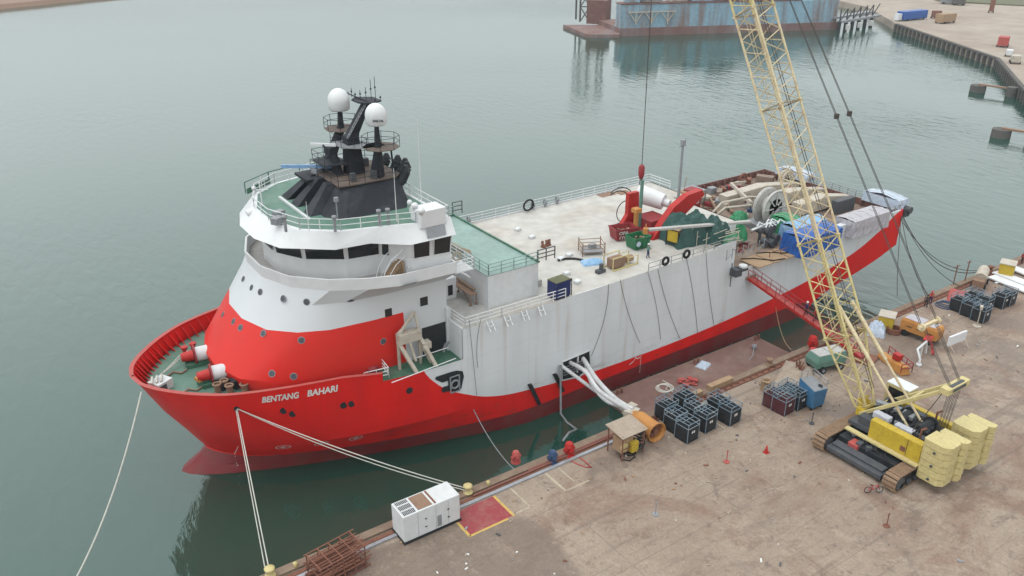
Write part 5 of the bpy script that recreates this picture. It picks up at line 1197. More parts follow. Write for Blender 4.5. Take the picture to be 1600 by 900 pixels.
# ================================================================== people
def person(loc, rz, shirt, trousers, helmet, label, lean=0.0, pose='stand', group=None, name='person'):
    r_ = thing(name, loc, label, 'person', group, rz=rz, local=True)
    arm = {'stand': [(0, .26, .30, 1.12), (0, .05, .30, .88)], 'work': [(0, .30, .26, 1.10), (0, .32, .16, 1.12)], 'hold': [(0, .27, .30, 1.12), (0, .30, .34, 1.05)]}[pose]
    st = .12 if pose == 'stand' else .16
    J = {'pel': (0, 0, .95), 'chest': (lean*.5, 0, 1.30), 'neck': (lean*.7, 0, 1.48), 'head': (lean*.85+.01, 0, 1.60), 'crown': (lean*.9+.01, 0, 1.70)}
    verts = [(0, 0, .95), (lean*.5, 0, 1.28), (lean*.65, 0, 1.44), (lean*.7, 0, 1.50), (lean*.8+.01, 0, 1.60), (lean*.85+.01, 0, 1.69)]
    rad = [(.15, .11), (.17, .11), (.10, .08), (.055, .055), (.095, .08), (.075, .07)]
    ed = [(0, 1), (1, 2), (2, 3), (3, 4), (4, 5)]
    for s in (-1, 1):
        i = len(verts); fx = .09 if s > 0 else -.12
        verts += [(0, s*.10, .88), (fx*.4+.03, s*.11, .48), (fx, s*.12, .09), (fx+.16, s*.13, .04)]; rad += [(.085, .09), (.06, .06), (.045, .05), (.04, .035)]
        ed += [(0, i), (i, i+1), (i+1, i+2), (i+2, i+3)]
        i = len(verts); k = .05 if pose == 'stand' else .24
        hx_ = lean*.65
        verts += [(hx_, s*.20, 1.42), (hx_+k*.4-.03, s*.27, 1.15), (hx_+k+.06, s*(.27 if pose == 'stand' else .16), .90 if pose == 'stand' else 1.12), (hx_+k+.13, s*(.27 if pose == 'stand' else .13), .82 if pose == 'stand' else 1.13)]
        rad += [(.06, .06), (.045, .045), (.032, .032), (.04, .03)]; ed += [(2, i), (i, i+1), (i+1, i+2), (i+2, i+3)]
    me = bpy.data.meshes.new('body'); me.from_pydata(verts, ed, []); o = bpy.data.objects.new('body', me); C.objects.link(o); o.parent = r_
    for mn in ('skin', trousers, shirt): me.materials.append(MATS[mn])
    sk = o.modifiers.new('Skin', 'SKIN')
    if not me.skin_vertices: pass
    for i, rr_ in enumerate(rad): me.skin_vertices[0].data[i].radius = rr_
    me.skin_vertices[0].data[0].use_root = True
    sub = o.modifiers.new('Sub', 'SUBSURF'); sub.levels = 1; sub.render_levels = 1
    dg = bpy.context.evaluated_depsgraph_get(); m2 = bpy.data.meshes.new_from_object(o.evaluated_get(dg)); o.modifiers.clear(); o.data = m2; m2.name = 'body'
    if len(m2.materials) == 0:
        for mn in ('skin', trousers, shirt): m2.materials.append(MATS[mn])
    # clothes are thin shells just outside the body
    def shell(nm, mat, test, off):
        bm = bmesh.new(); bm.from_mesh(m2); bm.normal_update()
        bmesh.ops.delete(bm, geom=[f for f in bm.faces if not test(f.calc_center_median())], context='FACES')
        for v in bm.verts: v.co += v.normal*off
        mm = bpy.data.meshes.new(nm); bm.to_mesh(mm); bm.free(); mm.materials.clear(); mm.materials.append(MATS[mat])
        for p in mm.polygons: p.material_index = 0; p.use_smooth = True
        s_ = bpy.data.objects.new(nm, mm); C.objects.link(s_); s_.parent = r_
    hand_z = .86 if pose == 'stand' else None
    shell('shirt', shirt, lambda c: c.z > .98 and c.z < 1.47 and not (pose != 'stand' and c.x > lean*.65+.26 and abs(c.y) < .22) or (abs(c.y) > .21 and c.z > .89), .014)
    shell('trousers', trousers, lambda c: .1 < c.z <= 1.0 and abs(c.y) < .21, .016)
    shell('boots', 'black', lambda c: c.z <= .11, .012)
    h_ = MB(); hc = V(lean*.85+.01, 0, 1.665); h_.lathe(hc, [(.15, 0), (.128, .02), (.125, .06), (.1, .11), (.05, .135), (0, .14)], 12); h_.build('helmet', helmet, r_)
    return r_
def px_person(px, py, z, *a, **k): return person(at(px, py, z), *a, **k)
px_person(1012, 403, 13.4, R(-60), 'teal_box', 'navy', 'white_clean', 'worker in a pale green shirt and dark trousers standing beside the green bin on deck', pose='work')
# ================================================================== gangway
ga, gb = V(77.4, NY-.2, 10.6), V(0, 0, 0)
ga = aty(1172, 432, NY-.1); gb = at(1352, 558, 3.25)
gw_ = thing('gangway', gb, 'red sloping gangway with handrails leading from the quay up to the aft deck', 'gangway')
d = gb-ga; sd = V(-d.y, d.x, 0).normalized()*.55
print('GANGWAY', ga, gb)
t = MB(); 
def strip3(mb, a, b2, s0, s1, z0, z1):
    vs = [a+s0+V(0, 0, z0), a+s1+V(0, 0, z0), a+s1+V(0, 0, z1), a+s0+V(0, 0, z1)]; vs2 = [v+(b2-a) for v in vs]; mb.loft([vs, vs2])
strip3(t, ga, gb, -sd*1.1, -sd*.95, -.3, .02); strip3(t, ga, gb, sd*.95, sd*1.1, -.3, .02); t.split('stringer', 'red', gw_)
t = MB(); strip3(t, ga, gb, -sd*.94, sd*.94, -.05, .0)
n = 26
for i in range(n): p = ga.lerp(gb, (i+.5)/n); strip3(t, p, p+d.normalized()*.08, -sd*.9, sd*.9, .0, .06)
t.build('tread', 'red_pale', gw_)
t = MB()
for s in (-1, 1):
    for hh in (.55, 1.1): t.cyl(ga+sd*s+V(0, 0, hh), gb+sd*s+V(0, 0, hh), .04, n=5)
    for i in range(13): p = ga.lerp(gb, i/12)+sd*s; t.cyl(p, p+V(0, 0, 1.1), .045, n=5)
t.split('handrail', 'red_dark', gw_)
t = MB(); 
for i in range(4): p = ga+V(-.5+.3*i, .3, .3); t.torus(p+V(0, 0, .6), .45, .06, 'y', 12)
t.box(ga+V(.1, .6, -.1), (1.6, 1.6, .3)); t.build('head_platform', 'rust_pale', gw_)
n_ = lambda k: ga.lerp(gb, k)
person(n_(.50)+V(0, 0, .06), math.atan2(-d.y, -d.x), 'navy', 'black', 'white_clean', 'worker in dark overalls walking up the red gangway, upper of the two')
person(n_(.575)+V(0, 0, .06), math.atan2(-d.y, -d.x), 'red', 'black', 'white_clean', 'worker in a red top and dark trousers on the red gangway, lower of the two')
px_person(1222, 388, DZ, R(200), 'red_dark', 'black', 'pale_yellow', 'worker in a dark red top with yellow helmet left of the blue tarpaulin', pose='work')
px_person(1233, 393, DZ, R(120), 'navy', 'navy', 'tarp_sky', 'worker in a navy boiler suit with light blue helmet before the blue tarpaulin')
px_person(1240, 396, DZ, R(40), 'red', 'red_dark', 'white_clean', 'worker in a red boiler suit closest to the blue tarpaulin edge')
px_person(1446, 480, 3.0, R(40), 'black', 'black', 'black', 'person in black walking on the quay behind the orange machine')
px_person(1453, 474, 3.0, R(40), 'red', 'navy', 'red', 'person in a red shirt on the quay edge above the orange machine')
px_person(1596, 412, 3.0, R(160), 'red_dark', 'black', 'black', 'person in dark red standing at the far right quay edge near the yellow hut')

# ================================================================== crawler crane
cr = thing('crawler_crane', (66.8, 34, QZ), 'yellow crawler crane with long lattice boom rising over the ship', 'crane')
def track(y0):
    m_ = MB(); W_ = 1.25; x0, x1, r_ = 60.6, 71.4, .78
    n = 58; L = 2*(x1-x0-2*r_) + 2*math.pi*r_
    def pos(s):
        s %= L; A_ = x1-x0-2*r_
        if s < A_: return x0+r_+s, 2*r_, 0
        s -= A_
        if s < math.pi*r_: a = s/r_; return x1-r_+r_*math.sin(a), r_+r_*math.cos(a), a
        s -= math.pi*r_
        if s < A_: return x1-r_-s, 0, math.pi
        s -= A_; a = s/r_; return x0+r_-r_*math.sin(a), r_-r_*math.cos(a), math.pi+a
    m_.use('track_tan')
    for i in range(n):
        x, z, a = pos(L*i/n); M = Matrix.Rotation(a, 3, 'Y'); m_.box((x, y0, QZ+z+.02), (L/n*.78, W_, .14), M=M)
        m_.box(Vector((x, y0, QZ+z)) + M @ V(0, 0, .09), (.07, W_*.96, .1), M=M)
    o = m_.build('crawler_track', None, cr)
    m_ = MB(); m_.bb(x0+.7, x1-.7, y0-.5, y0+.5, QZ+.3, QZ+1.35); m_.build('track_frame', 'black', o)
    m_ = MB()
    for k in range(9): m_.cyl((x0+1.2+k*1.06, y0-.62, QZ+.42), (x0+1.2+k*1.06, y0+.62, QZ+.42), .32, n=12)
    for x in (x0+.8, x1-.8): m_.cyl((x, y0-.62, QZ+.8), (x, y0+.62, QZ+.8), .62, n=14)
    m_.build('roller', 'dark_grey', o)
track(37.6); track(30.2)
t = MB(); t.bb(62.5, 70.5, 31.0, 36.8, QZ+.7, QZ+1.45); t.cyl((66.8, 33.9, QZ+1.4), (66.8, 33.9, QZ+1.95), 1.4, n=20); t.build('car_body', 'black', cr, bevel=.05)
t = MB(); t.bb(60.9, 62.1, 31.2, 36.9, QZ+.35, QZ+.85); t.bb(61.4, 62.3, 31.4, 36.7, QZ+.85, QZ+1.1); t.build('car_body_weight', 'dark_grey', cr, bevel=.08)
t = MB(); t.bb(62.2, 63.2, 34.6, 35.6, QZ+.9, QZ+1.5); t.build('tool_locker', 'red_pale', cr, bevel=.05)
# upper structure
t = MB(); t.bb(64.3, 69.6, 29.6, 37.2, QZ+1.9, QZ+2.3); t.build('revolving_frame', 'dark_grey', cr)
t = MB(); t.bb(63.7, 64.5, 29.6, 34.7, QZ+2.0, QZ+3.9); hp_ = t.build('side_housing', 'yellow', cr, bevel=.06)
t = MB(); t.bb(63.2, 63.75, 29.5, 36.8, QZ+1.85, QZ+2.0); t.build('walkway', 'pale_yellow', cr)
t = MB(); t.bb(63.67, 63.69, 31.0, 31.5, QZ+2.4, QZ+2.9); t.build('access_hatch', 'rust', hp_)
t = MB(); t.bb(69.3, 69.9, 29.6, 35.0, QZ+2.0, QZ+3.6); t.build('side_housing', 'yellow', cr, bevel=.06)
t = MB(); t.use('dark_grey'); t.bb(64.6, 69.2, 29.8, 36.4, QZ+2.3, QZ+3.1)
rnd = random.Random(2)
for i in range(26): t.use(rnd.choice(['black', 'dark_grey', 'dark_grey', 'grey'])).box((rnd.uniform(64.9, 69), rnd.uniform(30.2, 36.3), QZ+rnd.uniform(3.0, 3.7)), (rnd.uniform(.3, 1.1), rnd.uniform(.3, 1.1), rnd.uniform(.2, .9)), rnd.uniform(0, .4))
t.build('machinery', None, cr, bevel=.03)
t = MB(); t.bb(64.7, 65.4, 33.6, 35.2, QZ+3.5, QZ+4.1); t.bb(64.7, 65.4, 31.3, 33.0, QZ+3.4, QZ+3.95); t.split('engine_cover', 'lilac_box', cr, bevel=.06)
t = MB()
for k, y in enumerate((31.4, 33.4, 35.2)):
    t.cyl((66.0, y, QZ+3.5), (68.2, y, QZ+3.5), .5, n=18); t.cyl((65.9, y, QZ+3.5), (66.05, y, QZ+3.5), .72, n=18); t.cyl((68.1, y, QZ+3.5), (68.25, y, QZ+3.5), .72, n=18)
t.split('winch_drum', 'black', cr)
# small fittings on the upper works
for x, y in ((65.0, 30.6), (68.8, 31.4)): t = MB(); t.cyl((x, y, QZ+3.0), (x, y, QZ+4.6), .1, n=8); t.cyl((x, y, QZ+4.5), (x+.2, y-.3, QZ+4.8), .1, n=8); t.build('exhaust_stack', 'rust', cr)
for y in (30.9,): t = MB(); t.bb(63.665, 63.69, y, y+.03, QZ+2.15, QZ+3.8); t.build('door_seam', 'black', hp_)
for k in range(7):
    a = V(rnd.uniform(64.8, 66), rnd.uniform(30.5, 35.5), QZ+3.4); t = MB(); t.tube([a, a+V(.6, .5, .6), a+V(1.4, .7, .5), a+V(2.0, rnd.uniform(-1, 1), .1)], .05); t.build('hydraulic_hose', 'black', cr)
for k in range(8):
    x, y = rnd.uniform(62.3, 64.2), rnd.uniform(31.3, 36.4); t = MB(); t.box((x, y, QZ+1.5), (rnd.uniform(.3, .8), rnd.uniform(.3, .8), rnd.uniform(.2, .6)), rnd.uniform(0, 1)); t.build('chassis_fitting', rnd.choice(['black', 'grey', 'dark_grey']), cr, bevel=.03)
for k in range(4):
    a = V(62.4+k*.3, 31.6+k*1.2, QZ+1.5); t = MB(); t.tube([a, a+V(.3, .6, .25), a+V(.9, .8, .2), a+V(1.3, .2, .4)], .06); t.build('hydraulic_hose', 'black', cr)
# cab
t = MB(); t.bb(69.9, 71.5, 34.9, 37.3, QZ+2.0, QZ+4.5); cb = t.build('cab', 'pale_yellow', cr, bevel=.08)
t = MB(); t.bb(69.88, 69.9, 35.2, 37.0, QZ+3.2, QZ+4.2); t.bb(70.1, 71.3, 37.3, 37.33, QZ+2.6, QZ+4.2); t.build('window', 'glass', cb)
t = MB(); t.bb(69.9, 71.5, 34.9, 37.3, QZ+4.5, QZ+4.56); t.build('cab_roof', 'white_clean', cb)
# counterweights: two stacks of slabs
def cw(x0, x1, y0, y1):
    for k in range(6):
        z = QZ+.95 + k*.68; m_ = MB()
        o_ = .05*(k % 2); c1 = min(.45, (x1-x0)*.3); pl = [(x0-o_, y0+c1), (x0+c1, y0-o_), (x1-c1*.4, y0-o_), (x1, y0+c1*.4), (x1, y1), (x0+.1, y1), (x0-o_, y1-.3)]
        m_.prism(pl, z, z+.62); o = m_.build('counterweight_slab', 'pale_yellow', cr, bevel=.09)
        if k < 6 and k % 2 == 0:
            m_ = MB(); m_.cyl((x0-.12, (y0+y1)/2, z+.35), (x0+.05, (y0+y1)/2, z+.35), .12); m_.build('lifting_lug', 'dark_grey', o)
cw(63.4, 65.3, 27.2, 29.5); cw(65.36, 66.3, 26.9, 29.3); cw(67.8, 69.7, 27.2, 29.5); cw(69.76, 70.6, 26.9, 29.3)
t = MB(); t.bb(66.1, 67.7, 28.0, 29.6, QZ+1.6, QZ+2.6); t.build('counterweight_tray', 'rust', cr)
# gantry (A frame)
g0a, g0b = V(65.2, 37.0, QZ+2.7), V(68.6, 37.0, QZ+2.7); gt = V(68.3, 29.6, 12.3)
gtop = aty(1507, 597, 29.6); print('GANTRY', gtop)
gc = Vector((67.0, 29.6, gtop.z)) 
t = MB()
for x in (65.6, 68.4): t.bar(V(x, 36.9, QZ+2.6), V(x, 29.8, gc.z), .38)
t.bb(65.3, 68.7, 29.3, 30.1, gc.z-.3, gc.z+.3); t.bar(V(65.6, 32.8, (QZ+2.6)*.42+gc.z*.58), V(68.4, 32.8, (QZ+2.6)*.42+gc.z*.58), .25); t.build('gantry', 'pale_yellow', cr, bevel=.04)
t = MB()
for i in range(8):
    x = 65.9+i*.3; t.cyl((x, 29.6, gc.z-.2), (x, 29.9+.05*(i % 2), QZ+3.2), .025, n=5, cap=False)
t.cyl((65.5, 29.8, gc.z), (65.0, 31.6, QZ+3.4), .04, n=5); t.build('hoist_rope', 'wire', cr)
t = MB(); t.cyl((66, 29.6, gc.z), (68, 29.6, gc.z), .36, n=16); t.cyl((66, 29.9, QZ+3.3), (68, 29.9, QZ+3.3), .45, n=16); t.split('rope_sheave', 'dark_grey', cr)
# boom
BF, BT = V(66.8, 37.1, QZ+2.6), V(66.8, 70.7, 66.5)
bd = (BT-BF).normalized(); bx = V(1, 0, 0); bn = bx.cross(bd).normalized()
L_ = (BT-BF).length
def bpnt(s, i, w): 
    sx = (-1, 1, 1, -1)[i]; sy = (-1, -1, 1, 1)[i]; return BF + bd*s + bx*(sx*w/2) + bn*(sy*w/2*.92)
def bw(s): return 1.2 + (2.75-1.2)*min(1, s/7.5) if s < 7.5 else (2.75 if s < L_-9 else 2.75 - (2.75-.9)*(s-(L_-9))/9)
def section(s0, s1, nb, mat, r_, rb):
    m_ = MB(); m_.use(mat)
    for i in range(4):
        m_.cyl(bpnt(s0, i, bw(s0)), bpnt(s1, i, bw(s1)), r_, n=8)
    for k in range(nb):
        a0 = s0+(s1-s0)*k/nb; a1 = s0+(s1-s0)*(k+1)/nb; am = (a0+a1)/2
        for i in range(4):
            j = (i+1) % 4
            m_.cyl(bpnt(a0, i, bw(a0)), bpnt(am, j, bw(am)), rb, n=5, cap=False); m_.cyl(bpnt(am, j, bw(am)), bpnt(a1, i, bw(a1)), rb, n=5, cap=False)
            if k == 0: m_.cyl(bpnt(a0, i, bw(a0)), bpnt(a0, j, bw(a0)), rb*1.3, n=5)
    for i in range(4): m_.cyl(bpnt(s1, i, bw(s1)), bpnt(s1, (i+1) % 4, bw(s1)), rb*1.3, n=5)
    for i in range(4): m_.box(bpnt(s1, i, bw(s1)), (.3, .3, .3))
    return m_.build('boom_section', None, cr)
for s0, s1, nb, mt in ((0.4, 7.5, 3, 'boom_paint'), (7.5, 17, 4, 'boom_paint'), (17, 30.5, 5, 'boom_pale'), (30.5, 40, 4, 'boom_pale'), (40, 52, 5, 'boom_paint'), (52, L_-9, 4, 'boom_paint'), (L_-9, L_, 3, 'boom_paint')):
    section(s0, s1, nb, mt, .115, .055)
t = MB(); 
for x in (-.5, .5): t.bar(BF+V(x, 0, 0)-bd*.3, BF+V(x, 0, 0)+bd*1.2, .35)
t.box(BF, (2.2, .7, .7)); t.build('boom_foot', 'yellow', cr)
t = MB(); t.cyl(BT-V(.5, 0, 0), BT+V(.5, 0, 0), .6, n=16); t.build('tip_sheave', 'dark_grey', cr)
# boom ladder / rope guides
t = MB()
for x in (-.22, .22): t.cyl(BF+bd*8+bx*x+bn*(-1.1), BF+bd*56+bx*x+bn*(-1.1), .03, n=4)
for i in range(60): t.cyl(BF+bd*(8+i*.8)+bx*-.22+bn*-1.1, BF+bd*(8+i*.8)+bx*.22+bn*-1.1, .025, n=4)
t.build('boom_ladder', 'boom_pale', cr)
t = MB()
for x in (-.25, .1): t.cyl(BF+bx*x+bn*1.45+bd*2, BT+bx*x+bn*.6, .035, n=5)
t.build('load_line', 'wire', cr)
# backstops
t = MB()
for x in (65.9, 67.9):
    a = V(x, 32.2, QZ+3.4); b2 = BF+bd*10.5+V(x-66.8, 0, 0)+bn*.9; t.cyl(a, a.lerp(b2, .55), .12, n=8); t.cyl(a.lerp(b2, .5), b2, .19, n=8)
t.split('backstop', 'boom_pale', cr)
# equaliser and pendants
eq = gc.lerp(BT, .085) + V(0, 0, 0)
t = MB(); t.bar(eq+V(-1.5, 0, 0), eq+V(1.5, 0, 0), .32)
for x in (-1.2, 1.2): t.cyl(eq+V(x-.1, 0, 0), eq+V(x+.1, 0, 0), .35, n=12)
t.build('equaliser_bail', 'boom_pale', cr)
t = MB()
for x in (-1.25, -1.05, 1.05, 1.25):
    t.cyl(eq+V(x, 0, 0), BT+V(x*.4, -.4, .6), .032, n=5)
for k in (.32, .55, .8):
    for x in (-1.15, 1.15): p = eq.lerp(BT+V(0, -.4, .6), k) ; xx = x*(1-.6*k); t.box(p+V(xx, 0, 0), (.35, .3, .45))
t.build('pendant_rope', 'wire', cr)
t = MB()
for i in range(6):
    x = (-.9, -.75, -.6, .6, .75, .9)[i]; t.cyl(gc+V(x, 0, 0), eq+V(x*1.2, 0, 0), .025, n=5)
t.build('luffing_rope', 'wire', cr)
# load wire and hook
hk = V(66.95, 70.72, 20.9); t = MB(); t.cyl(hk+V(0, 0, .9), BT+V(0, .45, 0), .05, n=6); t.build('hoist_wire', 'wire', cr)
t = MB(); t.lathe(hk, [(0, -.9), (.22, -.85), (.38, -.3), (.38, .6), (.2, .9), (0, .95)], 12); hb_ = t.build('hook_block', 'red_dark', cr)
t = MB(); t.torus(hk+V(0, 0, -1.25), .26, .08, 'y', 12, arc=.75); t.cyl(hk+V(0, 0, -.9), hk+V(0, 0, -1.0), .12); t.build('hook', 'grey', hb_)

# ================================================================== things on the quay
# white generator
q = at(672, 842, QZ); c_ = V(23.6, 47.9, QZ)
ca = [at(632, 851, QZ), at(720, 814, QZ)]; print('GEN', ca)
gx0, gx1 = ca[0].x, ca[1].x; gy = (ca[0].y+ca[1].y)/2; L0_, = (gx1-gx0,); Wg = 2.1
r_ = thing('generator_set', (( gx0+gx1)/2, gy+Wg/2, QZ), 'white box generator with a black grille and brown top panel on the quay edge', 'generator', rz=0, local=True)
t = MB(); t.bb(-L0_/2, L0_/2, -Wg/2, Wg/2, .22, 2.75); gb_ = t.build('canopy', 'white', r_, bevel=.05)
t = MB(); t.bb(-L0_/2-.05, L0_/2+.08, -Wg/2-.05, Wg/2+.05, 0, .22); t.build('base_frame', 'black', r_)
t = MB(); t.bb(-L0_/2+.15, -L0_/2+1.25, -Wg/2+.15, Wg/2-.15, 2.75, 2.77); t.build('grille', 'black', r_)
t = MB()
for i in range(9): t.bb(-L0_/2+.15+.135*i, -L0_/2+.18+.135*i, -Wg/2+.15, Wg/2-.15, 2.77, 2.80)
for y in (-.35, .35): t.bb(-L0_/2+.12, -L0_/2+1.28, y-.05, y+.05, 2.77, 2.82)
t.build('grille_bar', 'white_clean', r_)
t = MB(); t.bb(-L0_/2+1.45, -L0_/2+2.75, -Wg/2+.15, Wg/2-.15, 2.75, 2.775); t.build('top_panel', 'rust_pale', r_); t = MB(); t.bb(-L0_/2+2.95, -L0_/2+3.1, -Wg/2+.15, Wg/2-.15, 2.75, 2.8); t.build('top_trim', 'rust', r_)
t = MB()
for x in (-.6, 1.5):
    for z in (.95, 1.75): t.box((x, -Wg/2-.02, z), (.18, .06, .07))
t.split('door_latch', 'black', r_)
t = MB(); 
for x in (-L0_/4, .35, L0_/4+.2): t.bb(x-.012, x+.012, -Wg/2-.012, -Wg/2, .3, 2.6)
t.split('panel_seam', 'grey', r_); t = MB(); t.bb(.45, .85, -Wg/2-.014, -Wg/2, .4, 1.5); t.build('scorch_mark', 'grey', r_)
# rusty cage of pipes
q = at(525, 905, QZ); r_ = thing('steel_rack', (at(524, 860, QZ+2.1).x, at(524, 860, QZ+2.1).y, QZ), 'rusty brown steel bar cage stacked with pipes beside the crane rail', 'rack', rz=R(8), local=True)
t = MB()
for x in (-1.9, -.95, 0, .95, 1.9):
    for y in (-1.1, 1.1): t.bar((x, y, 0), (x, y, 2.1), .10)
    for z in (.1, 1.1, 2.1): t.bar((x, -1.1, z), (x, 1.1, z), .09)
for z in (.1, .7, 1.4, 2.1):
    for y in (-1.1, 1.1): t.bar((-2.1, y, z), (2.3, y, z), .10)
for y in (-.5, .1, .6): t.bar((-2.0, y, 2.1), (2.2, y, 2.1), .08)
t.build('frame', 'rust', r_)
t = MB(); rnd = random.Random(4)
for i in range(24): a = V(-2.1+rnd.uniform(-.3, .3), rnd.uniform(-.9, .9), rnd.uniform(.3, 1.7)); t.cyl(a, a+V(4.2+rnd.uniform(-.6, .5), rnd.uniform(-.2, .2), rnd.uniform(-.1, .1)), rnd.uniform(.05, .1), n=7)
t.build('pipe', 'rust', r_)
t = MB(); t.box((0, 0, .12), (4.2, 2.0, .1)); t.build('floor_plate', 'maroon', r_)
# bollards on the edge
def bollard(q, mat, label):
    m_ = MB(); m_.lathe(q, [(0, 0), (.45, 0), (.42, .1), (.26, .16), (.24, .5), (.40, .62), (.42, .74), (.25, .82), (0, .84)], 16)
    return single(m_, 'mooring_bollard', q, label, 'bollard', mat=mat, group='mooring bollards along the quay edge')
B1 = at(724, 762, QZ+.2); B2 = at(415, 886, QZ+.2); B3 = at(1228, 561, QZ+.2)
B1.y = B2.y = B3.y = 50.7
B1 = V(at(724, 762, QZ+.2).x, 50.65, QZ+.2)
bollard(B1, 'pale_yellow', 'pale yellow bollard holding the ropes beside the white generator'); bollard(B2, 'pale_yellow', 'pale yellow bollard holding the steep ropes at the lower left of the quay')
B4 = V(at(1548, 424, QZ+.2).x, 50.65, QZ+.2); bollard(B4, 'rust', 'rusty bollard holding the dark stern ropes near the far yellow hut')
B3 = V(at(1187, 562, QZ+.2).x, 50.65, QZ+.2); bollard(B3, 'rust_pale', 'brown bollard on the coping beside the tan timber heap')
sm = None
for px, py, lab in ((756, 750, 'small cream knob on the coping right of the rope bollard by the white generator'), (455, 873, 'small cream knob on the coping behind the rusty cage')):
    q = V(at(px, py, QZ+.2).x, 50.6, QZ+.22)
    if sm is None: t = MB(); t.lathe((0, 0, 0), [(0, 0), (.2, 0), (.14, .1), (.2, .3), (0, .36)], 12); sm = t.build('coping_knob', 'pale_yellow'); sm.location = q; tag(sm, lab, 'knob', 'small knobs on the coping')
    else: dup(sm, q, None, lab)
# hydrants / hose reel
def hydr(px, py, mat, label, s=1.0, name='fire_hydrant'):
    q = at(px, py, QZ); m_ = MB(); m_.cyl(q, q+V(0, 0, .9*s), .28*s, n=12); m_.cyl(q+V(0, 0, .9*s), q+V(0, 0, 1.25*s), .42*s, .3*s, n=12); m_.cyl(q+V(-.5*s, 0, .65*s), q+V(.5*s, 0, .65*s), .2*s, n=10); m_.cyl(q+V(0, -.5*s, .65*s), q+V(0, 0, .65*s), .2*s, n=10); m_.cyl(q, q+V(0, 0, .1), .5*s, n=12)
    return single(m_, name, q, label, 'hydrant', mat=mat)
hydr(806, 722, 'red_pale', 'faded red valve box on the coping, left of the blue valve', .95, 'valve_box'); hydr(863, 722, 'navy_rack', 'dark blue pipe valve on the metal channel along the quay', 1.0, 'pipe_valve'); hydr(889, 711, 'red', 'bright red fire hydrant with a loop of hose on the ground', 1.1)
t = MB(); p_ = [at(x, y, QZ+.06) for x, y in ((890, 706), (902, 712), (915, 722), (924, 730), (916, 730), (900, 724), (884, 714))]; t.tube(p_, .06); single(t, 'fire_hose', p_[0], 'thin red hose looped on the concrete beside the bright red hydrant', 'hose', mat='red_pale')
hydr(1268, 545, 'red', 'red hydrant at the quay edge left of the green compressor', 1.3); hydr(1268, 566, 'red', 'second red hydrant close against the green compressor front', 1.4)
# shelter with tan roof
q = at(980, 706, QZ); r_ = thing('tool_shelter', q, 'open shelter with flat tan roof and yellow boxes beside the orange fan', 'shelter', rz=R(0), local=True)
t = MB(); Mx = Matrix.Rotation(R(6), 3, 'X'); t.box((-.1, .2, 2.75), (3.1, 2.5, .08), M=Mx); t.build('roof', 'sand', r_)
t = MB()
for x in (-1.4, 1.2):
    for y in (-.8, 1.2): t.bar((x, y, 0), (x, y, 2.7), .12)
t.bar((-1.4, -.8, 1.2), (1.2, -.8, 1.2), .08); t.build('post', 'rust', r_)
t = MB(); t.bb(-1.2, .2, -.5, .8, .5, 2.0); t.build('back_cabinet', 'wood', r_, bevel=.04)
t = MB(); t.bb(-.3, .5, -.95, -.5, .5, 1.6); t.build('yellow_case', 'yellow', r_, bevel=.04)
t = MB(); t.cyl((-.9, -.6, 1.2), (-.9, -.45, 1.2), .42, n=16); t.build('gauge', 'pale_yellow', r_)
t = MB(); rnd = random.Random(8)
for i in range(9): t.torus((1.2+rnd.uniform(-.5, .5), -.2+rnd.uniform(-.5, .5), .3+i*.16), rnd.uniform(.35, .6), .07, 'z', 14, M=Matrix.Rotation(rnd.uniform(-.6, .6), 3, 'X'))
t.build('cable_coil', 'black', r_)
t = MB(); p_ = [at(x, y, QZ+.05) for x, y in ((972, 700), (978, 706), (988, 708), (992, 714), (984, 720), (972, 718), (968, 712))]; t.tube(p_, .06); p2 = [at(x, y, QZ+.05) for x, y in ((975, 702), (984, 700), (992, 703), (993, 709), (984, 712), (974, 708))]; t.tube(p2, .06)
single(t, 'cable_loop', p_[0], 'dark cable coils lying on the ground in front of the tan roofed shelter', 'cable', mat='rubber')
# orange fan
q = at(1018, 682, QZ); e = V(.55, -.83, 0); r_ = thing('ventilation_fan', q, 'orange cylindrical ventilation fan at the end of the white air ducts', 'fan')
cc = q+V(-.1, .3, 1.0); t = MB(); ax_ = (at(1040, 685, QZ+1)-at(1000, 655, QZ+1)).normalized(); ax_.z = 0
a = cc-ax_*1.5; b2 = cc+ax_*.9
t.cyl(a, b2, .85, .85, 20, cap=False); t.cyl(b2-ax_*.02, b2+ax_*.25, .85, 1.02, 20, cap=False); t.torus(b2+ax_*.25, 1.02, .05, 'x', 20, M=Matrix.Rotation(math.atan2(ax_.y, ax_.x), 3, 'Z'))
t.cyl(a-ax_*1.0, a, .45, .85, 20, cap=True); t.build('casing', 'orange', r_)
t = MB(); t.cyl(b2-ax_*.35, b2-ax_*.3, .82, n=20); t.cyl(b2-ax_*.3, b2+ax_*.1, .28, n=12); t.build('impeller', 'rust', r_)
t = MB(); 
for s in (-1.2, .5):
    for w_ in (-.6, .6): p = cc+ax_*s+V(-ax_.y, ax_.x, 0)*w_; t.bar(p+V(0, 0, -.6), V(p.x, p.y, QZ), .1)
t.build('stand', 'orange', r_)
fe = a-ax_*1.0+V(0, 0, 0)
t = MB(); t.box(fe+V(.0, .2, 0), (1.3, 1.2, .9), .4); t.box(fe+V(.7, .9, .1), (.7, .8, .7), .2); t.box(fe+V(-.3, .8, .2), (.5, .5, .9), 0); t.build('manifold', 'cream', r_)
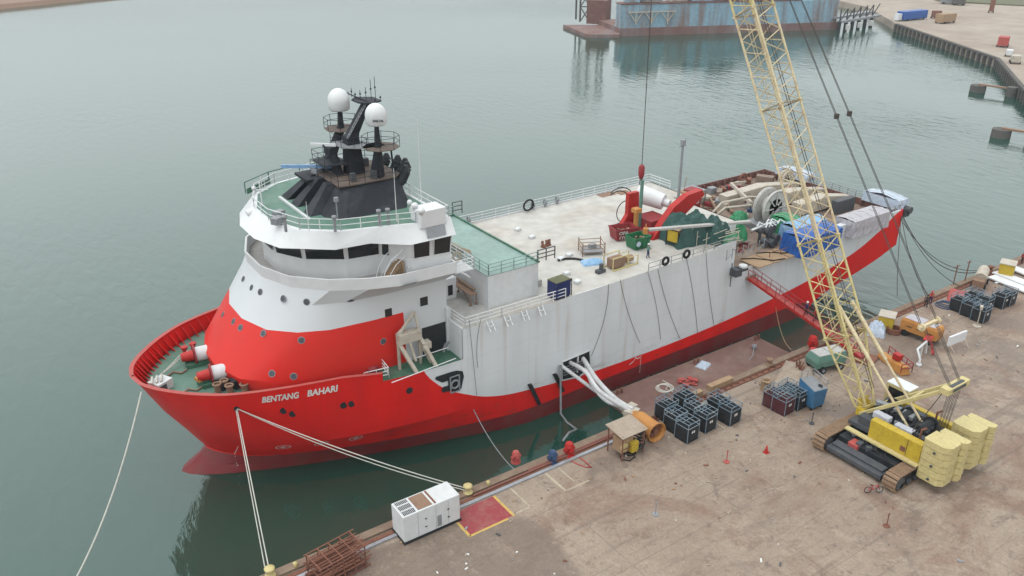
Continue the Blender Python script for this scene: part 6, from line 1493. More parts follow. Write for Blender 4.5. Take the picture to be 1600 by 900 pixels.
# ducts
starts = [aty(878, 572, NY-.2), aty(892, 567, NY-.2), aty(912, 562, NY-.2), aty(914, 566, NY-.3)]
ends = [fe+V(-.4, .1, .1), fe+V(-.1, .4, .25), fe+V(.1, .6, .35), fe+V(.25, .3, .5)]
mids = [[(928, 609), (968, 636)], [(915, 581), (938, 612)], [(933, 594), (960, 622)], [(925, 600), (950, 628)]]
labs = ['white air duct from the ship side opening to the fan, nearest the tan shelter roof', 'white air duct bending out of the left edge of the ship opening', 'thickest white air duct, from the right part of the ship opening', 'thinner white air duct crossing between the others below the ship opening']
for s, e_, m__, lab, rad_ in zip(starts, ends, mids, labs, (.2, .22, .27, .2)):
    ps = [s+V(0, .6, .1), s]
    for k, (px, py) in enumerate(m__):
        yy = s.y+(e_.y-s.y)*(.42, .75)[k]; ps.append(aty(px, py, yy))
    ps.append(e_)
    pts = []
    for i in range(len(ps)-1):
        p0, p1, p2, p3 = ps[max(i-1, 0)], ps[i], ps[i+1], ps[min(i+2, len(ps)-1)]
        for k in range(10):
            u = k/10; pts.append(.5*((2*p1)+(p2-p0)*u+(2*p0-5*p1+4*p2-p3)*u*u+(3*p1-p0-3*p2+p3)*u**3))
    pts.append(ps[-1]); t = MB(); t.tube(pts, rad_, 10); single(t, 'air_duct', s, lab, 'duct', mat='pipe_white', group='white air ducts from ship to fan')
t = MB(); s = aty(876, 570, NY-.35); t.tube([s, aty(876, 600, NY-.6), aty(876, 646, NY-1.0), aty(886, 660, NY-2.2), aty(901, 671, NY-4.5), aty(889, 676, 53.5), aty(880, 688, 52.2)], .12, 8); single(t, 'drain_hose', s, 'limp grey hose hanging from the ship opening down over the water', 'hose', mat='grey')
# gas bottle racks
def rack_proto(mat, label, loc, rz, group):
    r_ = thing('cylinder_rack', loc, label, 'cylinder rack', group, rz=rz, local=True)
    m_ = MB(); m_.use(mat)
    for i in range(4):
        for j in range(4): m_.cyl((-.55+i*.36, -.55+j*.36, .12), (-.55+i*.36, -.55+j*.36, 1.62), .165, n=8); m_.cyl((-.55+i*.36, -.55+j*.36, 1.62), (-.55+i*.36, -.55+j*.36, 1.76), .12, .05, n=8)
    m_.build('gas_cylinder', None, r_)
    m_ = MB()
    m_.bb(-.78, .78, -.80, -.77, .2, 1.6); m_.bb(-.80, -.77, -.78, .78, .2, 1.6); m_.bb(.77, .80, -.78, .78, .2, 1.6); m_.bb(-.8, .8, -.8, .8, .02, .12); m_.build('side_panel', mat, r_)
    m_ = MB()
    for x in (-.8, .8):
        for y in (-.8, .8): m_.bar((x, y, 0), (x, y, 2.15), .07)
    for z in (1.65, 2.15):
        for s in (-.8, .8): m_.bar((-.8, s, z), (.8, s, z), .06); m_.bar((s, -.8, z), (s, .8, z), .06)
    for x in (-.27, .27): m_.bar((x, -.8, 2.1), (x, .8, 2.1), .06)
    m_.bar((-.8, 0, 2.1), (.8, 0, 2.1), .06); m_.build('frame', 'blue_rail', r_)
    m_ = MB(); m_.bb(-.25, -.08, -.83, -.81, 1.0, 1.25); m_.bb(.0, .17, -.83, -.81, 1.0, 1.25); m_.split('placard', 'mark_white', r_)
    return r_
G1 = 'gas cylinder racks beside the orange fan'
rz0 = R(4)
rk = rack_proto('black', 'black gas cylinder rack nearest the viewer in the cluster by the orange fan', at(1072, 684, QZ), rz0, G1)
for px, py, lab in ((1054, 670, 'gas cylinder rack just left of and behind the front one in the fan cluster'), (1040, 652, 'gas cylinder rack closest to the mouth of the orange fan'), (1100, 668, 'gas cylinder rack just right of the front one in the fan cluster'), (1084, 656, 'gas cylinder rack in the middle of the fan cluster'), (1068, 637, 'rearmost gas cylinder rack of the fan cluster, next to the pontoon'), (1138, 657, 'gas cylinder rack at the right end of the fan cluster'), (1120, 645, 'dark gas cylinder rack second from the right end of the fan cluster')):
    dup(rk, at(px, py, QZ), rz0, lab)
G2 = 'gas cylinder racks beside the blue tank'
rk2 = rack_proto('rack_maroon', 'dark maroon gas cylinder rack, front one beside the blue tank', at(1222, 642, QZ), R(4), G2)
for px, py, lab in ((1208, 634, 'maroon gas cylinder rack left of the front one in the blue tank group'),): dup(rk2, at(px, py, QZ), R(4), lab)
dup(rk, at(1243, 634, QZ), R(2), 'black gas cylinder rack touching the blue tank', G2); dup(rk, at(1230, 626, QZ), R(6), 'black gas cylinder rack at the back of the blue tank group', G2)
G3 = 'gas cylinder racks on the far part of the quay'
for px, py, rz, lab in ((1496, 484, 30, 'black rack at the left end of the long dark rack row'), (1513, 492, 30, 'black rack in the middle of the long dark rack row'), (1530, 500, 30, 'black rack just behind the lamp stand in the long dark row'), (1535, 484, 30, 'black rack at the right end of the long dark rack row'), (1518, 476, 30, 'black rack at the back of the long dark rack row'), (1560, 478, 30, 'dark rack left of two near the white panels'), (1571, 474, 30, 'dark rack right of two near the white panels')):
    dup(rk, at(px, py, QZ), R(rz-27), lab, G3)
# blue tank
q = at(1265, 632, QZ); r_ = thing('water_tank', q, 'tall blue steel tank with slanted grey lid beside the maroon racks', 'tank', rz=R(-4), local=True)
t = MB(); t.loft([[(-.75, -.95, .25), (.95, -.95, .25), (.95, .95, .25), (-.75, .95, .25)], [(-.95, -1.05, 2.3), (1.05, -1.05, 2.1), (1.05, 1.05, 2.6), (-.95, 1.05, 2.9)]]); t.build('shell', 'tank_blue', r_, bevel=.06)
t = MB(); t.loft([[(-.9, -1, 2.34), (1, -1, 2.14), (1, 1, 2.64), (-.9, 1, 2.94)], [(-.9, -1, 2.37), (1, -1, 2.17), (1, 1, 2.67), (-.9, 1, 2.97)]]); t.build('lid', 'grey', r_)
t = MB()
for x in (-.7, .7):
    for y in (-.8, .8): t.cyl((x, y, 0), (x, y, .28), .14)
t.split('foot', 'black', r_); t = MB(); rail(t, [(1, -.9, 2.3), (1, .9, 2.7), (-.8, .95, 2.95)], .8, 2, 1, .04); t.build('guard_rail', 'steel', r_); t = MB(); t.cyl((.5, -.5, 2.3), (.5, -.5, 2.42), .25, n=12); t.build('hatch', 'black', r_)
# green compressor trailer
q = at(1288, 574, QZ); r_ = thing('air_compressor', q, 'green towable compressor on black wheels near the red hydrants', 'compressor', rz=R(-12), local=True)
t = MB(); t.loft([[(-2.0, -.95, .7), (2.0, -.95, .7), (2.0, .95, .7), (-2.0, .95, .7)], [(-2.1, -1.0, 1.4), (2.1, -1.0, 1.4), (2.1, 1.0, 1.4), (-2.1, 1.0, 1.4)], [(-1.8, -.85, 2.1), (1.9, -.85, 2.1), (1.9, .85, 2.1), (-1.8, .85, 2.1)]]); t.build('canopy', 'teal_box', r_, bevel=.06)
t = MB(); t.bb(-1.7, -.1, -.8, .8, 2.1, 2.16); t.bb(.0, 1.8, -.8, .8, 2.1, 2.16); t.build('roof_panel', 'grey_deck', r_)
for x, y in ((-1.2, -1.05), (1.2, -1.05), (-1.2, 1.05), (1.2, 1.05)): t = MB(); t.cyl((x, y-.12, .42), (x, y+.12, .42), .42, n=16); w_ = t.build('wheel', 'rubber', r_); t = MB(); t.cyl((x, y-.14, .42), (x, y+.14, .42), .2, n=10); t.build('rim', 'grey', w_)
t = MB(); t.bar((2.0, 0, .6), (3.3, 0, .5), .12); t.bar((-2, -.9, .6), (2, -.9, .6), .1); t.build('drawbar', 'black', r_)
# tan timber / sand heap
r0 = at(1240, 590, QZ); o = heap(r0, 6.5, 3.4, .9, R(25), 'sand', 33, .7); single(o, 'sheeted_timber', r0, 'tan heap of sheets and planks between the quay edge and the blue tank', 'timber')
t = MB(); q = at(1200, 612, QZ)
for k in range(6): t.box(q+V(-.3+.12*k, .4, .6), (.06, .7, 1.3), .4)
t.box(q+V(0, 0, .15), (1.0, .9, .1), .4); t.box(q+V(0, .3, 1.2), (1.0, .8, .1), .4); single(t, 'pallet_crate', q, 'upright slatted wooden pallet left of the blue tank racks', 'pallet', mat='wood')
t = MB(); q = at(1249, 584, QZ); rnd = random.Random(9)
for k in range(9): a = q+V(rnd.uniform(-.5, .5), rnd.uniform(-.5, .5), 0); t.cyl(a, a+V(rnd.uniform(-.4, .4), rnd.uniform(-.4, .4), rnd.uniform(1.2, 2.0)), .06, n=6)
t.box(q+V(0, 0, .5), (.9, .8, .8), .3); single(t, 'scrap_bundle', q, 'small dark bundle of upright rusty rods beside the green compressor', 'scrap', mat='rust')
# pontoon
t = MB(); pz = 1.6; pa, pb = at(985, 603, pz), at(1190, 530, pz)
r_ = thing('work_pontoon', (64, 55, 0), 'flat rusty brown pontoon floating between the ship and the quay', 'pontoon')
t.bb(52.6, 76.0, 51.6, 58.2, -.6, pz); t.build('deck', 'pontoon_brown', r_, bevel=.05)
t = MB()
for x in (54, 58.5, 63, 67.5, 72, 75): t.cyl((x, 51.45, .7), (x, 51.45, 1.6), .3, n=10); t.cyl((x, 58.35, .7), (x, 58.35, 1.5), .3, n=10)
t.split('fender', 'rubber', r_); t = MB(); 
for x, y in ((53.3, 57.4), (75.3, 57.3), (75.3, 52.3), (65, 57.4)): t.cyl((x-.3, y, pz), (x-.3, y, pz+.6), .14); t.cyl((x+.3, y, pz), (x+.3, y, pz+.6), .14)
t.split('mooring_post', 'rust', r_)
q = at(1099, 571, pz); o = heap(q, 1.7, 1.3, .45, R(20), 'tarp_pale', 41, .8); single(o, 'white_sack', q, 'round white sack lying alone on the brown pontoon', 'sack')
q = at(1078, 598, pz); t = MB(); rnd = random.Random(6)
for k in range(16): t.box(q+V(rnd.uniform(-1.2, 1.2), rnd.uniform(-.7, .7), rnd.uniform(.05, .35)), (rnd.uniform(.3, 1.0), rnd.uniform(.1, .5), rnd.uniform(.05, .2)), rnd.uniform(0, 3))
single(t, 'debris_pile', q, 'pinkish pile of bags and offcuts at the quay side of the brown pontoon', 'debris', mat='red_pale')
q = V(70.0, 50.6, QZ+.2); t = MB(); t.box((61.5, 50.7, QZ+.45), (3.4, .7, .6)); t.box((57.6, 50.7, QZ+.4), (2.2, .6, .5)); single(t, 'edge_timber', (61.5, 50.7, QZ), 'pale brown timber baulks lying on the coping beside the brown pontoon', 'timber', mat='wood', bevel=.05)
t = MB(); q = at(1178, 545, pz); t.lathe(q, [(0, 0), (.3, 0), (.3, .5), (0, .6)], 10); t.tube([q+V(0, 0, .5), at(1176, 556, pz+1), at(1170, 563, QZ+.3)], .06); single(t, 'mooring_buoy', q, 'grey fender float tied with rope at the corner of the brown pontoon', 'float', mat='grey')
q = at(1052, 618, QZ); t = MB()
for k in range(3): t.torus(q+V(.2*k, 1.5, .1), .8, .05, 'z', 16)
p_ = [at(x, y, 2.0) for x, y in ((1035, 594), (1046, 600), (1040, 608), (1052, 612))]; t.tube(p_, .05); single(t, 'rope_coil', q, 'pale tangled rope on the coping behind the gas cylinder racks', 'rope', mat='rope')
# orange generator and stands
q = at(1437, 528, QZ); r_ = thing('mobile_generator', q, 'orange generator on black wheels with pale roof in front of the dark racks', 'generator', rz=R(-86), local=True)
t = MB(); t.loft([[(-2.2, -.9, .7), (2.2, -.9, .7), (2.2, .9, .7), (-2.2, .9, .7)], [(-2.2, -.9, 1.9), (2.2, -.9, 1.9), (2.2, .9, 1.9), (-2.2, .9, 1.9)], [(-2.0, -.8, 2.2), (2.0, -.8, 2.2), (2.0, .8, 2.2), (-2.0, .8, 2.2)]]); t.build('canopy', 'orange', r_, bevel=.08)
t = MB(); t.bb(-1.9, .3, -.75, .75, 2.2, 2.26); t.bb(.5, 1.7, -.75, .75, 2.2, 2.25); t.build('roof_panel', 'tarp_lilac', r_)
t = MB()
for x in (-1.4, -.2, 1.1): t.bb(x, x+.6, -.94, -.91, 1.3, 1.4)
t.split('vent_slot', 'black', r_)
for x, y in ((-1.5, -.9), (1.5, -.9), (-1.5, .9), (1.5, .9)): t = MB(); t.cyl((x, y-.12, .4), (x, y+.12, .4), .4, n=16); w_ = t.build('wheel', 'rubber', r_)
t = MB(); t.bb(-2.1, 2.1, -.7, .7, .5, .7); t.build('chassis', 'black', r_)
q = at(1492, 544, QZ); r_ = thing('panel_barrier', q, 'upright white panel on splayed legs right of the orange generator', 'panel', rz=R(-4), local=True)
t = MB(); t.bb(-1.6, 1.6, -.1, .15, .7, 1.9); t.build('panel', 'white_clean', r_, bevel=.03); t = MB()
for x in (-1.3, 1.3): t.bar((x, 0, .8), (x+.2, -.7, 0), .1); t.bar((x, 0, .8), (x+.2, .7, 0), .1)
t.build('leg', 'cream', r_)
q = at(1440, 560, QZ); t = MB(); t.tube([q+V(-1.9, -.8, .2), q+V(-1.9, -.8, .9), q+V(-1.2, .1, 1.5), q+V(1.2, .5, 1.6), q+V(1.5, .4, .0)], .13, 8); t.tube([q+V(.2, .3, 1.5), q+V(.2, .3, 0)], .1); t.lathe(q+V(-1.9, -.8, .0), [(0, 0), (.3, 0), (.3, .3), (0, .35)], 12); single(t, 'pipe_stand', q, 'bent white pipe frame with a round foot below the orange generator', 'pipe', mat='white')
q = at(1450, 548, QZ); t = MB(); t.box(q+V(0, .3, 1.5), (1.4, .8, .12), .3); t.tube([q+V(-.2, 0, 1.5), q+V(-.3, -.5, .6), q+V(-.9, -1.0, .3)], .08); t.tube([q+V(.1, 0, 1.5), q+V(0, -.5, .5), q+V(-.7, -1.1, .2)], .08); single(t, 'tripod_table', q, 'small red topped stand with bent red legs beside the white pipe frame', 'stand', mat='red')
q = at(1395, 572, QZ); r_ = thing('steel_trestle', q, 'orange brown steel trestle with red box and rails behind the boom foot', 'trestle', rz=R(-112), local=True)
t = MB(); t.loft([[(-2.2, -.6, .1), (2.2, -.6, .1), (2.2, .6, .1), (-2.2, .6, .1)], [(-2.2, -.4, .6), (2.0, -.4, 1.0), (2.0, .4, 1.0), (-2.2, .4, .6)]]); t.build('ramp', 'orange', r_, bevel=.04); t = MB(); rail(t, [(-2, .7, .3), (2.2, .7, .4), (2.2, -.7, .4)], 1.1, 2, 1.1, .05); t.build('rail', 'red_dark', r_); t = MB(); t.box((.2, .2, 1.3), (.9, .7, .7), .3); t.build('motor', 'red', r_, bevel=.05)
# gangway foot steps
t = MB(); q = at(1352, 562, QZ); t.box(q+V(0, 0, .12), (2.6, 2.2, .24), .3); single(t, 'gangway_landing', q, 'low rusty landing plate under the foot of the red gangway', 'platform', mat='rust')
# huts
def hut(px, py, rz, s, label):
    q = at(px, py, QZ); r_ = thing('control_hut', q, label, 'hut', rz=rz, local=True)
    m_ = MB(); m_.bb(-1.0*s, 1.0*s, -.9*s, .9*s, .15, 1.9*s); m_.build('wall', 'yellow', r_, bevel=.03); m_ = MB(); m_.bb(-1.1*s, 1.1*s, -1.0*s, 1.0*s, 1.9*s, 2.0*s); m_.build('roof', 'cream', r_); m_ = MB(); m_.bb(-.9*s, .9*s, -.8*s, .8*s, 0, .15); m_.build('plinth', 'rust', r_)
    m_ = MB(); m_.bb(-.3*s, .3*s, -.92*s, -.9*s, .3, 1.5*s); m_.build('door', 'pale_yellow', r_); return r_
hut(1383, 512, R(25), .95, 'small yellow hut with cream roof beside the blue wrapped bundle'); hut(1571, 430, R(20), 1.0, 'yellow hut with cream roof at the far quay edge near the white panels')
q = at(1369, 520, QZ); o = heap(q, 2.6, 2.0, 1.7, R(30), 'tarp_pale', 51, .7); single(o, 'wrapped_bundle', q, 'pale blue wrapped bundle beside the small yellow hut', 'bundle')
q = at(1396, 520, QZ); t = MB()
for k in range(5): t.torus(q+V(0, 0, .1+.14*k), .75, .08, 'z', 16)
t.box(q+V(.2, 1.6, .7), (.7, .7, 1.4), .3); single(t, 'hose_coil', q, 'brown coil of hose with a rusty post right of the small yellow hut', 'hose coil', mat='rust')
# white panels
q = at(1590, 452, QZ)
for k, (dx, dy, z, lab) in enumerate(((0, -2.5, .2, 'long white panel lying nearest the dark racks at the right edge of the quay'), (1.5, 0, .2, 'long white panel lying in the middle of the stack at the right edge'), (4.0, 2.4, .2, 'long white panel lying farthest from the viewer at the right edge'))):
    t = MB(); t.box(q+V(dx*1.4, dy*.2, z+.1), (1.7, 9, .22), R(-8)); t.box(q+V(dx*1.4, dy*.2+3, .1), (1.6, .3, .2), R(-8)); t.box(q+V(dx*1.4, dy*.2-3, .1), (1.6, .3, .2), R(-8))
    single(t, 'roofing_sheet', q+V(dx*1.4, dy*.2, 0), lab, 'panel', mat='white_clean', group='white panels lying on the quay', bevel=.04)
# machinery at the edge
q = at(1530, 445, QZ); r_ = thing('mobile_mixer', q, 'cream cylindrical mixer machine by the quay edge left of the far yellow hut', 'mixer', rz=R(20), local=True)
t = MB(); t.cyl((-1.0, 0, 1.3), (1.6, 0, 1.7), .8, .7, 16); t.build('drum', 'cream', r_); t = MB(); t.box((-1.6, 0, .8), (1.4, 1.4, 1.2)); t.bb(-2, 1.6, -.7, .7, .4, .6); t.build('engine', 'rust_pale', r_, bevel=.05)
for x in (-1.3, 1.0):
    for y in (-.8, .8): t = MB(); t.cyl((x, y-.1, .35), (x, y+.1, .35), .35, n=14); t.build('wheel', 'rubber', r_)
q = at(1500, 466, QZ); o = heap(q, 5.0, 3.0, .7, R(25), 'red_pale', 61, .7); single(o, 'canvas_pile', q, 'dusty pink canvas pile behind the long dark row of racks', 'canvas')
q = at(1476, 478, QZ); t = MB()
for k in range(3): t.torus(q+V(.3*k, .1*k, .08+.05*k), 1.1-.2*k, .07, 'z', 18)
single(t, 'rope_coil', q, 'coiled blue black rope on the quay left of the long dark row of racks', 'rope', mat='navy_rack')
for px, py, h_, lab in ((1489, 446, 3.0, 'thin post with crossbar on the quay edge, left of the pair'), (1507, 441, 3.2, 'thin post with crossbar on the quay edge, right of the pair')):
    q = at(px, py, QZ); t = MB(); t.cyl(q, q+V(0, 0, h_), .07); t.bar(q+V(-.6, 0, h_-.2), q+V(.6, 0, h_-.2), .09); t.cyl(q, q+V(0, 0, .1), .3); single(t, 'edge_post', q, lab, 'post', mat='rust', group='thin posts on the quay edge')
q = at(1526, 510, QZ); t = MB(); t.cyl(q, q+V(0, 0, 2.6), .06); t.cyl(q, q+V(0, 0, .12), .5, n=14); t.box(q+V(0, 0, 2.6), (.7, .3, .35), .5); single(t, 'lamp_stand', q, 'slim lamp stand with round white foot before the long dark rack row', 'lamp stand', mat='cream')
# stanchions on the open quay
for px, py, mat, lab in ((1135, 722, 'red_pale', 'small stanchion with red round foot on the open quay below the fan cluster'), (1024, 804, 'grey', 'thin grey rod stanchion on the open quay at bottom centre'), (1268, 662, 'dark_grey', 'thin dark stanchion on the quay left of the crane track'), (1385, 822, 'rust', 'small rusty stanchion below the crane near the bicycle')):
    q = at(px, py, QZ); t = MB(); t.cyl(q, q+V(0, 0, 1.35), .045, n=6); t.cyl(q, q+V(0, 0, .07), .28, n=14); t.cyl(q+V(-.12, 0, 1.2), q+V(.12, 0, 1.2), .05, n=6); single(t, 'stanchion', q, lab, 'stanchion', mat=mat, group='stanchions on the open quay')
q = at(1197, 707, QZ); t = MB(); t.box(q+V(0, 0, .03), (.5, .5, .06)); t.lathe(q, [(.2, .06), (.12, .4), (.04, .8), (0, .8)], 12); single(t, 'traffic_cone', q, 'small red traffic cone on the open quay between the racks and the crane', 'cone', mat='red')
# bicycle
q = at(1364, 770, QZ); r_ = thing('bicycle', q, 'red bicycle standing on the quay in front of the near crane track', 'bicycle', rz=R(-32), local=True)
for x in (-.52, .52):
    t = MB(); t.torus((x, 0, .34), .31, .03, 'y', 24); w_ = t.build('wheel', 'rubber', r_); t = MB()
    for k in range(8): a_ = math.pi*k/8; t.cyl((x-.3*math.cos(a_), 0, .34-.3*math.sin(a_)), (x+.3*math.cos(a_), 0, .34+.3*math.sin(a_)), .006, n=4)
    t.cyl((x, -.04, .34), (x, .04, .34), .04); t.build('spoke', 'steel', w_)
t = MB()
for a_, b_ in (((-.52, 0, .34), (-.1, 0, .32)), ((-.1, 0, .32), (-.22, 0, .78)), ((-.52, 0, .34), (-.2, 0, .7)), ((-.1, 0, .32), (.36, 0, .75)), ((-.2, 0, .72), (.35, 0, .84)), ((.34, 0, .92), (.52, 0, .34))): t.cyl(a_, b_, .028, n=8)
t.build('frame', 'red', r_)
t = MB(); t.loft([[(-.38, -.07, .84), (-.1, -.025, .84), (-.1, .025, .84), (-.38, .07, .84)], [(-.38, -.08, .89), (-.1, -.03, .88), (-.1, .03, .88), (-.38, .08, .89)]]); t.cyl((-.22, 0, .76), (-.23, 0, .85), .015); t.build('saddle', 'black', r_)
t = MB(); t.tube([(.22, -.28, 1.0), (.32, -.12, 1.0), (.33, 0, .96), (.32, .12, 1.0), (.22, .28, 1.0)], .018); t.build('handlebar', 'black', r_)
t = MB(); t.cyl((-.1, -.1, .25), (-.1, .1, .39), .012); t.box((-.1, -.12, .22), (.1, .08, .02)); t.box((-.1, .12, .42), (.1, .08, .02)); t.torus((-.1, .03, .32), .09, .01, 'y', 14); t.build('crank', 'grey', r_)

# ================================================================== ropes
rb = aty(370, 637, 61.6)
def rope(a, b2, d_, r_, label, cat='mooring rope', mat='rope', name='mooring_rope', group=None):
    m_ = MB(); m_.tube(sag(a, b2, d_, 20), r_, 6); return single(m_, name, a, label, cat, mat=mat, group=group)
best = min(((proj((x, CY-halfb(x, z), z)), x, z) for x in [11+.1*k for k in range(60)] for z in (9.2, 9.4, 9.6, 9.8, 10)), key=lambda q: (q[0][0]-370)**2+(q[0][1]-637)**2)
rb = V(best[1], CY-halfb(best[1], best[2])-.05, best[2]); t = MB(); t.cyl(rb+V(0, .1, 0), rb+V(-.02, -.06, 0), .25, n=12); t.build('rope_hole', 'black', ship)
GR = 'pale bow mooring ropes'
rope(rb, B1+V(-.2, .1, .5), .45, .05, 'upper pale rope of the pair from the bow to the bollard by the white generator', group=GR); rope(rb+V(.1, 0, -.1), B1+V(-.2, -.1, .35), .7, .045, 'lower pale rope of the pair from the bow to the bollard by the white generator', group=GR)
rope(rb, B2+V(0, .1, .5), .5, .05, 'right pale rope of the steep pair from the bow to the lower left bollard', group=GR); rope(rb+V(-.1, 0, -.1), B2+V(-.3, 0, .3), .9, .045, 'left pale rope of the steep pair from the bow to the lower left bollard', group=GR)
tipp = aty(221, 614, CY-3.5); q = Vector((-13, 62, .2)); q = at(118, 905, 2.0)
rope(aty(221, 612, 69.0), q, 1.2, .07, 'lone pale rope running from the bow tip down to the lower left corner', group=GR)
s0 = V(107.4, 60.2, 10.3)
GS = 'dark stern mooring ropes'
rope(s0, B4+V(0, 0, .4), 3.6, .06, 'dark stern rope sagging low to the far bollard', mat='wire', group=GS); rope(s0+V(0, .4, -.3), B4+V(.2, 0, .3), 2.9, .05, 'second dark stern rope just above the lowest sagging one', mat='wire', group=GS)
for px, py, d_, lab in ((1402, 462, 1.0, 'dark stern rope dropping steeply to the quay left of the orange generator'), (1452, 462, 1.6, 'dark stern rope ending by the person in red on the quay'), (1500, 447, 1.5, 'dark stern rope ending at the thin quay posts')):
    rope(s0+V(0, .2, 0), at(px, py, QZ+.3), d_, .045, lab, mat='wire', group=GS)
rope(aty(727, 612, NY+2.4), V(35.2, 51.2, QZ), 1.0, .05, 'thin grey line from the hull shoulder down to the red valve box', mat='grey', name='thin_line')
rope(aty(1212, 480, NY-.1), at(1236, 546, QZ+.2), 1.0, .05, 'thin tan line hanging from the hull near the gangway to the quay', mat='wood', name='thin_line')
def hang(px0, py0, px1, py1, d_, label):
    a, b2 = aty(px0, py0, NY-.06), aty(px1, py1, NY-.06); m_ = MB(); pts = sag(a, b2, 0, 14)
    pts = [p+V(d_*4*(i/14)*(1-i/14), 0, 0) for i, p in enumerate(pts)]; m_.tube(pts, .022, 5); return single(m_, 'hanging_cable', a, label, 'cable', mat='wire', group='thin cables hanging down the white hull side')
for a_ in ((951, 444, 924, 556, .6, 'curved dark cable hanging right beside the hull opening'), (969, 436, 1000, 536, -.3, 'dark cable on the hull side two steps right of the opening'), (1012, 424, 1032, 530, .3, 'dark cable on the hull below the left tyre fender'), (1028, 420, 1062, 528, -.3, 'dark cable slanting under the left tyre fender'), (1072, 400, 1090, 520, .2, 'dark cable hanging from the right tyre fender'), (1103, 390, 1116, 510, -.2, 'dark cable on the hull nearest the gangway head'), (733, 500, 745, 618, 0, 'straight dark cable at the forward end of the white hull side'), (752, 497, 747, 575, -.3, 'curved dark cable beside the straight one at the forward white hull')): hang(*a_)

# ================================================================== far things
# floating dock
bA, bB = at(968, 57, 0), at(1312, 46, 0); dv = (bB-bA).normalized(); nv = V(-dv.y, dv.x, 0); nv = nv if nv.dot(bA) > 0 else -nv; Lb = (bB-bA).length
fd = thing('floating_dock', bA, 'long rusty blue floating dock moored across the basin', 'dock')
def ob(mb, s0, s1, n0, n1, z0, z1): mb.loft([[bA+dv*s+nv*n+V(0, 0, z0) for s, n in ((s0, n0), (s1, n0), (s1, n1), (s0, n1))], [bA+dv*s+nv*n+V(0, 0, z1) for s, n in ((s0, n0), (s1, n0), (s1, n1), (s0, n1))]])
t = MB(); ob(t, 0, Lb, 0, 30, -1, 3.2); t.build('pontoon_hull', 'barge_rust', fd)
t = MB(); ob(t, 0, Lb*.98, .4, 6, 3.2, 12.5); t.build('wing_wall', 'barge_blue', fd)
t = MB(); ob(t, 0, Lb*.8, .1, 7, 12.5, 12.9); t.build('wall_rim', 'maroon', fd)
t = MB(); rnd = random.Random(12)
for i in range(16): s = rnd.uniform(2, Lb*.95); t.use(rnd.choice(['white', 'grey', 'barge_blue', 'concrete_dark', 'cream'])); ob(t, s, s+rnd.uniform(3, 9), 2, 6, 13.1, 13.1+rnd.uniform(2, 6))
t.split('deck_house', None, fd)
t = MB()
for i in range(18): s = Lb*i/18; ob(t, s, s+.35, .2, .38, 3.2, 12.4)
t.split('rib', 'barge_blue', fd)
t = MB()
for i in range(3):
    s = 3+i*7; a = bA+dv*s-nv*.5+V(0, 0, 9.5); t.bar(a, a+dv*7, .5); t.bar(a+dv*3.5-V(0, 0, 0), a+dv*3.5-V(0, 0, 5), .5); t.bar(a+dv*3.5-V(0, 0, 4), a+dv*.5, .4); t.bar(a+dv*3.5-V(0, 0, 4), a+dv*6.5, .4)
t.split('bracing', 'cream', fd)
# apron with lattice towers
ap = [at(880, 38, 1.5), at(917, 57, .5), at(968, 57, .5), at(968, 38, 1.5)]
r_ = thing('landing_apron', ap[1], 'low reddish apron pontoon with a dark lattice frame at the dock end', 'pontoon')
t = MB(); t.loft([[Vector((p.x, p.y, -.5)) for p in ap], [Vector((p.x, p.y, 1.3)) for p in ap]]); t.build('deck', 'barge_rust', r_)
t = MB(); t0_, t1_ = at(906, 34, 1.5), at(943, 34, 1.5)
for p in (t0_, t0_.lerp(t1_, .4), t1_, t0_+V(4, 8, 0), t1_+V(4, 8, 0)): t.bar(p, p+V(0, 0, 34), .7)
for k in range(5):
    z = k*6.5; a, b2 = t0_+V(0, 0, z), t1_+V(0, 0, z); t.bar(a+V(0, 0, 6.5), b2+V(0, 0, 6.5), .55); t.bar(a, a.lerp(b2, .4)+V(0, 0, 6.5), .4); t.bar(a.lerp(b2, .4), a+V(0, 0, 6.5), .4); t.bar(a.lerp(b2, .4)+V(0, 0, 0), b2+V(0, 0, 6.5), .4)
t.build('lattice', 'concrete_dark', r_)
t = MB(); p = at(935, 36, 1.3); t.box(p+V(0, 0, 5), (9, 8, 10), -az); t.build('tower_house', 'maroon', r_)
# mooring dolphins with walkways
for px, py, px2, py2, lab in ((1527, 143, 1583, 136, 'dark concrete mooring dolphin with walkway, upper one in the basin'), (1563, 214, 1618, 205, 'dark concrete mooring dolphin with walkway, lower one in the basin')):
    a = at(px, py, 0); b2 = at(px2, py2, 2.6); r_ = thing('mooring_dolphin', a, lab, 'dolphin', 'mooring dolphins in the basin')
    t = MB(); t.cyl(a+V(0, 0, -1), a+V(0, 0, 1.9), 2.3, 2.2, 8); t.build('pile_cap', 'concrete_dark', r_)
    t = MB(); c_ = a+V(0, 0, 2.1); d_ = b2-c_; d_.z = 0
    t.box(c_+d_/2, (d_.length, 1.3, .4), math.atan2(d_.y, d_.x)); t.build('walkway', 'rust_pale', r_)
    t = MB(); t.cyl(b2+V(0, 0, -3.5), b2, 1.6, n=8); t.build('pile', 'concrete_dark', r_)
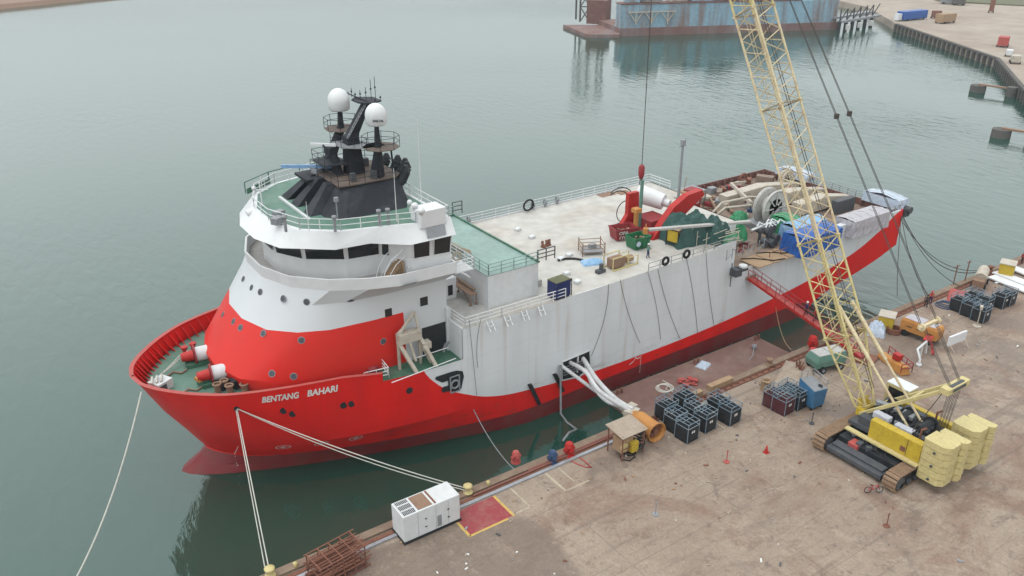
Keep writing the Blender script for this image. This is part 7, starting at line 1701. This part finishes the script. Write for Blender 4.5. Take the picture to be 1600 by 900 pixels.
# pipe jetty with piles between dock and yard
a, b2 = at(1312, 34, 4), at(1372, 24, 4); r_ = thing('link_jetty', a, 'dark piled jetty with white lamps linking the dock and the yard', 'jetty')
t = MB(); d_ = b2-a; 
for k in range(2): t.box((a+b2)/2+V(2*k, 5*k, k*1.0), (d_.length, 3, .8), math.atan2(d_.y, d_.x))
t.build('deck', 'grey', r_); t = MB()
for k in range(6): p = a.lerp(b2, k/6); t.cyl(p+V(0, 0, -5), p, .8, n=8); t.bar(p, a.lerp(b2, (k+1)/6)+V(0, 0, 5), .4); t.bar(p, p+V(0, 0, 5), .4)
t.build('pile', 'black', r_); t = MB()
for k in range(3): t.box(a.lerp(b2, .15+k*.3)+V(-2, -3, -2.2), (1.4, 1.4, 2.2))
t.split('buoy', 'mark_white', r_)
# yard vehicles & boxes
def ybox(px, py, d_, mat, label, cat, name, rz=-.6, cabin=None):
    q = at(px, py, QZ); r_ = thing(name, q, label, cat, rz=rz, local=True)
    m_ = MB(); m_.bb(-d_[0]/2, d_[0]/2, -d_[1]/2, d_[1]/2, .6, .6+d_[2]); m_.build('body', mat, r_, bevel=.1)
    if cabin: m_ = MB(); m_.loft([[(-d_[0]/2-3, -1.1, .6), (-d_[0]/2-.3, -1.1, .6), (-d_[0]/2-.3, 1.1, .6), (-d_[0]/2-3, 1.1, .6)], [(-d_[0]/2-2.6, -1.0, 3.2), (-d_[0]/2-.3, -1.0, 3.2), (-d_[0]/2-.3, 1.0, 3.2), (-d_[0]/2-2.6, 1.0, 3.2)]]); m_.build('cab', cabin, r_, bevel=.1)
    for x in (-d_[0]*.35, d_[0]*.35):
        for y in (-d_[1]/2, d_[1]/2): m_ = MB(); m_.cyl((x, y-.15, .5), (x, y+.15, .5), .5, n=12); m_.build('wheel', 'rubber', r_)
    return r_
ybox(1424, 31, (16, 4, 3.4), 'tarp_blue', 'blue trailer parked at the yard edge of the far basin', 'trailer', 'flatbed_trailer', -az+.9, 'white'); ybox(1476, 36, (9, 4, 3.4), 'wood', 'tan excavator-like machine body parked right of the blue trailer', 'machine', 'yard_machine', -az+.9); ybox(1462, 29, (3.2, 3, 2.8), 'rust', 'small rust red box vehicle between the blue trailer and the tan machine', 'vehicle', 'dump_cart', -az+.9)
ybox(1566, 73, (5, 3.4, 3.0), 'red_pale', 'pinkish container on the far quay corner', 'container', 'site_container', .4); ybox(1576, 88, (3.2, 2, 1.6), 'white', 'small white cart below the pinkish container on the far quay', 'cart', 'yard_cart', .4)
ybox(1548, 20, (2.0, 2.0, 6), 'rust', 'narrow rusty upright on the open far yard', 'pillar', 'yard_pillar', .4); ybox(1585, 99, (4, 2.6, 2), 'cream', 'cream cart lowest on the far quay at the right edge', 'cart', 'yard_cart', .6)
q = at(1483, 8, QZ); ybox(1484, 6, (9, 5, 6), 'grey', 'pale grey shed at the far end of the yard', 'shed', 'yard_shed', -az); ybox(1497, 8, (6, 4, 4), 'concrete_dark', 'dark box beside the pale grey shed', 'box', 'yard_box', -az)
t = MB(); a, b2 = at(1470, 3, QZ), at(1640, 12, QZ)
t.loft([[a, b2, b2+V(260, 230, 0), a+V(260, 330, 0)], [a+V(0, 0, .6), b2+V(0, 0, .6), b2+V(260, 230, .6), a+V(260, 330, .6)]]); tag(t.build('grass_bank', 'far_green'), kind='structure')
t = MB(); rnd = random.Random(77)
gsc = []
for i in range(5):
    px, py = rnd.uniform(1440, 1590), rnd.uniform(20, 60); 
# small scattered debris on the near quay (loose stones & offcuts)
t = MB(); rnd = random.Random(5)
for i in range(420):
    x = rnd.uniform(10, 115); y = 50 - abs(rnd.gauss(0, 14)) - .8
    s = rnd.uniform(.03, .16); t.use(rnd.choice(['rust', 'rust_pale', 'wood', 'grey', 'dark_grey', 'mark_white', 'sand'])); t.box((x, y, QZ+s*.3), (s*rnd.uniform(.8, 3), s, s*.6), rnd.uniform(0, 3))
tag(t.build('ground_litter', None), 'scattered stones, offcuts and scraps of rubbish over the quay concrete', 'litter', kind='stuff')

# ================================================================== air, light, camera
hz_ = MB(); hz_.bb(-140, 1190, -180, 1180, -5.5, 78)
ho = hz_.build('haze'); tag(ho, kind='stuff')
hm = bpy.data.materials.new('haze_air'); hm.use_nodes = True; nt = hm.node_tree
for n_2 in list(nt.nodes):
    if n_2.type != 'OUTPUT_MATERIAL': nt.nodes.remove(n_2)
pv = nt.nodes.new('ShaderNodeVolumePrincipled'); pv.inputs['Density'].default_value = HAZE; pv.inputs['Color'].default_value = (.93, .95, 1, 1); pv.inputs['Anisotropy'].default_value = .2
nt.links.new(pv.outputs[0], [n_2 for n_2 in nt.nodes if n_2.type == 'OUTPUT_MATERIAL'][0].inputs['Volume']); ho.data.materials.append(hm)

SUN_EL, SUN_ROT = R(72), R(-75)
wd_ = bpy.data.worlds.new('World'); sc.world = wd_; wd_.use_nodes = True; nt = wd_.node_tree
bg = nt.nodes['Background']; sky = nt.nodes.new('ShaderNodeTexSky'); sky.sky_type = 'NISHITA'; sky.sun_disc = False; sky.sun_elevation = SUN_EL; sky.sun_rotation = SUN_ROT
sky.air_density = 10.0; sky.dust_density = 1.0; sky.ozone_density = 1.0; sky.altitude = 0
hs_ = nt.nodes.new('ShaderNodeHueSaturation'); hs_.inputs['Saturation'].default_value = .0   # cloud-white overcast sky
nt.links.new(sky.outputs[0], hs_.inputs['Color']); tm = nt.nodes.new('ShaderNodeMix'); tm.data_type = 'RGBA'; tm.blend_type = 'MULTIPLY'; tm.inputs[0].default_value = 1; tm.inputs[7].default_value = (.94, 1.0, 1.015, 1); nt.links.new(hs_.outputs[0], tm.inputs[6]); nt.links.new(tm.outputs[2], bg.inputs['Color']); bg.inputs['Strength'].default_value = .15
sl = bpy.data.lights.new('sun', 'SUN'); sl.energy = 0.5; sl.angle = R(40); sl.color = (1, .97, .92); so = bpy.data.objects.new('sun', sl); C.objects.link(so)
sv = Vector((math.sin(SUN_ROT)*math.cos(SUN_EL), math.cos(SUN_ROT)*math.cos(SUN_EL), math.sin(SUN_EL))); so.rotation_euler = (-sv).to_track_quat('-Z', 'Y').to_euler()
cam = bpy.data.cameras.new('camera'); cam.sensor_width = 36; cam.lens = 36*F/1600; cam.clip_start = 1; cam.clip_end = 6000
co = bpy.data.objects.new('camera', cam); C.objects.link(co); co.location = (0, 0, CH)
fwd = Vector((fw[0]*math.cos(pitch), fw[1]*math.cos(pitch), -math.sin(pitch))); co.rotation_euler = fwd.to_track_quat('-Z', 'Y').to_euler(); sc.camera = co
sc.view_settings.view_transform = 'Standard'; sc.view_settings.look = 'None'; sc.view_settings.gamma = 1; sc.view_settings.exposure = EXPO
sc.cycles.volume_step_rate = 5; sc.cycles.volume_max_steps = 64; sc.cycles.max_bounces = 6; sc.cycles.volume_bounces = 0
